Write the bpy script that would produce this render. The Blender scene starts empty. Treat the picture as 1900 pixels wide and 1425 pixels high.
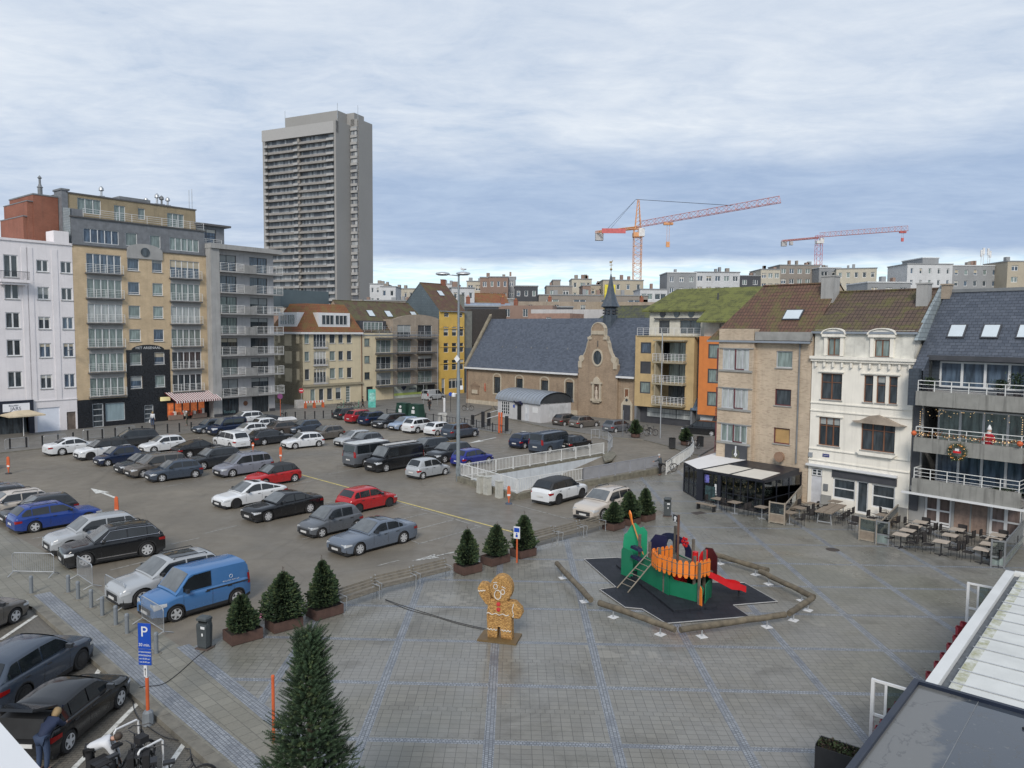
import bpy, bmesh, random
from math import *
from mathutils import Vector, Matrix
random.seed(7)
SC=bpy.context.scene; COL=SC.collection
# ---------------------------------------------------------------- camera (phone on a fourth floor)
CF=1400.; CH=11.7; CP=radians(4.06); CR=0.008
def ray(px,py):
    x=px-950; y=py-712.5
    xr=x*cos(CR)+y*sin(CR); yr=-x*sin(CR)+y*cos(CR)
    a,c=xr/CF,-yr/CF
    return Vector((a, cos(CP)+sin(CP)*c, -sin(CP)+cos(CP)*c))
def G(px,py,z=0.):
    d=ray(px,py); t=(z-CH)/d.z; return Vector((d.x*t,d.y*t,z))
def HZ(px,py,p):
    d=ray(px,py); return CH+d.z*p.y/d.y
cd=bpy.data.cameras.new('camera'); cam=bpy.data.objects.new('camera',cd); COL.objects.link(cam)
cam.location=(0,0,CH)
fw=Vector((0,cos(CP),-sin(CP))); up0=Vector((0,sin(CP),cos(CP))); rt0=Vector((1,0,0))
rt=rt0*cos(CR)-up0*sin(CR)*-1; up=up0*cos(CR)-rt0*sin(CR)
# image y is down: rolled axes
rt=rt0*cos(CR)+up0*sin(CR); up=up0*cos(CR)-rt0*sin(CR)
cam.matrix_world=Matrix(((rt.x,up.x,-fw.x,0),(rt.y,up.y,-fw.y,0),(rt.z,up.z,-fw.z,CH),(0,0,0,1)))
cd.sensor_width=36; cd.lens=36*CF/1900; cd.clip_end=6000; cd.clip_start=.2
SC.camera=cam
# ---------------------------------------------------------------- node helpers
MATS={}
class NT:
    def __init__(s,m):
        m.use_nodes=True; s.t=m.node_tree; s.t.nodes.clear()
    def n(s,ty,ins={},**kw):
        nd=s.t.nodes.new(ty)
        for k,v in kw.items(): setattr(nd,k,v)
        for k,v in ins.items():
            if isinstance(v,bpy.types.NodeSocket): s.t.links.new(v,nd.inputs[k])
            else: nd.inputs[k].default_value=v
        return nd
    def m(s,op,a,b=0.,c=0.):
        return s.n('ShaderNodeMath',{0:a,1:b,2:c},operation=op).outputs[0]
    def mix(s,f,a,b,bt='MIX'):
        nd=s.n('ShaderNodeMix',{},data_type='RGBA',blend_type=bt)
        for i,v in ((0,f),(6,a),(7,b)):
            if isinstance(v,bpy.types.NodeSocket): s.t.links.new(v,nd.inputs[i])
            else: nd.inputs[i].default_value=v if i==0 else c4(v)
        return nd.outputs[2]
    def noise(s,vec,sc,det=4,ro=.55,dist=0):
        return s.n('ShaderNodeTexNoise',{'Vector':vec,'Scale':sc,'Detail':det,'Roughness':ro,'Distortion':dist}).outputs['Fac']
    def ramp(s,f,lo,hi,a=0.,b=1.):
        return s.n('ShaderNodeMapRange',{0:f,1:lo,2:hi,3:a,4:b},clamp=True).outputs[0]
    def map(s,vec,loc=(0,0,0),rot=(0,0,0),sc=(1,1,1)):
        return s.n('ShaderNodeMapping',{0:vec,1:loc,2:rot,3:sc}).outputs[0]
    def bsdf(s,col,rough,metal=0.,bump=None,bs=.3,bd=.02,spec=.5,coat=0.,alpha=None,emis=None,es=0):
        ins={'Base Color':col if isinstance(col,bpy.types.NodeSocket) else c4(col),'Roughness':rough,'Metallic':metal,'Specular IOR Level':spec,'Coat Weight':coat}
        if alpha is not None: ins['Alpha']=alpha
        if emis: ins['Emission Color']=c4(emis); ins['Emission Strength']=es
        if bump is not None:
            ins['Normal']=s.n('ShaderNodeBump',{'Height':bump,'Strength':bs,'Distance':bd}).outputs[0]
        b=s.n('ShaderNodeBsdfPrincipled',ins)
        s.n('ShaderNodeOutputMaterial',{0:b.outputs[0]}); return b
def c4(c): return tuple(c)+(1.,) if len(c)==3 else tuple(c)
def new_mat(name):
    m=bpy.data.materials.new(name); MATS[name]=m; return m,NT(m)
def objc(t): return t.n('ShaderNodeTexCoord').outputs['Object']
def geoc(t): return t.n('ShaderNodeNewGeometry').outputs['Position']
def mat(name,col,rough=.65,metal=0.,var=.18,sc=1.5,bump=0.,streak=0.,coat=0.,spec=.5,es=0.,pervar=0.):
    if name in MATS: return MATS[name]
    m,t=new_mat(name); v=objc(t)
    n=t.noise(v,sc,5,.6); c=t.mix(t.ramp(n,.3,.7),[x*(1-var) for x in col],[min(1,x*(1+var)) for x in col])
    if streak:
        st=t.noise(t.map(v,sc=(1.6,1.6,.13)),2.2,6,.65)
        c=t.mix(t.ramp(st,.5,.75,0,streak),c,[x*.35 for x in col])
    if pervar:
        oi=t.n('ShaderNodeObjectInfo').outputs['Random']
        c=t.mix(t.m('MULTIPLY',oi,pervar),c,[x*.3 for x in col])
    r=t.ramp(n,.3,.7,max(0,rough-.08),min(1,rough+.08))
    kw={}
    if bump: kw=dict(bump=t.noise(v,sc*9,4),bs=bump)
    if es: kw.update(emis=col,es=es)
    t.bsdf(c,r,metal,coat=coat,spec=spec,**kw); return m
def mat_brick(name,c1,c2,mo,bw=.22,bh=.065,ms=.008,rough=.85,axis='xz',streak=.35,var=.25,bump=.4):
    if name in MATS: return MATS[name]
    m,t=new_mat(name); v=objc(t)
    s=t.n('ShaderNodeSeparateXYZ',{0:v}); x,y,z=s.outputs
    if axis=='xz': vv=t.n('ShaderNodeCombineXYZ',{0:t.m('ADD',x,y),1:z}).outputs[0]
    elif axis=='roof': vv=t.n('ShaderNodeCombineXYZ',{0:x,1:t.m('MULTIPLY',z,1.35)}).outputs[0]
    elif axis=='roofy': vv=t.n('ShaderNodeCombineXYZ',{0:y,1:t.m('MULTIPLY',z,1.35)}).outputs[0]
    else: vv=v
    b=t.n('ShaderNodeTexBrick',{'Vector':vv,'Color1':c4(c1),'Color2':c4(c2),'Mortar':c4(mo),'Scale':1.,'Mortar Size':ms,'Mortar Smooth':.2,'Bias':0.,'Brick Width':bw,'Row Height':bh})
    n=t.noise(v,.7,6,.6); c=t.mix(t.ramp(n,.3,.7,0,var*2),b.outputs[0],[a*.45 for a in c1])
    if streak:
        st=t.noise(t.map(v,sc=(1.3,1.3,.12)),1.8,6,.65)
        c=t.mix(t.ramp(st,.52,.78,0,streak),c,(.03,.03,.028))
    t.bsdf(c,rough,bump=t.m('SUBTRACT',1.,b.outputs['Fac']),bs=bump,bd=.01); return m
def mat_glass(name,col,rough=.06,var=.5,spec=.6):
    if name in MATS: return MATS[name]
    m,t=new_mat(name); v=objc(t)
    n=t.noise(t.map(v,sc=(3,3,.5)),1.4,3); oi=t.n('ShaderNodeObjectInfo').outputs['Random']
    c=t.mix(t.ramp(n,.35,.65),[x*(1-var) for x in col],[min(1,x*(1+var)) for x in col])
    c=t.mix(t.m('MULTIPLY',oi,.5),c,[x*.4 for x in col])
    t.bsdf(c,rough,spec=spec); return m
# ---------------------------------------------------------------- mesh helpers
class MB:
    """collects faces for ONE mesh object; self.x = transform applied to what is added next"""
    def __init__(s): s.v=[];s.f=[];s.mi=[];s.x=None;s.m=0
    def add(s,vs,fs,m=None):
        o=len(s.v)
        if s.x is not None: vs=[s.x@Vector(a) for a in vs]
        s.v+=[tuple(a) for a in vs]; s.f+=[tuple(i+o for i in f) for f in fs]; s.mi+=[s.m if m is None else m]*len(fs); return s
    def poly(s,pts,m=None): return s.add(pts,[tuple(range(len(pts)))],m)
    def box(s,a,b,m=None):
        x0,y0,z0=a;x1,y1,z1=b
        return s.add([(x0,y0,z0),(x1,y0,z0),(x1,y1,z0),(x0,y1,z0),(x0,y0,z1),(x1,y0,z1),(x1,y1,z1),(x0,y1,z1)],
          [(0,3,2,1),(4,5,6,7),(0,1,5,4),(1,2,6,5),(2,3,7,6),(3,0,4,7)],m)
    def cb(s,c,d,m=None): return s.box([c[i]-d[i]/2 for i in range(3)],[c[i]+d[i]/2 for i in range(3)],m)
    def tube(s,pts,r,n=8,m=None,cap=True):
        pts=[Vector(p) for p in pts]; k=len(pts); rs=r if isinstance(r,(list,tuple)) else [r]*k
        vs=[];fs=[]
        for i,p in enumerate(pts):
            d=(pts[min(i+1,k-1)]-pts[max(i-1,0)]).normalized()
            u=d.cross(Vector((0,0,1))); u=Vector((1,0,0)) if u.length<1e-3 else u.normalized(); w=d.cross(u)
            vs+=[p+(u*cos(2*pi*j/n)+w*sin(2*pi*j/n))*rs[i] for j in range(n)]
        for i in range(k-1):
            for j in range(n): a=i*n+j;b=i*n+(j+1)%n; fs.append((a,b,b+n,a+n))
        if cap: fs+=[tuple(range(n))[::-1],tuple((k-1)*n+j for j in range(n))]
        return s.add(vs,fs,m)
    def lathe(s,prof,n=16,m=None,c=(0,0,0),ax='z',cap=True):
        vs=[];fs=[];k=len(prof)
        for r,z in prof:
            for j in range(n):
                a=2*pi*j/n; p=(r*cos(a),r*sin(a),z)
                if ax=='y': p=(p[0],z,p[1])
                if ax=='x': p=(z,p[0],p[1])
                vs.append((p[0]+c[0],p[1]+c[1],p[2]+c[2]))
        for i in range(k-1):
            for j in range(n): a=i*n+j;b=i*n+(j+1)%n; fs.append((a,b,b+n,a+n))
        if cap and prof[0][0]>1e-4: fs.append(tuple(range(n))[::-1])
        if cap and prof[-1][0]>1e-4: fs.append(tuple((k-1)*n+j for j in range(n)))
        return s.add(vs,fs,m)
    def prism(s,poly,a,b,ax='y',m=None):
        """2D polygon (p,q) extruded along ax from a to b: y -> (p,*,q); z -> (p,q,*); x -> (*,p,q)"""
        f={'y':lambda p,q,t:(p,t,q),'z':lambda p,q,t:(p,q,t),'x':lambda p,q,t:(t,p,q)}[ax]; n=len(poly)
        return s.add([f(p,q,a) for p,q in poly]+[f(p,q,b) for p,q in poly],
          [tuple(range(n)),tuple(range(n,2*n))[::-1]]+[(i,(i+1)%n,(i+1)%n+n,i+n) for i in range(n)],m)
    def grid(s,rows,m=None,close=False):
        k=len(rows);n=len(rows[0]); fs=[]
        for i in range(k-1):
            for j in range(n if close else n-1): a=i*n+j;b=i*n+(j+1)%n; fs.append((a,b,b+n,a+n))
        return s.add([p for r in rows for p in r],fs,m)
    def mesh(s,name,mats,smooth=False,fix=True):
        me=bpy.data.meshes.new(name); me.from_pydata(s.v,[],s.f)
        for a in (mats if isinstance(mats,(list,tuple)) else [mats]): me.materials.append(a)
        me.polygons.foreach_set('material_index',s.mi)
        if fix:
            bm=bmesh.new(); bm.from_mesh(me); bmesh.ops.recalc_face_normals(bm,faces=bm.faces); bm.to_mesh(me); bm.free()
        if smooth:
            me.polygons.foreach_set('use_smooth',[True]*len(me.polygons)); 
            if smooth!=True: me.set_sharp_from_angle(angle=radians(smooth))
        me.update(); return me
    def build(s,name,mats,parent=None,smooth=False,fix=True):
        return link(bpy.data.objects.new(name,s.mesh(name,mats,smooth,fix)),parent)
def link(o,parent=None):
    COL.objects.link(o)
    if parent: o.parent=parent
    return o
def tag(o,label=None,cat=None,group=None,kind=None):
    if label:o['label']=label
    if cat:o['category']=cat
    if group:o['group']=group
    if kind:o['kind']=kind
    return o
def thing(name,label,cat,loc=(0,0,0),rz=0.,group=None):
    o=bpy.data.objects.new(name,None); o.empty_display_size=.3; COL.objects.link(o)
    o.location=loc; o.rotation_euler=(0,0,rz); return tag(o,label,cat,group)
def dup(root,loc,rz=0.,label=None,group=None,sc=None):
    kids={}
    for o in PARTS_OF(root): kids.setdefault(o.parent,[]).append(o)
    r=root.copy(); COL.objects.link(r); r.location=loc; r.rotation_euler=(0,0,rz)
    if sc: r.scale=sc
    if label:r['label']=label
    if group:r['group']=group
    for ch in kids.get(root,[]):
        c=ch.copy(); COL.objects.link(c); c.parent=r
        for g in kids.get(ch,[]):
            d=g.copy(); COL.objects.link(d); d.parent=c
    return r
def PARTS_OF(root):
    out=[]
    for c in root.children: out.append(c); out+=list(c.children)
    return out
def one(name,mb,mats,label,cat,loc=(0,0,0),rz=0,group=None,smooth=False):
    o=mb.build(name,mats,None,smooth); o.location=loc; o.rotation_euler=(0,0,rz); return tag(o,label,cat,group)
def text_mesh(txt,size,mat_,name,parent,loc,rot=(pi/2,0,0),align='CENTER',ext=.004,sx=1.):
    cu=bpy.data.curves.new(name,'FONT'); cu.body=txt; cu.size=size; cu.align_x=align; cu.align_y='CENTER'; cu.extrude=ext
    o=bpy.data.objects.new(name,cu); COL.objects.link(o)
    dg=bpy.context.evaluated_depsgraph_get(); me=bpy.data.meshes.new_from_object(o.evaluated_get(dg))
    bpy.data.objects.remove(o); me.materials.clear(); me.materials.append(mat_)
    r=link(bpy.data.objects.new(name,me),parent); r.location=loc; r.rotation_euler=rot; r.scale=(sx,1,1); return r
def fill_sheet(name,outer,holes,z,m):
    """flat ground sheet with holes"""
    bm=bmesh.new()
    for lp in [outer]+holes:
        vs=[bm.verts.new((p[0],p[1],z)) for p in lp]
        for i in range(len(vs)): bm.edges.new((vs[i],vs[(i+1)%len(vs)]))
    bmesh.ops.triangle_fill(bm,edges=bm.edges[:],use_beauty=True)
    bmesh.ops.recalc_face_normals(bm,faces=bm.faces)
    for f in bm.faces:
        if f.normal.z<0: f.normal_flip()
    me=bpy.data.meshes.new(name); bm.to_mesh(me); bm.free(); me.materials.append(m)
    return tag(link(bpy.data.objects.new(name,me)),kind='structure')
class Frame:
    """vertical plane through two ground points: local x along, y inward, z up"""
    def __init__(s,a,b=None,ang=None):
        s.o=G(*a) if len(a)==2 else Vector(a)
        s.a=ang if ang is not None else atan2(G(*b).y-s.o.y,G(*b).x-s.o.x)
        s.M=Matrix.Translation((s.o.x,s.o.y,0))@Matrix.Rotation(s.a,4,'Z'); s.I=s.M.inverted()
    def uz(s,px,py,inw=0.):
        d=s.I.to_3x3()@ray(px,py); c=s.I@Vector((0,0,CH)); t=(inw-c.y)/d.y; p=c+d*t; return p.x,p.z
    def L(s,p): return s.I@Vector((p[0],p[1],p[2] if len(p)>2 else 0))
    def W(s,x,y,z=0): return s.M@Vector((x,y,z))
    def g(s,px,py,z=0): return s.L(G(px,py,z))
# ---------------------------------------------------------------- world: broken winter overcast
w=bpy.data.worlds.new('World'); SC.world=w; w.use_nodes=True
t=NT(w)
SUNE,SUNA=radians(36),radians(188)    # sun height and compass angle
sky=t.n('ShaderNodeTexSky',sky_type='NISHITA',sun_disc=False,sun_elevation=SUNE,sun_rotation=SUNA,air_density=1.2,dust_density=1.5)
tc=t.n('ShaderNodeTexCoord').outputs['Generated']
s=t.n('ShaderNodeSeparateXYZ',{0:tc}); zz=t.m('MAXIMUM',s.outputs[2],.0)
zd=t.m('ADD',zz,.09)
pl=t.n('ShaderNodeCombineXYZ',{0:t.m('DIVIDE',s.outputs[0],zd),1:t.m('DIVIDE',s.outputs[1],zd),2:0.}).outputs[0]
big=t.noise(t.map(pl,rot=(0,0,.35),sc=(.75,.9,1)),.8,7,.58,.8)
fine=t.noise(t.map(pl,rot=(0,0,.2),sc=(.9,1.3,1)),2.6,8,.62,.9)
fin2=t.noise(t.map(pl,rot=(0,0,-.15),sc=(.9,1.6,1)),9.,6,.65,.5)
cl=t.m('ADD',t.m('ADD',t.m('MULTIPLY',big,.50),t.m('MULTIPLY',fine,.34)),t.m('MULTIPLY',fin2,.16))
azw=t.noise(t.map(tc,sc=(2.2,2.2,6)),1.6,5,.6,.3)
ez=t.m('ADD',zz,t.m('MULTIPLY',t.m('SUBTRACT',azw,.5),.10))
ezs=t.m('ADD',zz,t.m('MULTIPLY',t.m('SUBTRACT',azw,.5),.035))
# bands by elevation: bright gap near the horizon, a blue grey cloud bank above it, pale ragged sheets higher up
dark=t.m('MULTIPLY',t.m('MULTIPLY',t.ramp(ezs,.086,.098),t.ramp(ez,.245,.195)),t.ramp(s.outputs[0],-.42,-.14,.30,1.))
light=t.mix(t.ramp(cl,.38,.64),(.345,.41,.51),(.545,.58,.62))
higher=t.mix(t.ramp(zz,.25,.62),light,t.mix(t.ramp(cl,.34,.68),(.30,.36,.455),(.43,.475,.55)))
bank=t.mix(t.ramp(cl,.40,.66),(.235,.31,.44),(.33,.405,.52))
gap=t.mix(t.ramp(fine,.35,.6),(.45,.62,.74),(.62,.71,.73))
base=t.mix(t.ramp(ezs,.07,.10),gap,higher)
cc=t.mix(dark,base,bank)
blue=t.n('ShaderNodeVectorMath',{0:sky.outputs[0],1:(.08,.08,.08)},operation='MULTIPLY').outputs[0]
cc=t.mix(t.ramp(cl,.26,.44,.7,1.),blue,cc)
bg=t.n('ShaderNodeBackground',{0:cc,1:1.55}); t.n('ShaderNodeOutputWorld',{0:bg.outputs[0]})
sd=bpy.data.lights.new('sun','SUN'); sd.energy=2.7; sd.angle=radians(18); sd.color=(1,.93,.84)
so=link(bpy.data.objects.new('sun',sd)); 
sdir=Vector((sin(SUNA)*cos(SUNE),cos(SUNA)*cos(SUNE),sin(SUNE)))
so.rotation_euler=sdir.to_track_quat('Z','Y').to_euler()
SC.view_settings.view_transform='Standard'; SC.view_settings.look='None'; SC.view_settings.exposure=0
SC.cycles.max_bounces=5; SC.cycles.diffuse_bounces=3; SC.cycles.glossy_bounces=3; SC.cycles.transparent_max_bounces=8
# ---------------------------------------------------------------- ground materials
def asphalt(name,base,rough=.75,dark=.5):
    m,t=new_mat(name); v=geoc(t)
    a=t.noise(v,.12,6,.6,.4); b=t.noise(v,1.1,5,.6); f=t.noise(v,26,3,.7)
    st=t.noise(t.map(v,rot=(0,0,-.84),sc=(1,.12,1)),.55,6,.6,.5)
    c=t.mix(t.ramp(a,.35,.66),[x*.72 for x in base],[x*1.18 for x in base])
    c=t.mix(t.ramp(b,.4,.75,0,.45),c,[x*.55 for x in base])
    c=t.mix(t.ramp(st,.52,.72,0,dark),c,[x*.5 for x in base])
    c=t.mix(t.ramp(f,.35,.75,0,.35),c,[x*1.7 for x in base])
    cr=t.n('ShaderNodeTexVoronoi',{'Vector':t.map(v,rot=(0,0,.3)),'Scale':.16},feature='DISTANCE_TO_EDGE').outputs['Distance']
    c=t.mix(t.m('MULTIPLY',t.ramp(cr,.0,.012,1,0),.22),c,[x*.3 for x in base])
    t.bsdf(c,t.ramp(t.m('ADD',t.m('MULTIPLY',a,.6),t.m('MULTIPLY',b,.4)),.35,.60,rough-.38,rough),bump=f,bs=.35,bd=.01); return m
lotM=asphalt('asphalt_brown_grey',(.165,.146,.117))
roadM=asphalt('asphalt_base',(.085,.080,.072))
def cobbles(t,v,sx=.1,sy=.1,off=.5):
    b=t.n('ShaderNodeTexBrick',{'Vector':v,'Color1':(.275,.292,.312,1),'Color2':(.175,.19,.21,1),'Mortar':(.062,.068,.076,1),'Scale':1.,'Mortar Size':.009,'Mortar Smooth':.3,'Bias':-.1,'Brick Width':sx,'Row Height':sy},offset=off)
    return b
# the square: small concrete slabs inside a grid of blue stone setts
GRX,GRY,GRA=-.56,24.16,radians(-1.9); SX,SY=3.62,3.47
m,t=new_mat('plaza_paving'); v0=geoc(t)
v=t.map(v0,loc=(-GRX,-GRY,0)); v=t.map(v,rot=(0,0,-GRA))
s=t.n('ShaderNodeSeparateXYZ',{0:v}); X,Y=s.outputs[0],s.outputs[1]
X=t.m('ADD',X,t.m('MULTIPLY',Y,.03))
wob=t.m('MULTIPLY',t.m('SUBTRACT',t.noise(v0,.8,2),.5),.05)
fx=t.m('ABSOLUTE',t.m('SUBTRACT',t.m('FRACT',t.m('ADD',t.m('DIVIDE',t.m('ADD',X,wob),SX),100.5)),.5))
fy=t.m('ABSOLUTE',t.m('SUBTRACT',t.m('FRACT',t.m('ADD',t.m('DIVIDE',t.m('ADD',Y,wob),SY),100.5)),.5))
bx=t.m('LESS_THAN',fx,.155/SX); by=t.m('LESS_THAN',fy,.11/SY)
cv=t.n('ShaderNodeCombineXYZ',{0:X,1:Y}).outputs[0]
slab=t.n('ShaderNodeTexBrick',{'Vector':cv,'Color1':(.205,.196,.168,1),'Color2':(.165,.158,.137,1),'Mortar':(.07,.067,.057,1),'Scale':1.,'Mortar Size':.009,'Mortar Smooth':.4,'Bias':0.,'Brick Width':.302,'Row Height':.252},offset=.5,offset_frequency=7)
cx=cobbles(t,t.n('ShaderNodeCombineXYZ',{0:Y,1:X}).outputs[0],.095,.103); cy=cobbles(t,cv,.1,.11)
patch=t.noise(v0,.16,6,.62,.6); c=slab.outputs[0]
c=t.mix(t.ramp(patch,.42,.70,0,.8),c,(.225,.222,.212))
c=t.mix(t.m('MULTIPLY',t.ramp(t.noise(v0,.33,7,.66,1.2),.52,.70),.65),c,(.075,.070,.058))
fine=t.noise(v0,14,4,.7); c=t.mix(t.ramp(fine,.4,.8,0,.3),c,(.25,.25,.235))
c=t.mix(.55,c,t.mix(slab.outputs['Fac'],c,(.065,.065,.058)))
# pale replaced slabs
vo=t.n('ShaderNodeTexVoronoi',{'Vector':t.map(cv,sc=(1/.302,1/.252,1)),'Scale':1.,'Randomness':0.}).outputs['Color']
sv=t.n('ShaderNodeSeparateColor',{0:vo}).outputs[0]
rep=t.m('MULTIPLY',t.m('GREATER_THAN',t.noise(v0,.21,2,.5),.66),t.m('GREATER_THAN',sv,.45))
c=t.mix(t.m('MULTIPLY',rep,.42),c,(.30,.285,.25))
moss=t.ramp(t.noise(v0,.09,4,.6,.3),.5,.68,0,.35); c=t.mix(moss,c,(.12,.125,.085))
band=t.mix(by,c,t.mix(t.ramp(t.noise(v0,.7,5,.7),.5,.66,0,.75),cy.outputs[0],(.12,.13,.15)))
band=t.mix(bx,band,t.mix(t.ramp(t.noise(v0,.6,5,.7),.5,.66,0,.75),cx.outputs[0],(.11,.12,.14)))
hb=t.m('SUBTRACT',t.m('ADD',t.m('MULTIPLY',slab.outputs['Fac'],-.6),t.m('MULTIPLY',fine,.2)),t.m('MULTIPLY',t.m('MAXIMUM',bx,by),t.m('MAXIMUM',cx.outputs['Fac'],cy.outputs['Fac'])))
wet=t.noise(v0,.22,5,.6,.8)
t.bsdf(band,t.ramp(wet,.38,.62,.24,.60),bump=hb,bs=.45,bd=.01)
plazaM=m
def slabs(name,ang,w,h,c1,c2,mo):
    m,t=new_mat(name); v0=geoc(t); v=t.map(v0,rot=(0,0,ang))
    b=t.n('ShaderNodeTexBrick',{'Vector':v,'Color1':c4(c1),'Color2':c4(c2),'Mortar':c4(mo),'Scale':1.,'Mortar Size':.012,'Mortar Smooth':.3,'Bias':0.,'Brick Width':w,'Row Height':h})
    n=t.noise(v0,.3,6,.65,.6); c=t.mix(t.ramp(n,.35,.7,0,.5),b.outputs[0],[x*.55 for x in c1])
    c=t.mix(t.ramp(t.noise(v0,12,4,.7),.4,.8,0,.3),c,[x*1.5 for x in c1])
    t.bsdf(c,t.ramp(n,.35,.65,.45,.75),bump=t.m('SUBTRACT',1.,b.outputs['Fac']),bs=.3,bd=.01); return m
walkM=slabs('sidewalk_slabs',radians(45),.46,.44,(.215,.205,.168),(.175,.168,.138),(.08,.076,.063))
pavM=slabs('pavement_grey',radians(-50),.4,.3,(.18,.17,.155),(.145,.14,.125),(.06,.06,.055))
brickM=slabs('street_bricks',radians(0),.2,.1,(.155,.14,.115),(.12,.11,.09),(.045,.042,.036))
m,t=new_mat('sett_border'); v0=geoc(t); b=cobbles(t,t.map(v0,rot=(0,0,radians(45.5))),.11,.11)
n=t.noise(v0,.5,5,.7); c=t.mix(t.ramp(n,.45,.7,0,.6),b.outputs[0],(.11,.12,.14)); t.bsdf(c,t.ramp(n,.4,.6,.35,.65),bump=t.m('SUBTRACT',1.,b.outputs['Fac']),bs=.5,bd=.01); settM=m
kerbM=mat('kerb_stone',(.16,.15,.125),.8,var=.3,sc=2,bump=.3)
def mats_paint(name,col,wear):
    m,t=new_mat(name); v=geoc(t); n=t.noise(v,5,6,.7)
    b=t.n('ShaderNodeBsdfPrincipled',{'Base Color':c4(col),'Roughness':.6}); tr=t.n('ShaderNodeBsdfPrincipled',{'Base Color':(.10,.095,.085,1),'Roughness':.7})
    mx=t.n('ShaderNodeMixShader',{0:t.ramp(n,wear-.12,wear+.12),1:b.outputs[0],2:tr.outputs[0]}); t.n('ShaderNodeOutputMaterial',{0:mx.outputs[0]}); return m
whiteP=mats_paint('road_paint_white',(.62,.62,.58),.62); greyP=mats_paint('road_paint_faded',(.36,.355,.33),.54); yelP=mats_paint('road_paint_yellow',(.62,.50,.16),.62)
def W2(lst,z=0): return [tuple(G(*p,z)[:2]) for p in lst]
# ---------------------------------------------------------------- ground, lot, square
RA,RB,RC,RD=[G(*p) for p in ((851,892),(959,926),(1222,876),(1120,846))]
hole=[tuple(p[:2]) for p in (RA,RB,RC,RD)]
big_=[(-2500,-200),(2500,-200),(2500,4500),(-2500,4500)]
fill_sheet('ground',big_,[hole],-.14,roadM)
kA=G(23,990); kdir=Vector((cos(radians(-44)),sin(radians(-44)),0)); kperp=Vector((kdir.y,-kdir.x,0))   # kperp points towards the lower-left street
K1=G(60,1126); K2=G(398,1425); kd=(K2-K1).normalized(); KN=Vector((kd.y,-kd.x,0)); K0=K1-kd*.0; K3=K1+kd*45
# outline of everything at square level (street on the lower left is one kerb lower)
KL=K1-kd*3.6+Vector((-1.2,-.4,0))
fill_sheet('parking_lot',[(-260,260),(-260,60),(-60,30),(-24,27.6),tuple(KL[:2]),tuple((K1)[:2]),tuple(K3[:2]),(60,-30),(260,-30),(260,260)],[hole],0,lotM)
B1=G(345,1203); B2=G(500,1330); bd_=(B2-B1).normalized(); B3=B1+bd_*34
plz=[tuple(B1[:2])]+W2([(640,1112),(880,1043),(1125,982),(1238,952),(1150,924),(1105,897)])+[tuple((RC+Vector((.5,-.9,0)))[:2])]+W2([(1262,872),(1300,842),(1325,833)])+[(60,90),(60,-25),tuple(B3[:2])]
fill_sheet('plaza',plz,[],.006,plazaM)
S1=K1-kd*6.2+Vector((-.5,.2,0))
walk=W2([(-40,958),(23,991),(86,1026),(141,1063),(262,1150),(335,1200)])+[tuple(B1[:2]),tuple(B3[:2]),tuple((K3+Vector((0,0,0)))[:2]),tuple(K1[:2]),tuple(KL[:2]),(-24,27.7),(-30,28.5),(-31,36)]
fill_sheet('sidewalk',walk,[],.004,walkM)
def strip(name,p,q,w,z,m,kind='structure',mb=None):
    p,q=Vector(p),Vector(q); d=(q-p); d.z=0; d.normalize(); n=Vector((-d.y,d.x,0))*w/2
    own=mb is None; mb=mb or MB()
    mb.poly([(*(p-n)[:2],z),(*(q-n)[:2],z),(*(q+n)[:2],z),(*(p+n)[:2],z)])
    if own: return tag(mb.build(name,m,None,fix=False),kind=kind)
strip('sett_strip',B1-bd_*.3,B3,.46,.010,settM)
strip('sett_strip',K1-KN*.75-kd*1.5,K3-KN*.75,.62,.010,settM)
mb=MB()
for i in range(40):
    p=K1+kd*(i*1.0); q=K1+kd*(i*1.0+.985)
    mb.add([(*(p+KN*.02)[:2],-.14),(*(q+KN*.02)[:2],-.14),(*(q-KN*.36)[:2],-.14),(*(p-KN*.36)[:2],-.14),(*(p+KN*.0)[:2],.014),(*(q+KN*.0)[:2],.014),(*(q-KN*.36)[:2],.014),(*(p-KN*.36)[:2],.014)],[(0,1,2,3),(4,5,6,7),(0,1,5,4),(1,2,6,5),(2,3,7,6),(3,0,4,7)])
p=K1; q=KL; mb.box((min(p.x,q.x)-9,p.y-.1,-.14),(p.x-.25,p.y+.28,.012))
tag(mb.build('kerb',kerbM),kind='structure')
# lower street surface
fill_sheet('street',[(-60,30.0),(-24,27.5),tuple((K1+KN*.05)[:2]),tuple((K3+KN*.05)[:2]),(12,-30),(-60,-30)],[],-.132,brickM)
for i,(a,b) in enumerate([((0,1187),(67,1142)),((137,1425),(259,1301)),((172,1262),(186,1240)),((310,1425),(345,1375)),((0,1345),(40,1325))]):
    strip('road_marking',G(*a,-.12),G(*b,-.12),.16,-.122,whiteP if i else whiteP)
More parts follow.
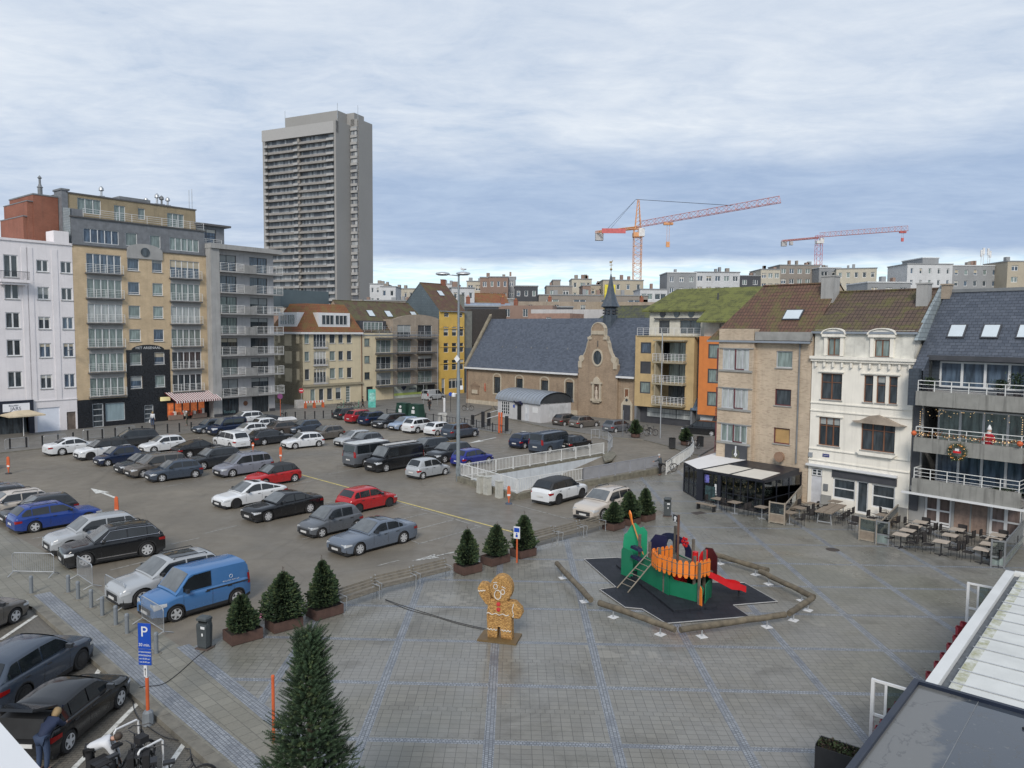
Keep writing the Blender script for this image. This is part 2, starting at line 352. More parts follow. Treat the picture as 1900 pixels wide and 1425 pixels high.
# lot markings
strip('yellow_line',G(548,878),G(956,988.5),.13,.009,yelP)
mb=MB()
for a,b in [((731,930),(894,978.6)),((731,944.5),(755,938)),((746,963.5),(793,952)),((774,982),(844,964)),((775,1010),(889.5,978)),((760.5,1002),(779,1009)),((949,935),(1077,969)),((1050,963),(1076,957)),
            ((480,962),(620,930)),((560,1001),(640,980)),((70,1012),(95,1006)),((205,1058),(335,1026)),((610,880),(672,868)),((540,900),(600,888)),((860,885),(905,876)),((560,845),(660,836)),((705,838),(730,834)),((890,845),(935,838)),((300,905),(340,897)),((418,893),(455,884)),((60,1000),(100,992)),((318,1010),(370,998)),((700,1050),(740,1040)),((380,990),(440,975)),((530,945),(575,935)),((445,862),(480,856)),((250,880),(268,876)),((930,831),(955,828))]:
    strip('',G(*a),G(*b),.10,.010,None,mb=mb)
tag(mb.build('bay_lines',greyP,fix=False),kind='structure')
def arrow(p,q,w,m,nm='painted_arrow'):
    p,q=G(*p),G(*q); d=(p-q); L=d.length; d.normalize(); n=Vector((-d.y,d.x,0)); mb=MB(); z=.011
    f=lambda a,b:(*(q+d*a+n*b)[:2],z)
    mb.poly([f(0,-w*.25),f(L*.55,-w*.25),f(L*.55,w*.25),f(0,w*.25)]); mb.poly([f(L*.5,-w),f(L,0),f(L*.55,w),]); tag(mb.build(nm,m,fix=False),kind='structure')
arrow((168,906),(217,925),.42,whiteP)
arrow((868,823),(920,812),.4,whiteP); arrow((966,800),(982,802),.3,whiteP)
arrow((762,1042),(860,1021),.34,mats_paint('road_paint_worn',(.55,.55,.52),.5))
# ---------------------------------------------------------------- pavements along the house fronts (raised kerb)
def pavement(name,kerb,back,h=.12,m=pavM):
    pts=[G(*p) for p in kerb]; mb=MB(); 
    vs=[(p.x,p.y,h) for p in pts]+[(x,y,h) for x,y in back]; mb.poly(vs,0)
    for i in range(len(pts)-1):
        a,b=pts[i],pts[i+1]; mb.poly([(a.x,a.y,0),(b.x,b.y,0),(b.x,b.y,h),(a.x,a.y,h)],1)
    return tag(mb.build(name,[m,kerbM],None),kind='structure')
pavement('pavement',[(-260,874),(0,841.5),(290,811),(370,803.5),(500,789),(574,781),(622,778.5)],[(-30,125),(-45,118),(-60,100),(-80,75)],.10)
pavement('pavement',[(622,778.5),(715,776),(830,791),(900,801),(946,807.5),(950,799),(905,787)],[(-5.5,100),(-3,112),(-4,150),(-25,150),(-45,118)],.098)
pavement('pavement',[(935,776),(1010,793),(1118,811),(1193,817),(1240,829),(1275,842),(1300,846)],[(28,90),(30,125),(-4,125)],.10)
# ---------------------------------------------------------------- the sunken ramp
wallW=mat('ramp_white_wall',(.52,.56,.60),.7,streak=.35,var=.1)
concM=mat('concrete_mossy',(.17,.16,.125),.9,var=.35,sc=3,streak=.4,bump=.4)
rt_=thing('ramp_walls','white walled sunken ramp with low mossy concrete parapets inside the white railings','ramp',(0,0,0))
mb=MB(); DZ=-3.0
def V3(p,z): return (p.x,p.y,z)
mb.poly([V3(RD,0),V3(RA,0),V3(RA,DZ),V3(RD,-.05)],0); mb.poly([V3(RC,0),V3(RB,0),V3(RB,DZ),V3(RC,-.05)],0); mb.poly([V3(RA,0),V3(RB,0),V3(RB,DZ),V3(RA,DZ)],0)
mb.build('wall',[wallW],rt_,fix=False)
mb=MB(); mb.poly([V3(RD,-.01),V3(RC,-.01),V3(RB,DZ),V3(RA,DZ)]); mb.build('ramp_floor',lotM,rt_)
def parapet(p,q,h0,h1,w=.28):
    d=(q-p).normalized(); n=Vector((d.y,-d.x,0))*w; mb=MB()
    mb.add([V3(p,-.0),V3(q,-.0),V3(q+n,-.0),V3(p+n,0),V3(p,h0),V3(q,h1),V3(q+n,h1),V3(p+n,h0)],[(0,1,2,3),(4,5,6,7),(0,1,5,4),(1,2,6,5),(2,3,7,6),(3,0,4,7)])
    mb.build('parapet',concM,rt_)
parapet(RA,RB,.42,.42); parapet(RB,RC,.42,.42); parapet(RD,RA,.22,.22)
railW=mat('railing_white',(.62,.63,.62),.5,var=.1); railG=mat('railing_grey',(.27,.28,.31),.5,var=.1)
def railing(p,q,z0,h,m,label,gap=.16,posts=2.0,out=0.,group='railings around the ramp',cat='railing',name='railing'):
    L=(q-p).length; r=thing(name,label,cat,(p.x,p.y,z0),atan2(q.y-p.y,q.x-p.x),group)
    mb=MB(); mb.box((0,-.025,h-.05),(L,.025,h)); mb.box((0,-.02,.10),(L,.02,.14)); mb.build('rail',m,r)
    mb=MB(); n=int(L/gap)
    for i in range(n+1): x=i*L/n; mb.box((x-.013,-.013,.14),(x+.013,.013,h-.05))
    mb.build('balusters',m,r)
    k=max(1,round(L/posts))
    for i in range(k+1): mb=MB(); x=i*L/k; mb.box((x-.03,-.03,-.02),(x+.03,.03,h)); mb.box((x-.08,-.06,-.01),(x+.08,.06,.02)); mb.build('post',m,r)
    return r
off=Vector((.1,-.1,0))
railing(RD,RA,.22,1.05,railW,'long white railing along the far edge of the sunken ramp')
railing(RA,RB,.42,1.0,railW,'white railing across the closed lower end of the ramp behind the grey cabinets')
mid=RB.lerp(RC,.42)
railing(RB,mid,.42,1.0,railW,'white railing on the near ramp wall behind the white car with black roof')
railing(mid,RC,.42,1.0,railG,'grey close barred railing on the near ramp wall ending by the standing man',gap=.075)
# ---------------------------------------------------------------- building materials
gD=mat_glass('glass_dark',(.05,.062,.072)); gC=mat_glass('glass_net_curtain',(.20,.25,.24),.12,.35); gL=mat_glass('glass_pale_curtain',(.42,.45,.45),.15,.25); gB=mat_glass('glass_blue',(.07,.10,.14))
gLit=mat('shop_glass_lit',(.55,.15,.05),.4,var=.85,sc=1.6,es=.38)
fW=mat('frame_white',(.62,.63,.64),.45,var=.06); fD=mat('frame_dark',(.05,.052,.06),.5); fBr=mat('frame_brown',(.17,.075,.04),.5); fR=mat('frame_maroon',(.11,.03,.035),.5)
stone=mat('sill_stone',(.26,.26,.25),.8,var=.2); stoneD=mat('slab_edge_dark',(.09,.09,.09),.85,var=.3,streak=.4)
brArs=mat_brick('brick_sand',(.62,.48,.31),(.56,.425,.26),(.52,.42,.30),streak=.22)
slateG=mat('slate_cladding_grey',(.155,.165,.18),.6,var=.2,sc=2,streak=.3)
scale=mat_brick('scale_cladding',(.30,.35,.37),(.25,.30,.33),(.12,.14,.16),.5,.28,.02,.6)
blackG=mat('granite_black',(.016,.018,.022),.18,var=.4,sc=6)
plW=mat('plaster_white_left',(.70,.675,.69),.8,var=.06,sc=.6,streak=.16)
plH=mat('plaster_white_house',(.74,.71,.64),.8,var=.08,sc=.7,streak=.30)
plHt=mat('plaster_white_stained',(.58,.57,.52),.85,var=.2,sc=1.4,streak=.75)
redBr=mat_brick('brick_red',(.30,.105,.065),(.25,.085,.05),(.24,.14,.10))
concG=mat('concrete_grey',(.31,.31,.305),.85,var=.12,sc=.8,streak=.4)
concL=mat('concrete_light',(.42,.415,.42),.85,var=.10,sc=.8,streak=.35)
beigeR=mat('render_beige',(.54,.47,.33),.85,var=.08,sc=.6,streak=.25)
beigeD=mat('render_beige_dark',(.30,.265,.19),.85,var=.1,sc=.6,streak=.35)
brRose=mat_brick('brick_rose_beige',(.40,.33,.26),(.33,.27,.21),(.28,.25,.21))
yelR=mat('render_yellow',(.60,.40,.10),.8,var=.08,sc=.6,streak=.15)
yelM=mat_brick('brick_yellow',(.55,.40,.20),(.50,.36,.175),(.42,.33,.2),streak=.15)
oraM=mat('render_orange',(.55,.185,.05),.8,var=.08,streak=.12)
church=mat_brick('brick_church',(.40,.30,.21),(.29,.21,.145),(.30,.25,.19),streak=.3,var=.3)
brVar=mat_brick('brick_mottled_beige',(.56,.45,.33),(.24,.16,.115),(.46,.40,.33),.24,.075,.01,streak=.2)
MATS['brick_mottled_beige'].node_tree.nodes
for n in brVar.node_tree.nodes:
    if n.type=='TEX_BRICK': n.inputs['Bias'].default_value=-.55
sandst=mat('sandstone_trim',(.42,.37,.29),.85,var=.15,streak=.35)
def roofmat(name,c1,c2,moss,amt,bw=.3,bh=.34,axis='roof',rough=.8,ms=.03):
    m,t=new_mat(name); v=objc(t); s=t.n('ShaderNodeSeparateXYZ',{0:v}); x,y,z=s.outputs
    vv=t.n('ShaderNodeCombineXYZ',{0:x if axis=='roof' else y,1:t.m('MULTIPLY',z,1.35)}).outputs[0]
    b=t.n('ShaderNodeTexBrick',{'Vector':vv,'Color1':c4(c1),'Color2':c4(c2),'Mortar':c4([a*.3 for a in c1]),'Scale':1.,'Mortar Size':ms,'Mortar Smooth':.6,'Bias':0.,'Brick Width':bw,'Row Height':bh},offset=.0 if amt>.02 else .5)
    row=t.m('FRACT',t.m('DIVIDE',t.m('MULTIPLY',z,1.35),bh))
    n=t.noise(v,.9,6,.65,.5); n2=t.noise(v,5,5,.7)
    c=t.mix(t.ramp(n2,.3,.8,0,.5),b.outputs[0],[a*.5 for a in c1])
    c=t.mix(t.m('MULTIPLY',t.ramp(t.m('ADD',t.m('MULTIPLY',n,.7),t.m('MULTIPLY',n2,.3)),.62-amt*.35,.72-amt*.3),min(1,amt*1.6)),c,moss)
    t.bsdf(c,rough,bump=t.m('SUBTRACT',t.m('MULTIPLY',row,.8),b.outputs['Fac']),bs=.7,bd=.03); return m
rOrange=roofmat('roof_orange_tiles',(.27,.10,.045),(.22,.085,.04),(.16,.12,.04),.45)
rBrown=roofmat('roof_brown_tiles',(.13,.075,.055),(.10,.062,.05),(.10,.10,.045),.55)
rBrown2=roofmat('roof_brown_mossy',(.15,.08,.057),(.115,.066,.048),(.115,.115,.035),.40,.26,.33)
rDark=roofmat('roof_dark_mossy',(.115,.078,.058),(.09,.062,.048),(.115,.115,.03),.39,.26,.33)
rMoss=roofmat('roof_moss_green',(.085,.092,.03),(.12,.127,.038),(.145,.157,.04),.55,.27,.33)
rSlate=roofmat('roof_slate_blue',(.062,.075,.10),(.095,.11,.14),(.1,.12,.15),0,.32,.24,rough=.42,ms=.012)
rSlateC=roofmat('roof_slate_church',(.058,.072,.100),(.105,.125,.165),(.1,.12,.15),0,.36,.26,rough=.42,ms=.014)
rGreen=roofmat('roof_old_green_tiles',(.055,.06,.055),(.07,.075,.065),(.09,.10,.03),.5,.6,.45)
flat=mat('roof_felt',(.10,.10,.105),.85)
zinc=mat('zinc',(.27,.30,.34),.4,.3,var=.12,sc=1.2,streak=.15)
steel=mat('steel_galvanised',(.42,.44,.46),.42,.6,var=.12); steelD=mat('steel_dark',(.035,.037,.042),.5,.2)
lead=mat('lead_pipe',(.16,.17,.18),.6)
# ---------------------------------------------------------------- building helpers
def wallholes(mb,x0,x1,z0,z1,rects,y=0.,dep=.16,m=0):
    xs=sorted({x0,x1}|{a for r in rects for a in (r[0],r[1]) if x0<a<x1}); zs=sorted({z0,z1}|{a for r in rects for a in (r[2],r[3]) if z0<a<z1})
    for i in range(len(xs)-1):
        run=None
        for j in range(len(zs)-1):
            cx=(xs[i]+xs[i+1])/2; cz=(zs[j]+zs[j+1])/2
            if any(r[0]<cx<r[1] and r[2]<cz<r[3] for r in rects): continue
            mb.poly([(xs[i],y,zs[j]),(xs[i+1],y,zs[j]),(xs[i+1],y,zs[j+1]),(xs[i],y,zs[j+1])],m)
    for a,b,c,d in [r[:4] for r in rects]:
        e=y+dep
        mb.poly([(a,y,c),(a,e,c),(a,e,d),(a,y,d)],m).poly([(b,y,c),(b,y,d),(b,e,d),(b,e,c)],m).poly([(a,y,c),(b,y,c),(b,e,c),(a,e,c)],m).poly([(a,y,d),(a,e,d),(b,e,d),(b,y,d)],m)
WC={}
blindM=[mat('blind_pale',(.42,.42,.39),.8),mat('blind_grey',(.28,.30,.30),.8),mat('curtain_cream',(.40,.36,.28),.85)]
def win(root,x0,x1,z0,z1,nv=1,nh=0,y=.13,fr=None,gl=None,fw=.055,sill=True,name='window',gi=None):
    fr=fr or fW; gl=gl or random.choice([gD,gD,gC]); w,h=round(x1-x0,2),round(z1-z0,2); k=(w,h,nv,nh if not isinstance(nh,tuple) else nh,fr.name,gl.name,fw,sill)
    if k not in WC:
        a=MB().box((0,0,0),(w,.02,h)).mesh('pane',gl)
        b=MB(); f=fw
        b.box((0,-.05,0),(f,.0,h)).box((w-f,-.05,0),(w,.0,h)).box((f,-.05,0),(w-f,.0,f)).box((f,-.05,h-f),(w-f,.0,h))
        for i in range(1,nv): x=w*i/nv; b.box((x-f*.7,-.045,f),(x+f*.7,.0,h-f))
        for q in (nh if isinstance(nh,tuple) else [j/(nh+1) for j in range(1,nh+1)]): b.box((f,-.04,h*q-f*.4),(w-f,.0,h*q+f*.4))
        WC[k]=(a,b.mesh('frame',fr),MB().box((-.06,-.20,-.07),(w+.06,.0,-.002)).mesh('sill',stone) if sill else None)
    a,b,c=WC[k]; o=link(bpy.data.objects.new(name,a),root); o.location=(x0,y,z0)
    if name=='window' and h>1.2 and gl.name in('glass_dark','glass_blue') and nh!=(.25,.5,.75) and random.random()<.38:
        q_=random.choice((.25,.4,.6)); kb=('bl',w,h,q_)
        if kb not in WC: WC[kb]=MB().box((fw,-.012,h*(1-q_)),(w-fw,-.001,h-fw)).mesh('blind',random.choice(blindM))
        ob=link(bpy.data.objects.new('blind',WC[kb]),root if root.parent is not None else o)
        if root.parent is not None: ob.location=o.location
    deep=root.parent is not None; q=link(bpy.data.objects.new('window_frame',b),root if deep else o)
    if deep: q.location=o.location
    if c: link(bpy.data.objects.new('sill',c),o)
    return o
BC={}
def balcony(root,x0,x1,z,out=1.2,h=1.0,rail=None,slab=None,th=.16,bars=4,gap=1.3,side=True,y=0,vert=False,name='balcony',sl=True):
    rail=rail or railW; slab=slab or concG; w=round(x1-x0,2); k=(w,out,h,rail.name,slab.name,th,bars,vert,sl)
    if k not in BC:
        a=MB().box((0,-out,-th),(w,.0,.0)).mesh('slab',slab) if sl else None
        r=MB(); e=out-.05
        for i in range(bars): zz_=h*(i+1)/bars; rr=.02 if i==bars-1 else .013; r.box((0.02,-e-rr,zz_-rr),(w-.02,-e+rr,zz_+rr)); r.box((.02,-e,zz_-rr),(.045,-.02,zz_+rr)); r.box((w-.045,-e,zz_-rr),(w-.02,-.02,zz_+rr))
        n=max(1,round(w/gap)) if not vert else int(w/.13)
        for i in range(n+1): x=.03+(w-.06)*i/n; q=.02 if not vert else .009; r.box((x-q,-e-q,0),(x+q,-e+q,h))
        BC[k]=(a,r.mesh('rail',rail))
    a,r=BC[k]
    if sl:
        o=link(bpy.data.objects.new(name,a),root); o.location=(x0,y,z); link(bpy.data.objects.new('railing',r),o)
    else: o=link(bpy.data.objects.new('railing',r),root); o.location=(x0,y,z)
    return o
def shell(root,x0,x1,dep,z0,z1,rects,m,y=0.,name='wall',mats=None,top=True):
    mb=MB(); wallholes(mb,x0,x1,z0,z1,rects,y); 
    mb.poly([(x0,y,z0),(x0,y,z1),(x0,y+dep,z1),(x0,y+dep,z0)],0 if not mats else len(mats)).poly([(x1,y,z0),(x1,y+dep,z0),(x1,y+dep,z1),(x1,y,z1)],0 if not mats else len(mats)).poly([(x0,y+dep,z0),(x0,y+dep,z1),(x1,y+dep,z1),(x1,y+dep,z0)])
    if top: mb.poly([(x0,y,z1),(x1,y,z1),(x1,y+dep,z1),(x0,y+dep,z1)])
    return mb.build(name,[m]+(mats or []),root,fix=False)
def gable(root,x0,x1,y0,y1,ze,zr,m,wallm,over=.25,yr=None,name='roof',hipl=0,hipr=0,zb=None):
    """roof with the ridge parallel to the front; gable walls left and right"""
    yr=yr if yr is not None else (y0+y1)/2; mb=MB(); s=(zr-ze)/(yr-y0); zf=ze-over*s; t_=.14; zb=ze if zb is None else zb
    a,b=x0-.08,x1+.08
    mb.poly([(a,y0-over,zf),(b,y0-over,zf),(b-hipr,yr,zr),(a+hipl,yr,zr)]); mb.poly([(a,y1,zb),(a+hipl,yr,zr),(b-hipr,yr,zr),(b,y1,zb)])
    mb.poly([(a,y0-over,zf-t_),(b,y0-over,zf-t_),(b,y0-over,zf),(a,y0-over,zf)])
    if hipl: mb.poly([(a,y0-over,zf),(a+hipl,yr,zr),(a,y1,zb)])
    if hipr: mb.poly([(b,y0-over,zf),(b,y1,zb),(b-hipr,yr,zr)])
    mb.build(name,m,root,fix=False)
    g=MB()
    if not hipl: g.poly([(x0,y0,ze-.02),(x0,yr,zr-.06),(x0,y1,zb-.02)])
    if not hipr: g.poly([(x1,y0,ze-.02),(x1,y1,zb-.02),(x1,yr,zr-.06)])
    if g.v: g.build('gable_wall',wallm,root,fix=False)
    q=MB().tube([(a+hipl,yr,zr+.02),(b-hipr,yr,zr+.02)],.09,6).build('ridge_tiles',m,root)
    g=MB().box((a,y0-over-.13,zf-.16),(b,y0-over-.01,zf-.02)).build('gutter',zinc,root)
def chimney(root,x,y,z0,z1,w=.6,m=None,pots=2,d=.5):
    o=MB().box((x-w/2,y-d/2,z0),(x+w/2,y+d/2,z1)).box((x-w/2-.05,y-d/2-.05,z1),(x+w/2+.05,y+d/2+.05,z1+.1)).build('chimney',m or brRose,root)
    p=MB()
    for i in range(pots): xx=x-w/2+w*(i+.5)/pots; p.lathe([(.1,z1+.1),(.09,z1+.4)],8,c=(xx,y,0))
    if pots: p.build('chimney_pot',oraM if w<.9 else steel,o)
    return o
def skylight(root,x,y0,ze,slope,t0,w,h,gl=None,over=0):
    """roof window lying on a slope that starts at (y0,ze); t0 = distance inward"""
    c,s=cos(atan(slope)),sin(atan(slope)); y=y0+t0; z=ze+slope*t0
    def P(a,b,o): return (x+a,y+b*c-o*s,z+b*s+o*c)
    def slab_(a0,a1,b0,b1,o0,o1,m=0): 
        mb.add([P(a0,b0,o0),P(a1,b0,o0),P(a1,b1,o0),P(a0,b1,o0),P(a0,b0,o1),P(a1,b0,o1),P(a1,b1,o1),P(a0,b1,o1)],[(0,3,2,1),(4,5,6,7),(0,1,5,4),(1,2,6,5),(2,3,7,6),(3,0,4,7)],m)
    mb=MB(); slab_(-w/2,w/2,0,h,.0,.1); o=mb.build('skylight',fD,root); mb=MB(); slab_(-w/2+.08,w/2-.08,.08,h-.08,.1,.115); mb.build('pane',gl or gSky,o); return o
gSky=mat('glass_painted_sky',(.52,.58,.62),.08,var=.05,spec=.8)  # sky reflection put into the pale base colour of the panes
def pipe(root,x,z0,z1,y=-.08,m=None): MB().tube([(x,y,z0),(x,y,z1)],.055,8).build('drainpipe',m or lead,root)
def bthing(name,label,F,ox=0,cat='building',group='houses around the square'):
    p=F.W(ox,0,0); return thing(name,label,cat,(p.x,p.y,0),F.a,group)
FL=Frame((145,797),(385,775)); FW=Frame((1497,935),(1683,970)); FC=Frame((563,754.7),(816,733.7)); FH=Frame((865.5,748),(1144,779)); FM=Frame((1178,785),(1273,795))
# ================================================================ 1 white house far left
r=bthing('white_apartment_house','white plastered house with small top balcony and dark cafe front, far left',FL)
X0=-20
cA=(-6.82,-5.45); cB=(-3.7,-2.5); cCc=(-1.28,-.12)
rB=[(17.68,18.98),(14.66,16.05),(11.42,12.8),(8.3,9.88),(4.85,6.42)]; rA=[(16.9,19.3),(14.6,16.36),(11.5,13.2),(8.55,10.3),(5.15,6.9)]
rects=[]; W=[]
for i in range(5):
    for c in (cB,cCc): W.append((c[0],c[1],rB[i][0],rB[i][1],2,0))
    for dx in (0,-4.2,-7.6): W.append((cA[0]+dx,cA[1]+dx,rA[i][0],rA[i][1],2,0))
ghole=(-4.15,-1.85,0,2.75); dhole=(-1.15,-.2,0,2.1)
shell(r,X0,-.02,14,0,20.95,[w_[:4] for w_ in W]+[ghole,dhole,(-12,-4.9,0,3.0)],plW)
for w_ in W: win(r,*w_[:4],nv=2,gl=random.choice([gD,gD,gB]),fw=.105)
MB().box((-4.15,.1,.02),(-1.85,.14,2.75)).build('garage_door',mat('garage_white',(.66,.70,.78),.5,var=.03),r)
d=MB().box((-1.15,.1,.02),(-.2,.15,2.1)).build('door',mat('door_old_brown',(.14,.11,.09),.7,var=.4,streak=.5),r); d['label']='weathered brown side door'
m_=MB()
for x in (-4.85,-4.35,-1.88): m_.box((x-.3,-.05,3.6),(x+.3,-.0,20.2))
m_.box((X0,-.12,20.8),(0,.2,21.05)); m_.box((-1.9,-.1,20.95),(-.35,2,22.3)); m_.box((X0,-.07,3.5),(0,0,3.62)); m_.build('pilasters',plW,r)
o=MB().box((-7.5,-1.1,16.35),(-4.7,0,16.65)).box((-7.3,-.9,16.1),(-4.9,0,16.35)).build('balcony',plW,r)
q=MB(); 
for i in range(24): x=-7.45+2.7*i/23; q.box((x-.012,-1.05,16.65),(x+.012,-1.02,17.5))
q.box((-7.47,-1.06,17.48),(-4.73,-1.0,17.53)); q.build('railing',steelD,o)
o=MB().box((-12,-.25,2.25),(-4.55,.0,3.75)).box((-5.0,-.2,0),(-4.5,0.1,2.3)).build('shop_fascia',mat('fascia_navy',(.014,.018,.032),.4),r)
o=MB().box((-7.5,-.32,2.6),(-4.95,-.27,3.45)).build('shop_sign',mat('sign_white',(.75,.76,.80),.5,var=.02),r)
nv_=mat('sign_ink',(.03,.045,.09),.5)
text_mesh('JARS',.52,nv_,'lettering',r,(-6.3,-.33,2.88)); text_mesh('Beautiful',.26,nv_,'lettering',r,(-6.5,-.33,3.24))
MB().box((-12,.9,0),(-4.9,1.0,3.0)).build('shop_window',gD,r)
MB().tube([(-.85,-.9,9.2),(-.85,-.05,9.0)],.03,6).cb((-.85,-1.0,9.2),(.28,.5,.12)).build('wall_lamp',lead,r)
# cafe umbrella and seats in front
p=FL.W(-6.2,-2.0,.1)
u=thing('cafe_umbrella','large cream square cafe umbrella opened before the dark cafe front','umbrella',p,FL.a)
MB().tube([(0,0,0),(0,0,2.7)],.04,8).build('pole',fW,u)
MB().add([(-1.7,-1.3,2.3),(1.7,-1.3,2.3),(1.7,1.3,2.3),(-1.7,1.3,2.3),(-.6,0,2.75),(.6,0,2.75),(-1.7,-1.3,2.16),(1.7,-1.3,2.16),(1.7,1.3,2.16),(-1.7,1.3,2.16)],[(0,1,5,4),(1,2,5),(2,3,4,5),(3,0,4),(0,6,7,1),(1,7,8,2),(2,8,9,3),(3,9,6,0)]).build('canopy',mat('canvas_cream',(.50,.42,.30),.9),u)
# ================================================================ 2 sand brick apartments
r=bthing('sand_brick_apartments','sand coloured brick apartment block with black granite base, slate top floor and penthouse',FL,0)
rects=[]; W=[]; S=[3.62+2.86*k for k in range(6)]
for k,s_ in enumerate(S):
    for a,b in ((1.45,5.35),(11.25,15.15)): W.append((a,b,s_+.02,s_+2.2,5,0,'b'))
for k in range(6):
    for a,b in ((6.05,7.45),(9.0,10.3)): W.append((a,b,18.45-2.82*k,19.95-2.82*k,1,0,'m'))
bot=(2.0,5.35,.55,2.75)
G0=[(1.6,2.85,0.03,2.85),(3.05,5.3,.62,2.8),(7.6,8.75,.03,2.25),(10.4,15.6,.35,2.4)]
shell(r,0,16.05,13,3.35,20.95,[w_[:4] for w_ in W],brArs)
shell(r,.02,16.03,12,0,3.35,G0,blackG,y=-.03)
mb=MB(); wallholes(mb,5.6,10.95,3.2,9.0,[w_[:4] for w_ in W if w_[6]=='m' and w_[3]<9],-.04,.2); arc=[(8.25-2.0*cos(pi*i/12),9.0+.62*sin(pi*i/12)) for i in range(13)]; mb.prism(arc,-.04,.02); mb.build('granite_panel',blackG,r)
for w_ in W:
    g_=random.choice([gC,gC,gC,gL,gD]) if w_[6]=='b' else random.choice([gC,gB,gC])
    if w_[6]=='b' and w_[2]>17: g_=gB
    win(r,w_[0],w_[1],w_[2],w_[3],nv=w_[4],nh=0 if w_[6]=='b' else (.16,),gl=g_,fw=.07,sill=w_[6]=='m')
for s_ in S:
    for a,b in ((1.25,5.45),(11.1,15.3)):
        balcony(r,a,b,s_,.42,.98,railW,stoneD,.16,5,1.0)
        if s_>4: MB().box((a+.2,-.02,s_-.66),(b-.1,.0,s_-.17)).build('spandrel',concG,r)
P=mat('frame_grey',(.42,.44,.46),.5)
win(r,1.6,2.85,.05,2.83,1,3,gl=gD,fr=P,name='door',sill=False,fw=.1); win(r,3.05,5.3,.64,2.78,1,0,gl=mat_glass('shop_blind',(.33,.43,.47),.2,.12),fr=P,name='shop_window',sill=False); win(r,7.6,8.75,.05,2.23,1,3,gl=gD,fr=P,name='door',sill=False,fw=.1)
win(r,10.4,15.6,.37,2.38,5,0,gl=gLit,fr=fD,name='shop_window',sill=False,fw=.12)
mb=MB()
for i in range(11): mb.cb((10.9+i*.42+random.uniform(-.1,.1),-.25,.75+random.uniform(0,.25)),(.3,.35,.3+random.random()*.5),i%3)
mb.box((10.5,-.45,.15),(12.3,-.1,.75),3).box((13.6,-.45,.15),(15.5,-.1,.7),3)
mb.build('shop_display',[mat('d_red',(.5,.08,.04),.6),mat('d_white',(.6,.55,.5),.6),mat('d_brown',(.2,.08,.04),.7),mat('d_crate',(.22,.16,.13),.8)],r)
o=MB(); n=40; x0,x1=10.3,16.5
aw=[mat('awning_red',(.16,.03,.035),.8,var=.05),mat('awning_white',(.66,.62,.60),.8,var=.05)]
for i in range(n):
    a=x0+(x1-x0)*i/n; b=x0+(x1-x0)*(i+1)/n; o.poly([(a+.15,-2.1,2.62),(b+.15,-2.1,2.62),(b-.2,-.05,3.62),(a-.2,-.05,3.62)],i%2); o.poly([(a+.15,-2.1,2.62),(a+.15,-2.1,2.40),((a+b)/2+.15,-2.1,2.35),(b+.15,-2.1,2.40),(b+.15,-2.1,2.62)],i%2)
a_=o.build('awning',aw,r,fix=False); a_['label']='red and white striped shop awning'
MB().box((9.55,-.3,2.62),(10.75,-.12,3.1)).build('shop_sign',mat('sign_yellow',(.75,.66,.35),.5,es=.25),r)
text_mesh('HET ARSENAAL',.42,fW,'lettering',r,(8.25,-.07,9.22),sx=1.05)
arc=[(8.15-2.15*cos(pi*i/12),20.9+.85*sin(pi*i/12)) for i in range(13)]+[(10.3,19.95),(6.0,19.95)]
o=MB().prism(arc,-.14,.05).build('pediment',concG,r); MB().lathe([(.01,-.2),(.55,-.2),(.55,-.14)],20,c=(8.15,0,20.75),ax='y').build('porthole',gD,o)
# slate floor
TW=[(1.3,5.2,21.35,22.95,5),(11.35,15.2,21.35,22.95,5),(6.0,7.35,21.4,22.95,1),(8.9,10.2,21.4,22.95,1)]
shell(r,.02,16.0,12,20.95,24.1,[w_[:4] for w_ in TW],slateG,y=.12,name='slate_storey')
for w_ in TW: win(r,*w_[:4],nv=w_[4],y=.24,gl=random.choice([gB,gC]),sill=False)
MB().box((-.1,-.12,20.9),(16.1,.14,21.02)).box((-.1,-.02,24.05),(16.1,.3,24.2)).build('cornice',stoneD,r)
MB().box((.05,.3,24.1),(1.35,2.4,25.0)).build('slate_parapet',slateG,r)
balcony(r,1.35,16.0,24.2,.1,.95,fW,stoneD,.05,4,1.8,y=.3,sl=False)
PW=[(1.6,4.2,24.9,26.6,3),(12.2,14.4,24.5,26.2,3),(8.55,9.4,25.0,26.3,1),(5.7,7.0,24.4,26.3,2)]
shell(r,.6,16.0,8,24.1,27.0,[w_[:4] for w_ in PW],mat_brick('brick_penthouse',(.36,.29,.185),(.31,.25,.16),(.3,.25,.17)),y=2.2,name='penthouse')
for w_ in PW: win(r,*w_[:4],nv=w_[4],y=2.33,gl=gC,sill=False)
MB().box((.4,2.1,26.95),(16.1,10.2,27.1)).build('roof',flat,r)
for x,h in ((5.2,1.1),(10.6,.2),(12.6,1.0),(12.0,1.3),(13.4,.9)):
    MB().box((x-.28,4,27.1),(x+.28,4.6,27.5)).lathe([(.12,27.5),(.12,27.5+h*.5),(.3,27.6+h*.5),(.25,27.8+h*.6),(.05,27.9+h*.7)],10,c=(x,4.3,0)).build('roof_vent',steel if x!=12.6 else lead,r)
o=MB().box((7.2,4,27.1),(11,6,27.75)).build('roof_hatch',lead,r)
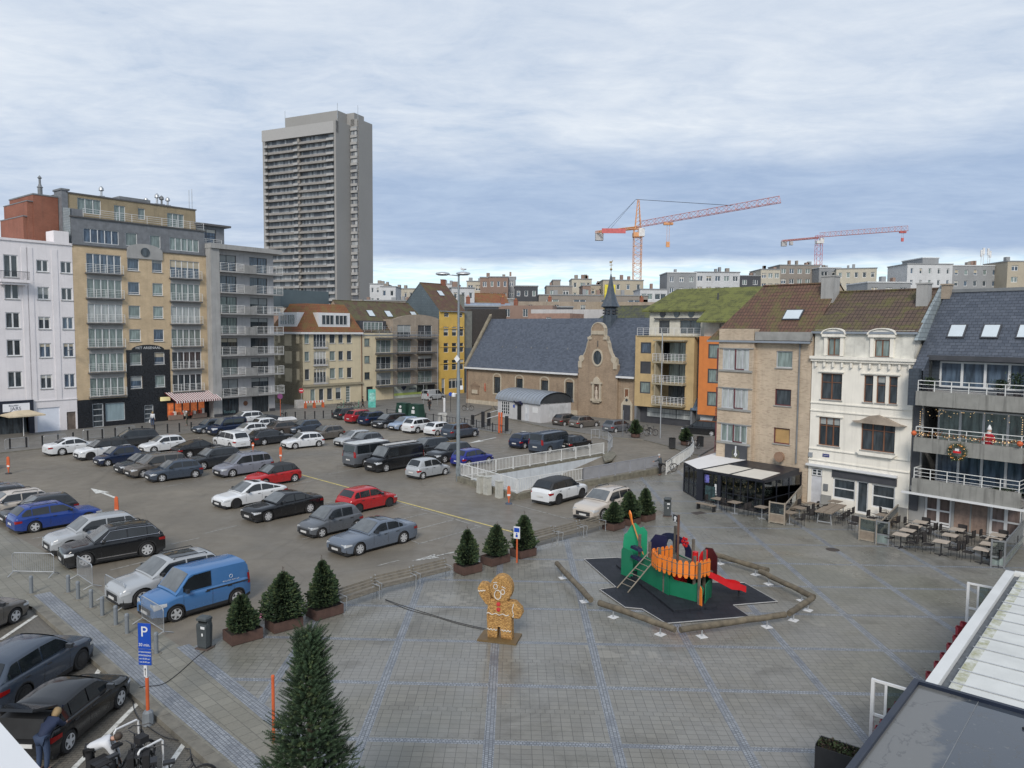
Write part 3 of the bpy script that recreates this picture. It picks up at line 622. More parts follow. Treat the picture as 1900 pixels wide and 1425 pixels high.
# scale clad side slope + red stepped gable behind
MB().poly([(-.02,.2,20.9),(-.02,13,20.9),(-.02,13,25.5),(-.02,3.0,25.4),(-.02,.2,25.0)]).poly([(.04,.2,20.9),(.04,.2,25.0),(.04,3.0,25.4),(.04,13,25.5),(.04,13,20.9)]).build('scale_cladding',scale,r,fix=False)
MB().box((-.1,2.1,20.9),(.55,4.2,27.2)).box((-.2,2.0,27.2),(.75,4.3,27.4)).build('chimney_stack',slateG,r)
o=MB().tube([(15.6,3,27),(15.6,3,29.6)],.04,6).tube([(16,3,27),(16,3,29.8)],.04,6).build('antenna',steel,r)
rr=bthing('red_brick_house','red brick house wall with stepped parapet and metal flue rising behind the white house',FL,0,group='houses around the square')
MB().box((-3.7,3.2,0),(-3.3,10,23.9)).box((-3.3,3.1,0),(-2.7,10,25.6)).box((-2.7,3,0),(-.15,10,26.4)).build('wall',redBr,rr)
MB().box((-3.75,3.1,23.9),(-3.3,10.1,24.0)).box((-3.35,3.0,25.6),(-2.7,10.1,25.7)).box((-2.75,2.95,26.4),(-.1,10.1,26.55)).build('coping',lead,rr)
MB().lathe([(.25,26.5),(.25,27.4),(.33,27.45),(.2,27.6),(.12,27.9),(.12,28.4),(.24,28.5),(.02,28.8)],10,c=(-1.6,4,0)).build('flue',lead,rr)
# ================================================================ 3 grey concrete flats
r=bthing('grey_concrete_flats','grey concrete apartment block with white railed balconies left of the street corner',FL)
lv=[2.75+2.74*k for k in range(7)]; W=[]
for z in lv:
    for a,b in ((17.6,20.35),(22.35,25.05)): W.append((a,b,z+.02,z+2.15,2,0))
W0=[(17.6,20.4,.1,2.3,2,0),(22.4,25.0,.05,2.35,3,0)]
shell(r,16.1,26.05,12,0,22.0,[w_[:4] for w_ in W+W0],concL)
for w_ in W: win(r,*w_[:4],nv=2,gl=random.choice([gD,gC,gL,gD,gC]) if w_[2]<15 else gB,fr=fD,sill=False)
for w_ in W0: win(r,*w_[:4],nv=w_[4],gl=gD,fr=fD,sill=False,name='shop_window')
text_mesh('Renate',.62,mat('script_teal',(.20,.33,.33),.5),'lettering',r,(19.0,-.02,.55))
for z in lv:
    balcony(r,17.35,20.75,z,1.3,1.0,railW,concG,.2,5,1.15)
    balcony(r,22.55,26.75,z,1.3,1.0,railW,concG,.2,5,1.05)
    MB().box((20.75,-1.32,z-.2),(22.55,-1.1,z+.92)).box((20.75,-1.1,z-.2),(22.55,0,z)).build('balcony_panel',mat('concrete_panel',(.24,.24,.235),.85,var=.2,streak=.55),r)
MB().box((16.05,-1.1,0),(17.3,-.0,22.2)).build('pier',concG,r)
MB().box((16.0,-1.35,21.95),(26.6,12,22.55)).build('roof_slab',concG,r)
[MB().box(a_,b_).build('plinth',fD,r) for a_,b_ in (((16.15,-1.2,0),(17.25,-1.1,.5)),((20.45,-.05,0),(22.3,0.02,.5)),((25.1,-.05,0),(26.0,.02,.5)))]
MB().lathe([(.01,-.04),(.33,-.04),(.33,.0)],16,c=(21.4,0,1.5),ax='y').build('porthole',fBr,r)
shell(r,15.9,20.2,8,22.5,25.2,[(16.3,19,23,24.8)],slateG,y=2.5,name='roof_storey'); win(r,16.3,19,23,24.8,2,1,y=2.63,fr=fD,gl=gB,sill=False)
MB().box((15.8,1.9,25.2),(20.9,10.6,25.45)).build('roof',flat,r)
balcony(r,16.2,19.6,22.55,.1,.9,railW,concG,.05,4,1.,y=2.2,sl=False)
# ================================================================ 4 tower block
A0=Vector((-113.8,349,0)); r=thing('tower_block','very tall slab tower block of balconies rising alone above all roofs','building',A0,atan2(-18,37.3))
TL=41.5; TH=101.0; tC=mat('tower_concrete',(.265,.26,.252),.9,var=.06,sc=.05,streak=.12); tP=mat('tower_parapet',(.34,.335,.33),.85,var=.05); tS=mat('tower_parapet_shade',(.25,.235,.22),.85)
m,t=new_mat('tower_windows'); v=objc(t); s=t.n('ShaderNodeSeparateXYZ',{0:v})
fl=t.n('ShaderNodeTexWhiteNoise',{'Vector':t.n('ShaderNodeCombineXYZ',{0:t.m('FLOOR',t.m('MULTIPLY',s.outputs[0],1.05)),1:t.m('FLOOR',t.m('DIVIDE',s.outputs[2],3.0))}).outputs[0]},noise_dimensions='2D').outputs[0]
c=t.mix(t.ramp(fl,.35,.65),(.11,.12,.14),(.30,.32,.34)); c=t.mix(t.ramp(fl,.86,.9),c,(.42,.43,.44)); t.bsdf(c,.3)
tW=MATS['tower_windows']
mb=MB(); mb.box((0,1.6,0),(TL-1,10,TH)).box((TL-1.0,-.3,0),(TL,10.0,TH+.2)).box((0,-.3,0),(1.4,10,TH)); mb.box((0,-.2,TH-5),(TL,1.6,TH)); mb.build('wall',tC,r)
MB().box((1.4,1.45,0),(TL-1,1.6,TH-5)).build('window_wall',tW,r)
MB().box((-.3,-.45,TH-5),(TL-1,-.2,TH-.1)).build('parapet',tP,r)
NF=33
for k in range(NF):
    z=TH-5-3.0*(k+1)
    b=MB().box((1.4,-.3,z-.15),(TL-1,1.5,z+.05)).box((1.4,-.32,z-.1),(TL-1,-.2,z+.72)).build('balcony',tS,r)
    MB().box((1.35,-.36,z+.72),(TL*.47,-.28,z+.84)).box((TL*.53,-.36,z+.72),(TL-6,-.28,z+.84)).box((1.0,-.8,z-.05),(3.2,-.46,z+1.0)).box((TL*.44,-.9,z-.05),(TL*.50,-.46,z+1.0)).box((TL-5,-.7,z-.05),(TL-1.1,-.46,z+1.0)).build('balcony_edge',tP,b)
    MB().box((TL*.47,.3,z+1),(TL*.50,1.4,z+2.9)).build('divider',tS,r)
# second slab and roof house
mb=MB().box((TL+3.6-.0,10,0),(TL+4.2,20.2,TH+2.8)).box((TL-14,10.02,0),(TL+3.65,20.2,TH+2.6)); mb.box((TL+.02,10,0),(TL+4.15,10.5,TH+2.8)); mb.build('wall',tC,r)
mb=MB(); 
for k in range(34): z=TH+1-3.0*(k+1); mb.box((TL+.3,9.2,z-.2),(TL+3.7,10,z+.9))
o=mb.build('balcony_stack',tP,r); MB().box((TL+.3,9.8,0),(TL+3.7,9.95,TH-.5)).build('window_wall',tW,r)
MB().box((10,3.5,TH),(TL-2,10,TH+5.4)).box((TL-5,10,TH),(TL+2,17,TH+5.6)).build('roof_house',tC,r)
for x,y in ((10,3.5),(TL-2,3.5),(TL+4,10)): MB().tube([(x,y,TH+2),(x,y,TH+8.5)],.10,5).build('antenna',steel,r)
# ================================================================ 5 beige corner house
r=bthing('corner_house','beige corner house with orange tiled mansard roof and long white dormers',FC)
Z=lambda x,y,F=FC,i=0:F.uz(x,y,i)[1]; U=lambda x,y,F=FC,i=0:F.uz(x,y,i)[0]
rows=[(Z(567,637.5),Z(567,619)),(Z(567,670.5),Z(567,652.5)),(Z(567,705),Z(567,685))]
cols=[(U(565,640),U(574,640),1),(U(582,640),U(605,640),4),(U(611.6,640),U(622,640),1),(U(628,640),U(637,640),1),(U(643.6,640),U(652.6,640),1)]
W=[]
for k,(a,b) in enumerate(rows):
    for c in cols: W.append((c[0],c[1],a-(.55 if c[2]==4 else 0),b,c[2]))
for a,b in ((576,585),(592,601),(607,617),(623,633)): W.append((U(a,730),U(b,730),.75,2.55,1))
W.append((U(642,735),U(650,735),.15,2.7,1))
shell(r,0,10.9,10,0,11.2,[w_[:4] for w_ in W],beigeR)
for w_ in W:
    o=win(r,*w_[:4],nv=w_[4],nh=(0 if w_[2]>.2 else 5),gl=random.choice([gD,gD,gC]),sill=w_[4]==1 and w_[2]>.3)
for k,(a,b) in enumerate(rows): balcony(r,cols[1][0]-.15,cols[1][1]+.15,a-.56,.3,.9,steel,concL,.22,4,.8)
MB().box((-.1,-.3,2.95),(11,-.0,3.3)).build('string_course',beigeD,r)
rects=[]
for a,b in rows:
    for x,w_ in ((.8,.7),(2.3,.7),(4.2,1.9),(7.3,.8)): rects.append((x,x+w_,a-(.4 if w_>1 else 0),b))
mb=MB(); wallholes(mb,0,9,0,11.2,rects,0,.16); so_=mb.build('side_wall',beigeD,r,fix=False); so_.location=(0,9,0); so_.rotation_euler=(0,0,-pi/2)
for a,b,c,d_ in rects: win(so_,a,b,c,d_,1 if b-a<1 else 3,gl=random.choice([gD,gC]),sill=False)
ev=11.2; ra,rb=(2.4,2.6,15.6),(9.6,2.6,15.6)
mb=MB(); mb.poly([(-.25,-.3,ev),(11.1,-.3,ev),rb,ra]).poly([(-.25,9,ev),(-.25,-.3,ev),ra,(2.4,7,15.6)]).poly([ra,rb,(9.6,7,15.6),(2.4,7,15.6)]).poly([(11.1,-.3,ev),(11.1,9,ev),(9.6,7,15.6),rb])
mb.build('roof',rOrange,r,fix=False); MB().box((-.3,-.45,ev-.3),(11,-.28,ev)).box((-.45,-.45,ev-.3),(-.3,9,ev)).build('gutter',fW,r)
def dormer(root,x0,x1,z0,z1,yf,n,loc=(0,0,0),rz=0):
    o=MB().box((x0,yf,z0),(x1,yf+3,z1)).build('dormer',fW,root); o.location=loc; o.rotation_euler=(0,0,rz)
    for i in range(n):
        a=x0+.45+(x1-x0-.9)*i/n; win(o,a+.12,a+(x1-x0-.9)/n-.12,z0+.35,z1-.35,3,y=yf-.02,gl=gD,sill=False)
dormer(r,3.0,8.9,12.0,14.2,.25,2); dormer(r,2.2,7.2,12.0,14.2,.25,2,(0,9,0),-pi/2)
# ================================================================ 6 beige flats with brick balcony block
r=bthing('beige_flats','beige flats with brown tiled roof and a brick block of nine balconies, shop below',FC,0)
zz_=[(Z(697,642),Z(697,628)),(Z(697,673),Z(697,660)),(Z(697,703),Z(697,690))]
W=[(U(676,635),U(686,635),a,b,1) for a,b in zz_]
bal=[Z(697,655),Z(697,686),Z(697,716)]; W+=[(U(698,640),U(725,640),b+.05,b+2.1,3) for b in bal]
shell(r,11.0,17.5,10,0,11.1,[w_[:4] for w_ in W]+[(11.9,13.3,0,2.4)],beigeR)
for w_ in W: win(r,*w_[:4],nv=w_[4],gl=random.choice([gC,gD,gC]),fr=fD if w_[4]==1 else P,sill=w_[4]==1)
W=[]; bl2=bal+[Z(745,626)]; bl2.sort()
for b in bl2:
    for a,c in ((U(737,640),U(762,640)),(U(775,640),U(801,640))): W.append((a,c,b+.05,b+2.1,2))
shell(r,17.5,28.0,10,2.4,13.4,[w_[:4] for w_ in W],brRose,y=-.05)
for w_ in W: win(r,*w_[:4],nv=2,gl=random.choice([gC,gC,gD]),fr=P,sill=False,y=.1)
arc=[(17.5,13.4)]+[(18.9+8.6*i/10,13.75+.9*sin(pi*(.15+.7*i/10))-.35) for i in range(11)]+[(28.0,13.6),(28,13.4)]
MB().prism(arc,-.05,.3).build('gable_wall',brRose,r)
for b in bl2:
    for a,c in (((U(697,640)),U(727,640)),(U(735,640),U(765,640)),(U(773,640),U(803,640))):
        if a<17 and b>11: continue
        balcony(r,a-.1,c+.1,b,1.1,1.0,steel,stoneD,.25,4,1.6)
m_=MB().box((17.6,.15,0),(25.5,.3,2.45)); o=m_.build('shop_window',mat('shop_screen',(.42,.46,.42),.5,var=.25,sc=.6),r)
MB().box((17.6,.12,.55),(25,.15,.95)).build('green_band',mat('band_green',(.40,.50,.14),.6),r); MB().box((23,.12,.9),(25,.149,2.1)).build('photo_panel',mat('panel_dark',(.06,.08,.08),.5,var=.8,sc=3),r)
text_mesh('enuvé',.7,nv_,'lettering',r,(22,.1,1.6)); MB().prism([(20.0,1.3),(20.6,1.9),(20.0,2.5),(19.4,1.9)][:4],.10,.14).build('emblem',nv_,r)
MB().box((25.5,.2,0),(27.2,.5,2.4)).build('passage',fD,r); MB().box((11.9,.3,0),(13.3,.35,2.4)).build('doorway',fD,r); MB().box((27.2,-.05,0),(28.0,1,2.4)).box((17.5,-.02,0),(17.7,1,2.4)).build('pier',brRose,r)
gable(r,9.6,28.0,.3,11,11.1,16.4,rBrown,brRose,yr=5.6,hipr=2.2,zb=11.1)
for px in (690,723,770): skylight(r,U(px,570,FC,3.2),.3,11.1,1.0,2.7,1.3,1.5)
mb=MB().box((11.3,.9,11.1),(16.8,3.5,13.1)); o=mb.build('roof_terrace',fD,r); win(o,12.0,16.0,11.3,12.9,5,y=.86,gl=gC,sill=False); balcony(r,11.6,17.2,11.25,.3,.9,steel,stoneD,.1,3,1.4,y=.3)
o=MB().box((.8,7,15.1),(9.8,12,17.8)).build('roof_house',mat('cladding_teal',(.075,.105,.12),.5,var=.1),r)
pipe(r,10.95,0,11,m=fBr)
# ================================================================ 7 yellow house
r=bthing('yellow_house','narrow bright yellow house with mossy roof and slate clad side gable',FC,0)
x0,x1=28.2,34.6; rws=[(12.2,13.7),(9.0,11.0),(6.2,8.1),(3.3,5.2)]
W=[]
for k,(a,b) in enumerate([(Z(825,588),Z(825,580)),(Z(825,623.5),Z(825,606)),(Z(825,654),Z(825,636.5)),(Z(825,687),Z(825,668))]):
    for q in ((29.4,30.6),(33.0,34.1)) if k==0 else ((29.3,30.5),(31.4,32.6),(33.4,34.4)): W.append((*q,a,b,1))
W.append((30.6,34.2,1.1,2.9,4)); W.append((28.8,29.6,.1,3.0,1))
shell(r,x0,x1,10,0,15.3,[w_[:4] for w_ in W],yelR)
for w_ in W: win(r,*w_[:4],nv=w_[4],nh=(.45,) if w_[4]==1 else 0,gl=gD,sill=False)
mb=MB()
for z in (11.9,8.6,5.6): mb.box((x0,-.08,z),(x1,0,z+.16))
for k in range(5): mb.cb((x0+.8+k*1.2,-.1,12.3),(.12,.12,.2))
mb.build('string_course',yelR,r)
slC=mat_brick('cladding_slate_blue',(.11,.145,.165),(.09,.12,.14),(.05,.06,.08),.5,.3,.02,.5)
gable(r,x0,x1,0,10.4,15.3,20.2,rBrown2,slC,yr=5.0,over=.2); skylight(r,31.5,0,15.3,.98,2.6,1.3,1.4)
MB().poly([(x0-.02,0,11),(x0-.02,0,15.3),(x0-.02,10,15.3),(x0-.02,10,11)]).build('side_cladding',slC,r)
chimney(r,34.0,5.0,18.5,21.0,.9,redBr,0)
# ================================================================ 8 grey house between yellow house and chapel
r=bthing('grey_side_house','grey house with blank side wall and taupe tiled roof behind the lamp mast',FC)
MB().box((34.7,.6,0),(37.3,10,8.4)).build('wall',mat('wall_slate_blue',(.10,.125,.15),.7,var=.1),r)
MB().box((34.72,.62,8.4),(37.3,10,15.2)).build('upper_wall',mat('wall_grey_green',(.19,.195,.175),.8,streak=.2),r)
MB().prism([(37.3,9),(37.3,15.6),(47,15.9),(48,13.5),(39.9,8.5)],.9,1.9).build('roof',roofmat('roof_taupe',(.10,.088,.08),(.08,.072,.066),(.1,.1,.05),.15,.3,.3),r)
chimney(r,36.0,2.0,14,18.2,.8,MATS['wall_grey_green'],0)
# ================================================================ 9 chapel
r=bthing('chapel','old brick chapel with long blue slate roof, curved stone gable and slender spire',FH,group=None)
zs=[5.2,5.18,5.05,5.02]; W=[(c-.72,c+.72,2.05,4.55) for c in (7.1,11.9,17.0,21.7)]
mb=MB(); wallholes(mb,0,23.5,0,6.35,W,0,.3); mb.poly([(0,0,0),(0,0,6.35),(0,11,6.35),(0,11,0)]); mb.box((0,-.1,0),(23.5,0,.7),1); mb.build('wall',[church,sandst],r,fix=False)
for a,b,c,d_ in W:
    pts=[(a,c)]+[(b,c)]+[((a+b)/2+.72*cos(pi*i/8),d_+.42*sin(pi*i/8)) for i in range(9)]
    o=MB().prism(pts,.18,.22).build('window',gD,r)
    q=MB(); out=[((a+b)/2+.95*cos(pi*i/8),d_+.62*sin(pi*i/8)) for i in range(9)]; inn=[((a+b)/2+.72*cos(pi*i/8),d_+.42*sin(pi*i/8)) for i in range(9)]
    for i in range(8): q.prism([out[i],out[i+1],inn[i+1],inn[i]],-.05,.2)
    q.box((a-.22,-.05,c-.2),(a,.2,d_)).box((b,-.05,c-.2),(b+.22,.2,d_)).box((a,-.08,c-.2),(b,.2,c)); q.build('stone_surround',sandst,o)
    q=MB(); 
    for i in range(1,4): q.box((a+1.44*i/4-.02,.14,c),(a+1.44*i/4+.02,.17,d_+.3))
    for i in range(1,7): q.box((a,.14,c+i*.42-.015),(b,.17,c+i*.42+.015))
    q.build('glazing_bars',steelD,o)
yr=5.2; ev=6.35; rg=13.55
def slope(mb,x0,x1,e=ev,m=0,o=.35): s=(rg-ev)/yr; mb.poly([(x0,-o,e-o*s),(x1,-o,e-o*s),(x1,yr,rg),(x0,yr,rg)],m); mb.poly([(x0,2*yr,ev),(x0,yr,rg),(x1,yr,rg),(x1,2*yr,ev)],m)
mb=MB(); slope(mb,.2,23.6); slope(mb,30.0,33.0); mb.poly([(23.6,.3,ev+.3),(30.0,.3,ev+.3),(30,yr,rg),(23.6,yr,rg)]); mb.poly([(23.6,2*yr,ev),(23.6,yr,rg),(40,yr,rg),(40,2*yr,ev)]); mb.poly([(33,1.5,8.3),(40,1.5,8.3),(40,yr,rg),(33,yr,rg)]); mb.build('roof',rSlateC,r,fix=False)
s=(rg-ev)/yr
mb=MB(); mb.add([(-.25,-.35,ev-.7),(.3,-.35,ev-.7),(.3,yr,rg+.35),(-.25,yr,rg+.35),(-.25,-.35,ev-.2),(.3,-.35,ev-.2),(.3,yr,rg+.8),(-.25,yr,rg+.8)],[(0,3,2,1),(4,5,6,7),(0,1,5,4),(1,2,6,5),(2,3,7,6),(3,0,4,7)]); mb.poly([(0,0,ev-.1),(0,yr,rg),(0,2*yr,ev)]); mb.poly([(0.1,0,ev-.1),(0.1,2*yr,ev),(0.1,yr,rg)]); mb.build('gable_coping',mat('coping_mossy',(.20,.175,.13),.9,var=.3,streak=.3),r)
MB().box((0,-.55,ev-.75),(23.5,-.33,ev-.5)).box((30.1,-.5,ev-.75),(33,-.3,ev-.5)).build('gutter',fW,r)
for x in (6.2,9.2,12.4,15.6,19.6): MB().prism([(-.15,0),(.15,0),(0,.25)],1.9,2.3).build('roof_vent',lead,r).location=(x,0,ev+1.9*s+.05)
pipe(r,.25,0,5.8,m=fBr); pipe(r,23.4,0,5.8,-.1,m=fBr); pipe(r,30.1,0,5.8,-.1,m=fBr)
# curved gable front
cx_=26.85
half=[(3.35,0),(3.35,7.2),(3.0,7.25),(3.0,8.0),(2.5,8.2),(2.1,8.8),(1.8,9.6),(1.75,10.0),(1.55,10.4),(1.45,10.5),(1.45,10.9),(1.05,11.0),(1.05,12.0),(.8,12.45),(.4,12.7),(0,12.78)]
poly=[(cx_+a,b) for a,b in half]+[(cx_-a,b) for a,b in half[::-1][1:]]
MB().prism(poly,-.25,.25).build('front_gable',church,r)
mb=MB(); hs=half[1:]
for sgn in (1,-1):
    for i in range(len(hs)-1):
        a,b=hs[i],hs[i+1]; dx,dz=b[0]-a[0],b[1]-a[1]; l=hypot(dx,dz)+1e-6; nx,nz=dz/l*.22,-dx/l*.22
        mb.prism([(cx_+sgn*a[0],a[1]),(cx_+sgn*b[0],b[1]),(cx_+sgn*(b[0]+nx*.5),b[1]+abs(nz)*.5+.02),(cx_+sgn*(a[0]+nx*.5),a[1]+abs(nz)*.5+.02)],-.32,.3)
    mb.lathe([(.45,-.36),(.45,-.2)],14,c=(cx_+sgn*2.75,0,7.95),ax='y'); mb.cb((cx_+sgn*3.0,-.28,7.15),(.6,.2,.9)); mb.cb((cx_+sgn*1.35,-.3,10.75),(.7,.2,.35))
mb.cb((cx_,-.3,11.5),(2.1,.14,.5)); mb.build('scroll_trim',sandst,r)
q=MB(); n=20
for i in range(n):
    a,b=2*pi*i/n,2*pi*(i+1)/n; q.prism([(cx_+.95*cos(a),8.15+1.2*sin(a)),(cx_+.95*cos(b),8.15+1.2*sin(b)),(cx_+.72*cos(b),8.15+.95*sin(b)),(cx_+.72*cos(a),8.15+.95*sin(a))],-.34,-.24)
o=MB().prism([(cx_+.73*cos(2*pi*i/n),8.15+.96*sin(2*pi*i/n)) for i in range(n)],-.27,-.255).build('window',gD,r); q.build('stone_surround',sandst,o)
MB().box((cx_-.06,-.27,9.6),(cx_+.06,-.24,10.4)).build('slit_window',gD,r)
# niche with statue
o=MB().box((cx_-.75,-.45,2.6),(cx_-.45,-.25,4.6)).box((cx_+.45,-.45,2.6),(cx_+.75,-.25,4.6)).box((cx_-.9,-.6,2.3),(cx_+.9,-.25,2.6)).box((cx_-.6,-.55,2.1),(cx_+.6,-.25,2.3)).box((cx_-.95,-.5,4.6),(cx_+.95,-.25,4.85)).prism([(cx_-.6,4.85),(cx_+.6,4.85),(cx_+.45,5.3),(cx_,5.6),(cx_-.45,5.3)],-.48,-.25).build('niche',sandst,r)
MB().box((cx_-.45,-.28,2.6),(cx_+.45,-.26,4.6)).build('recess_shade',mat('niche_shadow',(.12,.08,.06),.9),o)  # flat dark panel, the niche shadow is put into its colour
MB().lathe([(.26,2.6),(.2,3.0),(.24,3.4),(.2,3.75),(.09,3.85),(.13,4.0),(.12,4.15),(.02,4.25)],10,c=(cx_,-.4,0)).build('statue',mat('statue_stone',(.40,.34,.28),.8,var=.3,sc=5),o)
# small shrine and plaque on nave
q=MB().box((1.2,-.12,1.6),(3.0,0,2.9)).prism([(1.0,2.9),(3.2,2.9),(2.1,3.5)],-.16,0).build('wall_shrine',mat_brick('brick_shrine',(.28,.2,.14),(.22,.15,.1),(.25,.2,.15)),r); MB().box((1.45,-.16,1.7),(2.75,-.12,2.3)).build('plaque',sandst,q)
MB().box((4.3,-.1,2.2),(4.6,0,2.5)).lathe([(.12,2.5),(.16,2.9),(.08,3.1),(.12,3.3),(.02,3.5)],8,c=(4.45,-.1,0)).build('wall_figure',mat('figure_red',(.4,.13,.08),.6),r)
# annex
MB().box((30.1,.15,0),(33,4,5.8)).build('annex_wall',church,r)
q=MB().box((31.1,.08,3.0),(31.9,.14,4.3)).build('window',sandst,r); MB().box((31.25,.05,3.15),(31.75,.09,4.15)).build('pane',fBr,q)
q=MB().box((30.7,.0,0),(32.5,.14,2.2)).prism([(30.7,2.2),(32.5,2.2),(32.1,2.7),(31.6,3.3),(31.1,2.7)],.0,.14).build('door_surround',sandst,r); MB().box((31.0,-.03,0.05),(32.2,.02,2.1)).build('door',fD,q); MB().lathe([(.01,-.05),(.2,-.05),(.2,0)],12,c=(31.6,0,2.75),ax='y').build('oculus',gD,q)
# spire
sx,sy=24.8,5.0
o=MB().lathe([(1.0,10.8),(1.0,13.9),(.85,14.0),(.85,14.9),(1.15,15.1),(1.35,15.15),(.95,15.9),(.60,17.0),(.30,18.5),(.06,19.7)],8,c=(sx,sy,0)).build('spire',mat('spire_slate',(.05,.065,.085),.4,var=.2,sc=3),r)
q=MB()
for i in range(8):
    a=2*pi*(i+.5)/8
    for z in (14.1,14.5): q.cb((sx+.86*cos(a),sy+.86*sin(a),z+.12),(.34,.34,.22))
q.build('louvres',fD,o)
MB().tube([(sx,sy,19.6),(sx,sy,21.4)],.04,6).lathe([(.02,20.1),(.2,20.35),(.02,20.6)],8,c=(sx,sy,0)).box((sx-.3,sy-.03,20.9),(sx+.3,sy+.03,20.97)).prism([(sx-.28,21.2),(sx+.1,21.25),(sx+.3,21.6),(sx+.05,21.45),(sx-.28,21.5)],sy-.02,sy+.02).build('weathercock',mat('gilt',(.45,.33,.16),.4,.6),o)
# ================================================================ 10 modern yellow and orange flats
r=bthing('modern_flats','modern yellow and orange flats with white railed balconies under a moss green roof',FM)
W=[(.65,2.2,a,b,1) for a,b in ((8.95,10.35),(6.4,7.95),(3.9,5.4))]; bz=[8.05,5.4,2.8]
H=[(3.2,7.05,z+.02,z+2.35) for z in bz]
mb=MB(); wallholes(mb,-.15,8.2,2.25,11.2,[w_[:4] for w_ in W]+H,0,.16)
mb.poly([(-.15,0,2.25),(-.15,0,11.2),(-.15,10,11.2),(-.15,10,2.25)]); mb.poly([(8.2,0,2.25),(8.2,10,2.25),(8.2,10,11.2),(8.2,0,11.2)]); mb.poly([(-.15,0,11.2),(8.2,0,11.2),(8.2,10,11.2),(-.15,10,11.2)]); mb.poly([(-.15,0,2.25),(-.15,3,2.25),(8.2,3,2.25),(8.2,0,2.25)]); mb.build('wall',yelM,r,fix=False)
for a,b,c,d_ in H: 
    MB().box((a,.17,c),(b,1.3,c+.02)).box((a-.02,.14,c),(a,1.3,d_)).box((b,.14,c),(b+.02,1.3,d_)).box((a,.14,d_),(b,1.3,d_+.02)).build('loggia',beigeR,r)
    win(r,a+.9,b,c,d_,2,y=1.2,gl=random.choice([gC,gD]),fr=fD,sill=False)
    MB().box((a+.05,-.9,c),(a+.25,.1,d_)).build('post',beigeD,r)
for w_ in W: win(r,*w_[:4],nv=1,gl=random.choice([gC,gB]) if w_[2]!=6.4 else fD,fr=fD,fw=.13,sill=False,y=.05)
for z in bz: balcony(r,3.0,7.25,z,1.0,.95,fW,beigeD,.2,5,.55)
MB().box((3.0,-.9,10.55),(7.3,0,10.7)).build('canopy',beigeD,r)
q=MB().box((0,.9,0),(8.0,1.0,2.3)).build('shopfront',fD,r); win(q,1.2,7.6,.9,2.1,3,nh=1,y=.86,gl=gL,fr=fD,sill=False); MB().box((-.1,.0,0),(.2,1.2,2.25)).box((7.9,0,0),(8.1,1,2.25)).build('pier',slateG,r)
# glass stair slot and orange block
MB().box((8.25,.8,2.2),(9.2,2,11.2)).build('stair_slot',fD,r); q=MB().prism([(0.2,2.3),(3.2,6.4),(3.2,2.3)],7.6,8.9,'x'); o=q.build('glass_slope',gB,r); o.location=(.3,-2.4,0) if False else (.3,-.4,0)
W=[(10.2,12.0,a,b,1) for a,b in ((8.6,10.3),(5.7,7.4),(3.0,4.7))]
shell(r,9.0,19,8,1.9,11.2,[w_[:4] for w_ in W],oraM,y=-.3)
for w_ in W: win(r,*w_[:4],nv=1,gl=gC,fr=fD,fw=.13,sill=False,y=-.22)
MB().box((9.1,.2,0),(19,.5,1.95)).build('base_wall',mat('render_pale',(.40,.42,.43),.8),r); q=MB().lathe([(.9,.12),(.9,.2)],20,c=(11.6,0,1.1),ax='y').build('round_window',fD,r)
# top storey
W=[(2.4,3.9,11.5,13.1,1),(5.4,8.2,11.5,13.1,2)]
plC=mat('render_cream',(.50,.49,.43),.8,streak=.2)
shell(r,1.0,9.2,7,11.2,14.6,[w_[:4] for w_ in W],plC,y=1.4,name='top_storey'); 
for w_ in W: win(r,*w_[:4],nv=w_[4],gl=gD,fr=fD,sill=False,y=1.5)
for x in (2.9,4.9,6.9): MB().lathe([(.01,1.33),(.42,1.33),(.42,1.4)],16,c=(x,0,13.9),ax='y').build('porthole',gD,r)
MB().box((1.9,1.0,13.25),(8.6,1.4,13.4)).build('canopy',fD,r)
shell(r,9.2,19,7,11.2,12.8,[(11.2,13.4,11.35,12.7)],plC,y=.4,name='top_storey'); win(r,11.2,13.4,11.35,12.7,1,y=.5,gl=gD,fr=fD,sill=False)
balcony(r,.1,9.0,11.2,.3,.95,fW,beigeD,.1,4,.9,y=.2)
mb=MB(); mb.poly([(.2,.8,14.35),(9.2,.8,14.35),(9.2,5.5,17.2),(2.4,5.5,17.2)]); mb.poly([(9.2,-1.5,12.96),(19,-1.5,12.96),(19,5.5,17.2),(9.2,5.5,17.2)]); mb.poly([(9.2,-1.5,12.96),(9.2,.8,14.35),(9.2,.8,13.9),(9.2,-1.5,12.8)]); mb.poly([(.2,.8,14.35),(2.4,5.5,17.2),(1.5,9,14)])
mb.poly([(.2,.8,14.15),(9.2,.8,14.15),(9.2,.8,14.35),(.2,.8,14.35)]); mb.poly([(9.2,-1.5,12.8),(19,-1.5,12.8),(19,-1.5,12.96),(9.2,-1.5,12.96)]); mb.poly([(2.4,5.5,17.2),(19,5.5,17.2),(19,11,13),(1.5,9,14)]); mb.build('roof',rMoss,r,fix=False)
skylight(r,15.5,-1.5,12.96,.606,5.2,1.2,1.0); MB().tube([(9.6,2.9,15.2),(9.6,2.9,16.4)],.1,8).build('roof_vent',fD,r)
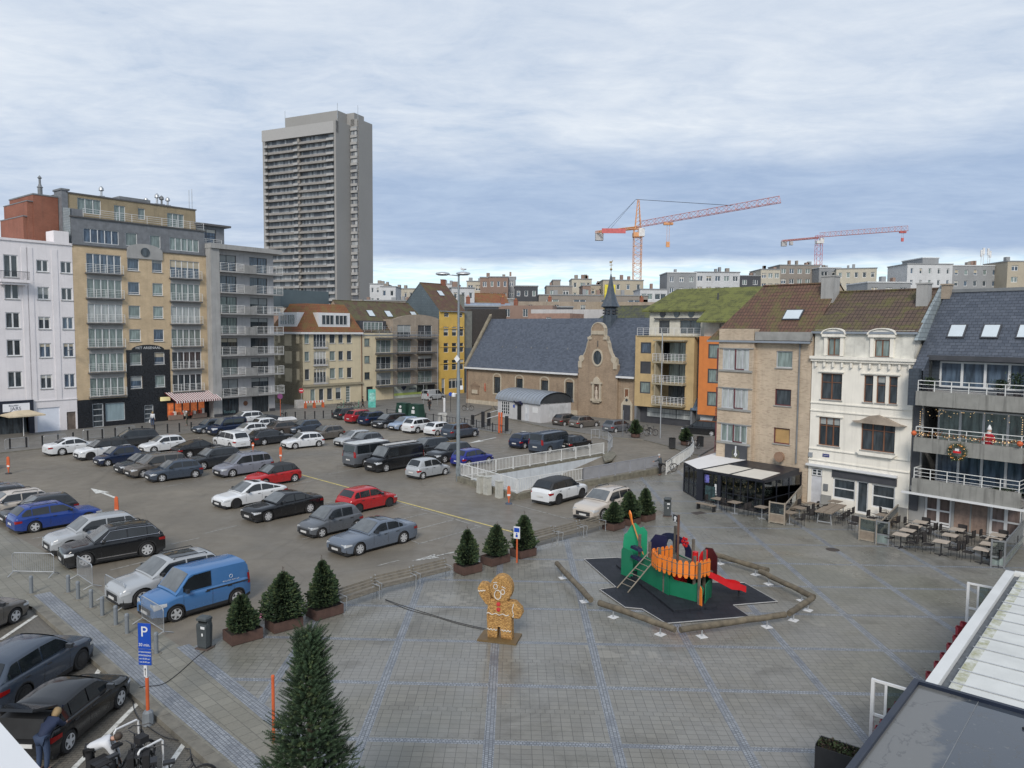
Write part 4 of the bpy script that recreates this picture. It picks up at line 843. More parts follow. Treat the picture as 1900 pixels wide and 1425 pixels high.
# ================================================================ 11 mottled brick corner building (frame of the right hand row)
r=bthing('mottled_brick_building','mottled beige brick corner building with rounded window bay and brown mossy hipped roof',FW)
Wb=[(-6.75,-4.55,a,b) for a,b in ((8.95,10.5),(6.1,7.6),(3.62,4.95))]; Wr=[(-2.65,-1.42,a,b) for a,b in ((9.25,10.42),(6.6,7.76),(3.9,5.02))]
shell(r,-4.2,-.03,9,0,11.5,Wr,brVar)
shell(r,-7.1,-4.2,3,0,11.95,Wb,brVar,y=-.35,name='bay_wall',top=True)
mb=MB(); mb.poly([(-7.1,-.35,0),(-7.1,-.35,11.95),(-7.9,1.3,11.95),(-7.9,1.3,0)]); mb.poly([(-7.9,1.3,0),(-7.9,1.3,11.95),(-7.9,9,11.95),(-7.9,9,0)]); mb.poly([(-7.9,1.3,11.95),(-7.1,-.35,11.95),(-4.2,-.35,11.95),(-4.2,3,11.95),(-7.9,3,11.95)]); mb.build('side_wall',brVar,r,fix=False)
for i,(a,b,c,d_) in enumerate(Wb):
    win(r,a,b,c,d_,4,y=-.28,gl=[gL,gL,gC][i],fr=P,fw=.08,sill=False)
    MB().box((-7.0,-.45,c-.14),(-4.25,-.30,c)).build('sill_band',stone,r); MB().box((-7.0,-.43,d_),(-4.2,-.33,d_+.06)).build('lintel_band',stone,r)
    q=MB().box((-5.72,-.36,c+.03),(-5.62,-.31,d_-.03)).box((-5.7,-.36,c+.03),(-4.95,-.31,c+.1)).build('sash',fR,r)
    o=MB().add([(-7.12,-.33,c),(-7.88,1.25,c),(-7.88,1.25,d_),(-7.12,-.33,d_)],[(0,1,2,3)]).build('window',gD,r,fix=False); o.location=(-.05,-.02,0)
    q=MB(); 
    for k in range(5): t0=k/4; q.tube([(-7.2-.8*t0,-.42+1.6*t0,c-.9),(-7.2-.8*t0,-.42+1.6*t0,c-.1)],.02,4)
    for zz0 in (-.9,-.5,-.1): q.tube([(-7.2,-.42,c+zz0),(-8.0,1.2,c+zz0)],.02,4)
    q.tube([(-7.17,-.35,c),(-7.17,-.35,d_)],.06,6).build('balcony_grille',fR,r)
for i,(a,b,c,d_) in enumerate(Wr):
    win(r,a,b,c,d_,1,gl=[gC,gD,mat('chipboard',(.38,.24,.10),.8)][i],fr=fR if i else P,fw=.07)
pipe(r,-.85,2.7,11.3); 
gable(r,-8.0,-.05,0,9,11.5,15.2,rBrown2,brVar,yr=3.5,hipl=2.2,over=.35)
skylight(r,-2.2,0,11.5,1.057,1.0,1.35,1.0)
chimney(r,-.35,2.9,12.5,15.6,.9,concG,0,.9)
MB().box((-4.1,-.42,11.15),(.0,-.02,11.75)).build('gutter_box',stone,r)
o=MB().box((-6.27,-.46,2.40),(-4.43,-.42,3.48)).build('painted_panel',fD,r); 
q=MB().box((-5.41,-.48,2.85),(-5.31,-.462,3.4)).prism([(-5.5,2.74),(-5.42,2.66),(-5.42,2.76),(-5.30,2.76),(-5.30,2.66),(-5.22,2.74),(-5.28,2.87),(-5.44,2.87)],-.48,-.462).box((-5.39,-.48,2.58),(-5.33,-.462,2.74)).build('emblem',fW,o)
q=MB(); 
for i in range(14): a=2*pi*i/14; q.lathe([(.05,-.475),(.05,-.461)],6,c=(-5.36+.27*cos(a),0,2.86+.27*sin(a)),ax='y')
q.build('wreath',mat('wreath_olive',(.10,.11,.06),.8),o); text_mesh('TAVERNE',.17,mat('gold_letters',(.35,.29,.16),.5),'lettering',o,(-5.36,-.465,2.48))
MB().lathe([(.36,-.55),(.36,-.35)],16,c=(-1.9,0,3.05),ax='y').build('round_sign',mat('copper_sign',(.35,.22,.15),.4,.4),r)
# ================================================================ 12 white house
r=bthing('white_ornate_house','white ornate town house with brown wooden windows, arched dormers and dark cafe front',FW)
Ws=[(1.05,1.87,10.22,11.36,2,0,fBr,gC),(4.12,5.03,10.22,11.3,2,0,fBr,gC),(.68,2.12,7.27,9.02,2,(.66,),fBr,gD),(3.55,4.13,7.3,9.02,1,(.66,),fBr,gD),(4.34,4.9,7.3,9.02,1,(.66,),fBr,gD),(5.1,5.62,7.3,9.02,1,(.66,),fBr,gD),(.65,2.1,4.18,6.08,3,(.7,),fBr,gD),(3.5,5.6,4.2,5.95,3,(.75,),fBr,gD)]
G0=[(.25,1.0,.05,2.55),(1.75,3.25,.75,2.1),(3.32,4.1,.05,2.15),(4.3,5.75,.6,2.1)]
shell(r,.02,6.58,9,0,9.95,[w_[:4] for w_ in Ws if w_[3]<9.9]+G0,plH)
shell(r,.12,6.48,8,9.95,11.9,[w_[:4] for w_ in Ws if w_[3]>9.9],plHt,y=.08,name='attic_wall')
for w_ in Ws: win(r,*w_[:4],nv=w_[4],nh=w_[5],fr=w_[6],gl=w_[7],y=.14,fw=.05)
mb=MB().box((-.05,-.28,9.98),(6.65,.1,10.16)).box((0,-.18,9.82),(6.6,.1,9.98))
for k in range(11): mb.cb((.35+k*.6,-.12,9.62),(.1,.16,.3))
for z in (6.98,6.45,3.85,3.1): mb.box((.02,-.07,z),(6.58,.0,z+.07))
for a,b in ((.55,2.25),(3.4,5.8)): mb.box((a,-.12,9.1),(b,.0,9.18))
mb.box((.5,-.1,6.12),(2.3,0,6.2)); mb.build('mouldings',plH,r)
for c,hw in ((1.46,.58),(4.57,.64)):
    q=MB().box((c-hw-.08,-.04,10.2),(c-hw+.14,.08,11.45)).box((c+hw-.14,-.04,10.2),(c+hw+.08,.08,11.45)).box((c-hw-.2,-.14,11.45),(c+hw+.2,.1,11.62))
    arc=[(c+(hw+.18)*cos(pi*i/12),11.62+.36*sin(pi*i/12)) for i in range(13)]; q.prism(arc,-.06,.35); n=12
    for i in range(12):
        a,b=arc[i],arc[i+1]; q.prism([a,b,(c+(b[0]-c)*1.12,11.62+(b[1]-11.62)*1.15),(c+(a[0]-c)*1.12,11.62+(a[1]-11.62)*1.15)],-.16,.35)
    q.build('dormer_pediment',plH,r)
mb=MB(); pts=[(3.0,6.05),(3.5,6.12),(4.1,6.45),(4.6,6.55),(5.1,6.4),(5.9,6.08),(6.3,6.0),(5.9,5.95),(3.3,5.97)]; mb.prism(pts,-.35,0).build('hood',mat('hood_stone',(.30,.25,.20),.85,var=.3,streak=.3),r)
mb=MB().prism([(3.3,4.1),(5.8,4.1),(5.6,3.9),(3.5,3.9)],-.25,0).build('bay_base',plH,r)
gable(r,.02,6.6,.1,9,11.9,14.55,rDark,brVar,yr=3.4,over=.1); chimney(r,6.05,2.3,12.8,14.8,.7,concG,0,.6)
MB().prism([(-.2,11.3),(0.2,11.95),(3.5,14.8),(3.9,14.6),(9.2,11.3)],6.56,6.75,'x').build('side_cladding',scale,r)
q=MB().box((.25,.05,.05),(1.0,.1,2.0)).build('door',mat('door_grey_white',(.50,.51,.54),.6),r); win(q,.28,.97,2.05,2.5,2,1,y=.06,fr=fW,gl=gD,sill=False)
win(r,1.75,3.25,.75,2.1,1,(.5,),gl=gD,fr=fW,sill=False,name='shop_window',fw=.09); win(r,4.3,5.75,.6,2.1,1,(.5,),gl=gD,fr=fW,sill=False,name='shop_window',fw=.09); win(r,3.32,4.1,.05,2.15,1,0,gl=gD,fr=fW,sill=False,name='door',fw=.1)
MB().box((1.7,-.06,2.15),(5.85,.03,2.62)).build('fascia',fD,r); MB().box((-.05,-.28,2.72),(5.9,.0,2.86)).build('awning_cassette',fW,r)
[MB().box(a_,b_).build('plinth',stone,r) for a_,b_ in (((1.0,-.05,.0),(1.7,.0,.85)),((5.85,-.05,0),(6.55,.0,.9)))]; MB().box((1.15,-.08,1.15),(1.45,-.0,1.6)).build('letter_box',lead,r)
MB().box((1.0,-.04,3.42),(1.45,.0,3.62)).build('street_sign',mat('sign_navy',(.02,.03,.16),.4),r); text_mesh('WAPENPLEIN',.07,fW,'lettering',r,(1.22,-.05,3.52))
MB().box((.02,-.09,3.3),(.3,.0,3.6)).build('lamp_box',steel,r)
# ================================================================ 13 slate mansard building on the right
r=bthing('slate_roof_flats','grey concrete flats with blue slate mansard, three roof windows and decorated balconies at the right',FW)
xa,xb=6.62,13.6; fz=[(8.45,10.1),(5.45,7.2),(2.95,4.7)]
W=[(7.7,12.6,8.5,10.05),(7.6,12.6,5.5,7.15),(7.6,12.6,2.98,4.65)]; G0=[(7.5,9.0,.1,2.05),(9.15,10.9,.1,2.0),(11.0,12.6,.1,2.05)]
shell(r,xa,xb,9,0,8.3,[(7.2,12.9,5.0,7.3),(7.2,12.9,2.5,4.8)]+G0,concG,y=0)
for z in (7.3,4.8,2.35): MB().box((7.2,.0,z),(12.9,1.3,z+.12)).build('loggia_slab',concG,r)
for i,(a,b,c,d_) in enumerate(W): win(r,a,b,c-.35 if i else c,d_,4,y=1.25 if i else .9,gl=[gB,gC,gB][i],fr=fW,sill=False,fw=.10)
win(r,7.5,9.0,.12,2.03,2,(.12,.5),gl=mat_glass('door_glass_curtained',(.17,.13,.12),.2,.4),fr=fW,sill=False,name='door',fw=.12); win(r,11.0,12.6,.12,2.03,2,(.12,.5),gl=MATS['door_glass_curtained'],fr=fW,sill=False,name='door',fw=.12)
q=MB().box((9.15,.08,.12),(10.9,.14,2.0)).build('wooden_gate',mat('curtain_wood',(.26,.19,.155),.7,var=.25,sc=4,streak=.5),r); MB().box((9.98,.04,.12),(10.06,.08,2.0)).box((9.1,.03,2.0),(10.95,.1,2.12)).build('gate_frame',stone,q)
for i,z in enumerate((7.45,4.68,2.2)):
    MB().box((7.15,-1.15,z),(12.75,-.9,z+.85)).box((7.15,-.9,z),(12.75,.02,z+.14)).build('balcony',mat('balcony_concrete',(.24,.24,.225),.88,var=.15,streak=.85),r)
    balcony(r,7.2,12.7,z+.8,1.1,.68,railW,concG,.05,3,.85,sl=False)
MB().box((6.6,-1.25,2.08),(13.6,-1.1,2.2)).build('awning_cassette',fW,r)
[MB().box(a_,b_).build('wall_panel',fD,r) for a_,b_ in (((6.66,-.1,.9),(7.15,-.02,2.1)),((6.66,-.06,2.4),(7.1,.02,7.8)),((12.95,-.06,2.4),(13.5,.02,7.8)))]
dsl=mat_brick('slate_vertical',(.05,.065,.085),(.065,.08,.1),(.03,.035,.045),.3,.2,.012,.45)
[MB().box(a_,b_).build('slate_cheek',dsl,r) for a_,b_ in (((6.64,-1.0,7.4),(7.2,.3,9.6)),((12.9,-1.0,7.4),(13.5,.3,9.6)))]
mb=MB(); sl=(14.75-9.5)/(4.6+.6)
mb.poly([(6.64,-.6,9.5),(7.3,-.6,9.5),(7.3,.3,10.4),(6.64,.3,10.4)]); mb.poly([(12.9,-.6,9.5),(13.6,-.6,9.5),(13.6,.3,10.4),(12.9,.3,10.4)]); mb.poly([(6.64,.3,10.4),(13.6,.3,10.4),(13.6,3.6,14.4),(6.9,3.6,14.4)]); mb.poly([(6.9,3.6,14.4),(13.6,3.6,14.4),(13.6,9,10),(6.64,9,10)]); mb.poly([(6.64,.3,10.4),(6.9,3.6,14.4),(6.64,9,10)])
mb.poly([(7.3,-.6,9.5),(7.3,.3,10.4),(7.3,.3,8.3),(7.3,-.6,8.3)]); mb.build('roof',rSlate,r,fix=False)
shell(r,7.3,12.9,1,8.3,10.4,[(7.7,12.6,8.5,10.05)],dsl,y=.75,name='upper_wall'); MB().box((7.2,.2,10.12),(13,.9,10.42)).build('eave_board',fD,r)
for x in (8.35,10.15,11.95): skylight(r,x,.3,10.4,1.212,.85,.95,1.05)
o=MB().box((6.9,3.45,14.3),(13.6,3.75,14.5)).build('ridge',lead,r); chimney(r,7.0,3.4,13.9,14.75,.5,brRose,0)
# next building off the right edge
r=bthing('dark_neighbour_building','dark slate clad building edge at the far right of the row',FW)
MB().box((13.6,.2,0),(20,9,10.2)).build('wall',dsl,r); MB().box((13.6,3.6,10.2),(20,9,14.3)).build('roof',rSlate,r)
# ================================================================ distant and middle buildings
fcols={'white':(.50,.51,.52),'cream':(.44,.41,.34),'beige':(.37,.33,.26),'grey':(.25,.26,.27),'brown':(.23,.16,.13),'taupe':(.24,.215,.19),'dark':(.06,.065,.075),'pink':(.27,.2,.17)}
FCm={k:mat('far_wall_'+k,v,.85,var=.10,sc=.35,streak=.2) for k,v in fcols.items()}
def far(nm,label,x0,x1,yt,D,col,nx=3,nz=2,rz=0.,dep=10,roof=None,side=None,wf=.45,chim=2,z0w=None,sh=2.9):
    a=ray(x0,yt); b=ray(x1,yt); pa=a*(D/a.y); pb=b*(D/b.y); w=(pb.x-pa.x)/max(.3,cos(rz)); h=CH+pa.z
    r=thing(nm,label,'building',(pa.x,D,0),rz,'buildings on the skyline'); W=[]
    for j in range(nz):
        z=h-1.0-sh*j-1.4
        for i in range(nx):
            c=w*(i+.5)/nx; W.append((c-w/nx*wf/2,c+w/nx*wf/2,z,z+1.4))
    shell(r,0,w,dep,0,h,W,FCm[col])
    for q in W: win(r,*q,nv=2 if (q[1]-q[0])>1 else 1,gl=random.choice([gD,gB,gC]),sill=False,y=.2,fw=.12)
    MB().box((-.15,-.15,h-.05),(w+.15,dep+.15,h+.2)).build('roof_edge',FCm['grey' if col!='grey' else 'white'],r)
    for i in range(chim):
        x=random.uniform(.15,.85)*w; cw=random.uniform(.5,1.1); MB().box((x-cw/2,2,h),(x+cw/2,3.2,h+random.uniform(.8,1.6))).build('chimney',FCm[random.choice(['brown','grey','taupe'])],r)
    return r
far('far_house','white flats with stepped roof just right of the tower block',686,716,527,210,'white',3,3,chim=2)
far('far_house','bright white roof storey two houses right of the tower block',706,734,532,200,'white',2,2)
far('far_house','long cream flats with flat roof left of the teal gabled house',728,778,536,215,'cream',5,2,rz=-.15)
far('far_house','pale flats behind the yellow house roof',820,850,527,230,'white',3,2)
far('far_house','white gabled house directly behind the lamp mast',838,880,534,170,'white',3,2,rz=.2)
far('far_house','cream balcony flats between lamp mast and tall brown block',866,894,522,200,'cream',2,3,wf=.7)
far('apartment_tower','tall brown brick block on the skyline, tallest left of the spire',907,943,514,190,'brown',3,3,chim=1,dep=12)
far('far_house','narrow brown brick wing left of the tall brown block',891,908,515,195,'brown',1,2,chim=1)
far('far_house','grey slate clad wing right of the tall brown block',941,957,514,200,'grey',1,3,chim=1)
far('far_house','low house with wide white flat roof and dark glass front',955,998,531,185,'dark',3,1,chim=0)
far('far_house','taupe brick block with square lift tower',1014,1062,531,190,'taupe',2,2,chim=1)
far('far_house','narrow taupe lift tower of the taupe block',1026,1040,520,192,'taupe',0,0,chim=0)
far('far_house','cream flats with row of chimneys left of the spire',1061,1098,518,220,'cream',3,3,chim=4)
far('far_house','dark brown narrow house left of the spire',1081,1096,530,200,'brown',1,2,chim=1)
far('far_house','beige house with yellow cover beside the spire',1093,1122,529,205,'beige',2,2,chim=2)
far('far_house','large beige block between spire and orange crane',1119,1194,520,200,'beige',4,3,chim=3,wf=.35)
far('far_house','white block with long dark window bands right of the orange crane',1188,1238,537,180,'white',2,2,wf=.85,chim=1)
far('far_house','grey slate house with white windows left above the moss roof',1238,1292,506,200,'grey',3,3,chim=1)
far('far_house','white terraced flats above the moss roof',1291,1373,505,205,'white',5,3,wf=.6,chim=3)
far('far_house','small dark house between the white terraced flats and the long pale block',1372,1412,512,210,'dark',2,2)
far('far_house','pale block with balconies left of the red crane',1412,1448,500,215,'cream',3,3,wf=.7,chim=3)
far('far_house','brown and white block directly below the red crane',1447,1522,492,220,'taupe',5,3,wf=.6,chim=4)
far('far_house','grey white block right of the red crane',1520,1560,497,215,'grey',2,2,wf=.6)
far('far_house','pale cream block at the right end of the middle skyline',1552,1616,499,205,'cream',5,3,wf=.45,rz=-.35,chim=2)
far('far_house','white balcony flats with dark lift house above the slate roof',1684,1768,490,190,'white',5,4,wf=.3,chim=0)
far('far_house','dark lift house on the white balcony flats',1712,1742,479,192,'grey',0,0,chim=0)
far('far_house','grey dormered block with phone masts',1767,1872,493,200,'grey',6,2,wf=.4,chim=3)
far('far_house','sand coloured block at the right edge of the skyline',1870,1925,485,195,'beige',2,2,chim=1)
far('far_house','low grey house behind the brown tiled roofs',1610,1690,524,160,'grey',3,1,chim=2)
# nearer middle roofs
def house(nm,label,p,rz,w,dep,ze,zr,wm,rm,skl=0,chim=1,over=.2,hl=0,hr=0,wins=0):
    r=thing(nm,label,'building',p,rz,'roofs behind the chapel'); W=[(w*(i+.5)/wins-.5,w*(i+.5)/wins+.5,ze-2.2,ze-.7) for i in range(wins)]
    shell(r,0,w,dep,0,ze,W,wm)
    for q in W: win(r,*q,nv=2,gl=gD,sill=False)
    if zr>ze: gable(r,0,w,0,dep,ze,zr,rm,wm,over=over,hipl=hl,hipr=hr)
    for i in range(skl): skylight(r,w*(i+.7)/(skl+.4),0,ze,(zr-ze)/(dep/2),dep*.2,1.1,1.1)
    for i in range(chim): chimney(r,w*(.2+.6*i),dep*.5,ze,zr+1.2,.8,redBr,1)
    return r
def P_(px,D): d=ray(px,600); return (d.x*D/d.y,D,0)
house('slate_hall','long low hall roof of old green tiles behind the chapel spire',P_(1036,128),-.62,44,16,9.5,16.0,brRose,rGreen,skl=6,chim=0,hl=7)
house('red_brick_house','red brick house with white windows behind the chapel roof',P_(925,150),-.3,11,9,16.6,16.6,FCm['brown'],flat,wins=3,chim=1)
house('blue_roof_house','house with pale blue solar roof right of the lamp mast',P_(852,150),.2,12,9,14.0,17.2,brRose,mat('roof_pale_blue',(.22,.26,.32),.5),skl=3,chim=2)
house('orange_roof_house','house with orange tiled roof behind the lamp mast',P_(840,175),.3,14,10,17,20.5,beigeR,rOrange,chim=1)
house('flat_roof_warehouse','long low brick warehouse with flat roof behind the chapel ridge',P_(960,165),-.08,34,12,18.0,18.0,brRose,flat,chim=2,wins=6)
house('grey_flat_house','grey low flat roofed building in front of the warehouse',P_(985,140),-.3,16,10,15.6,15.6,concL,flat,chim=0,wins=0)
house('orange_flat_house','salmon plastered low house behind the chapel roof',P_(980,133),-.5,8,6,14.7,14.7,mat('render_salmon',(.30,.19,.15),.8),flat,chim=0,wins=1)
for i,(px,D,w_,z,c,l) in enumerate([(690,150,40,16.5,'dark','dark flat roofs behind the beige flats'),(660,175,14,18.5,'taupe','brown low block with dark roof storey left of the teal gable'),(520,170,22,17.5,'taupe','taupe roofs below the foot of the tower block'),(880,190,30,19.5,'grey','grey roofs far behind the lamp mast'),(1000,180,26,20,'taupe','row of low brown roofs behind the warehouse'),(1230,160,60,17.5,'grey','grey flat roofs behind the moss green roof'),(1600,130,40,17,'taupe','low roofs just behind the mossy brown roofs'),(420,190,50,16,'brown','brown roofs behind the grey concrete flats')]):
    far('far_roofs',l,px,px+w_/D*1400,612+(CH-z)/D*1400,D,c,4,1,chim=4)
# yellow cover by the spire
MBq=MB().box((0,0,8),(2.2,1,24)).build('yellow_chute',mat('chute_yellow',(.65,.55,.05),.6)); d=ray(1122,560); MBq.location=(d.x*160/d.y,160,-2.5); tag(MBq,'bright yellow rubbish chute standing left of the chapel spire','rubbish chute')
# ================================================================ cranes
def lattice(mb,p,q,w,h,n,r=.07,tri=False):
    """square lattice boom from p to q"""
    p,q=Vector(p),Vector(q); d=(q-p).normalized(); u=d.cross(Vector((0,0,1)))
    u=Vector((1,0,0)) if u.length<.1 else u.normalized(); v=u.cross(d)
    cs=[(-w/2,0),(w/2,0),(0,h)] if tri else [(-w/2,-h/2),(w/2,-h/2),(w/2,h/2),(-w/2,h/2)]
    for a,b in cs: o=u*a+v*b; mb.tube([p+o,q+o],r,4)
    for i in range(n):
        s0=p.lerp(q,i/n); s1=p.lerp(q,(i+1)/n); k=len(cs)
        for j in range(k):
            a,b=cs[j],cs[(j+1)%k]; mb.tube([s0+u*a[0]+v*a[1],s1+u*b[0]+v*b[1]],r*.6,3); 
            if i%2: mb.tube([s1+u*a[0]+v*a[1],s1+u*b[0]+v*b[1]],r*.6,3)
cy=mat('crane_orange',(.60,.29,.13),.6); crd=mat('crane_red',(.48,.11,.11),.6); crp=mat('crane_red_white',(.50,.22,.20),.6); wht=mat('crane_white',(.6,.6,.6),.6)
D=210
def PT(px,py,D): d=ray(px,py); return Vector((d.x*D/d.y,D,CH+d.z*D/d.y))
def crane(label,D,mast,ptop,pj0,pj1,pc,apex,colm,jm,w,hook,flat_=False):
    b=PT(mast,600,D); b.z=0; r=thing('tower_crane',label,'crane',b,0); L=lambda p:p-b
    tz=PT(mast,ptop,D).z; mb=MB(); lattice(mb,(0,0,0),(0,0,tz),w,w,34 if not flat_ else 26,.085); mb.build('mast',colm,r)
    j0,j1,c=L(PT(*pj0,D)),L(PT(*pj1[:2],pj1[2])),L(PT(*pc[:2],pc[2]))
    mb=MB(); lattice(mb,j0,j1,1.3,1.5 if not flat_ else 1.9,30,.075,True); mb.build('jib',jm,r)
    mb=MB(); lattice(mb,j0-Vector((0,0,.2)),c,1.4,.5,10,.12); mb.box((c.x-.5,c.y-.8,c.z-2.4),(c.x+1.8,c.y+.8,c.z-.2),1)
    mb.build('counter_jib',[jm if flat_ else cy,concL],r)
    if flat_: mb=MB().box((c.x+3.2,c.y-.6,c.z-1.9),(c.x+4.6,c.y+.6,c.z-.2)).build('ballast',concL,r)
    mb=MB().cb((.9,-.6,j0.z-1.6),(1.6,1.6,2.2)); mb.build('cab',wht,r); MB().cb((0,0,j0.z-2.2),(2.6,2.6,1.2)).build('slewing_ring',colm if not flat_ else wht,r)
    if apex:
        ap=L(PT(mast,apex,D)); mb=MB(); 
        for a,b2 in ((-.8,-.8),(.8,-.8),(.8,.8),(-.8,.8)): mb.tube([(a,b2,j0.z-1),(a*.2,b2*.2,ap.z)],.12,4)
        for k in range(7): z=j0.z+(ap.z-j0.z)*k/7; s_=.8*(1-.8*k/7); mb.tube([(-s_,-s_,z),(s_,-s_,z+.9)],.07,3).tube([(s_,-s_,z),(s_,s_,z+.9)],.07,3)
        mb.build('apex',colm,r)
        m2=j0.lerp(j1,.70)+Vector((0,0,1.3)); MB().tube([ap,m2],.06,4).tube([ap,c+Vector((2,.5,0))],.05,4).tube([ap,c+Vector((3,-.5,0))],.05,4).build('tie_rods',steelD,r)
    hj=j0.lerp(j1,hook[0]); hx=hj-Vector((0,0,hook[1])); MB().cb(hj+Vector((0,0,-.5)),(2.4,1.2,.6)).tube([hj-Vector((.3,0,.5)),(hj.x-.3,hj.y,hx.z)],.04,4).tube([hj+Vector((.3,0,-.5)),(hj.x+.3,hj.y,hx.z)],.04,4).cb((hj.x,hj.y,hx.z-.4),(.9,.5,1.4)).build('hook',colm,r)
    return r
crane('tall orange tower crane with long jib rising right of the spire',210,1180,425,(1186,421),(1446,376,175),(1108,431,225),370,cy,crp,2.1,(.24,5.5))
cr=crane('smaller red and white flat topped tower crane further right',330,1514,437,(1520,440),(1684,428,300),(1452,447,345),None,crd,crp,2.4,(.95,3.0),True)
MB().box((-10,-1.2,PT(1180,430,210).z-.6),(-3.5,-1.0,PT(1180,430,210).z+.7)).build('banner',crd,bpy.data.objects['tower_crane'])
# rooftop masts right
r=thing('phone_mast','cluster of white mobile phone antennas on the grey dormered block','antenna',P_(1824,205)); z0=PT(1824,493,205).z
for x,y,h in ((-1.4,0,4.2),(-.5,.5,4.8),(.4,0,4.6),(1.2,.4,4.0)): MB().tube([(x,y,z0-1),(x,y,z0+h)],.08,5).box((x-.25,y-.15,z0+h-1.8),(x+.25,y+.15,z0+h)).build('antenna_panel',wht,r)
# ================================================================ cars
tyre=mat('tyre',(.018,.018,.019),.8); trimB=mat('trim_black',(.022,.023,.025),.6); carG=mat('car_glass',(.016,.02,.024),.04,var=.3,spec=.6); rimS=mat('rim_silver',(.50,.51,.52),.4,.1); rimD=mat('rim_dark',(.06,.062,.068),.35,.6)
carW=mat('windshield_glass',(.11,.12,.125),.05,var=.35,sc=1.2,spec=.8)  # lifted base colour puts some sky reflection into the windshields
lampF=mat('headlight_glass',(.62,.65,.68),.08,.3,spec=.9); lampR=mat('tail_light_red',(.28,.012,.012),.2); plate=mat('number_plate',(.55,.55,.54),.5); chrome=mat('chrome',(.5,.5,.52),.15,.9)
PAINT={}
def paint(k):
    cs={'white':(.62,.64,.66),'black':(.010,.011,.013),'navy':(.012,.022,.055),'blue':(.015,.045,.22),'jazz':(.02,.03,.20),'sky':(.055,.15,.33),'grey':(.095,.105,.12),'dgrey':(.030,.034,.040),'silver':(.34,.36,.38),'lilac':(.19,.20,.24),
        'bluegrey':(.045,.06,.085),'red':(.38,.018,.022),'dred':(.30,.02,.03),'taupe':(.115,.105,.095),'brown':(.07,.06,.055),'champagne':(.47,.43,.385),'ice':(.26,.33,.44),'steelblue':(.115,.14,.18),'beige':(.33,.30,.27)}
    if k not in PAINT:
        m,t=new_mat('paint_'+k); v=objc(t); z=t.n('ShaderNodeSeparateXYZ',{0:v}).outputs[2]
        dirt=t.m('MULTIPLY',t.ramp(z,.75,.2),t.ramp(t.noise(v,3,5,.7),.25,.7,.15,.7)); c=t.mix(t.m('MULTIPLY',dirt,.22),cs[k],(.10,.09,.075))
        t.bsdf(c,t.ramp(dirt,0,.6,.10,.5),.0,coat=0.,spec=.55); PAINT[k]=m
    return PAINT[k]
def lerp(a,b,t): return a+(b-a)*t
def interp(pts,x):
    if x<=pts[0][0]: return pts[0][1]
    for (a,b),(c,d) in zip(pts,pts[1:]):
        if x<=c: t=(x-a)/(c-a); t=t*t*(3-2*t)*.5+t*.5; return lerp(b,d,t)
    return pts[-1][1]
CARS={ # L W H wheelbase front-overhang wheel-radius hoodz beltz (xa xb xc xd) tail-z
 'city':(3.6,1.65,1.50,2.40,.66,.29,.84,.95,(.85,1.55,3.05,3.45),.93),
 'hatch':(3.96,1.74,1.45,2.50,.80,.32,.86,.95,(1.05,1.78,3.38,3.80),.95),
 'fastback':(4.72,1.85,1.44,2.88,.86,.34,.82,.92,(1.25,2.15,3.05,4.35),.98),
 'sedan':(4.94,1.88,1.46,2.96,.88,.35,.88,.97,(1.50,2.30,3.35,4.20),1.02),
 'estate':(4.64,1.83,1.46,2.82,.85,.34,.86,.96,(1.38,2.15,4.02,4.52),.98),
 'suv':(4.45,1.84,1.62,2.65,.86,.36,1.0,1.08,(1.15,1.85,3.85,4.32),1.08),
 'bigsuv':(4.62,1.92,1.66,2.82,.88,.39,1.02,1.12,(1.30,2.05,4.02,4.50),1.12),
 'mpv':(4.55,1.82,1.62,2.80,.85,.33,.92,1.0,(.95,1.80,4.05,4.45),1.0),
 'smallvan':(4.13,1.80,1.80,2.60,.85,.33,1.02,1.08,(.86,1.48,3.97,4.09),1.08),
 'van':(5.25,1.95,1.98,3.20,.95,.35,1.12,1.18,(.78,1.45,5.08,5.20),1.18)}
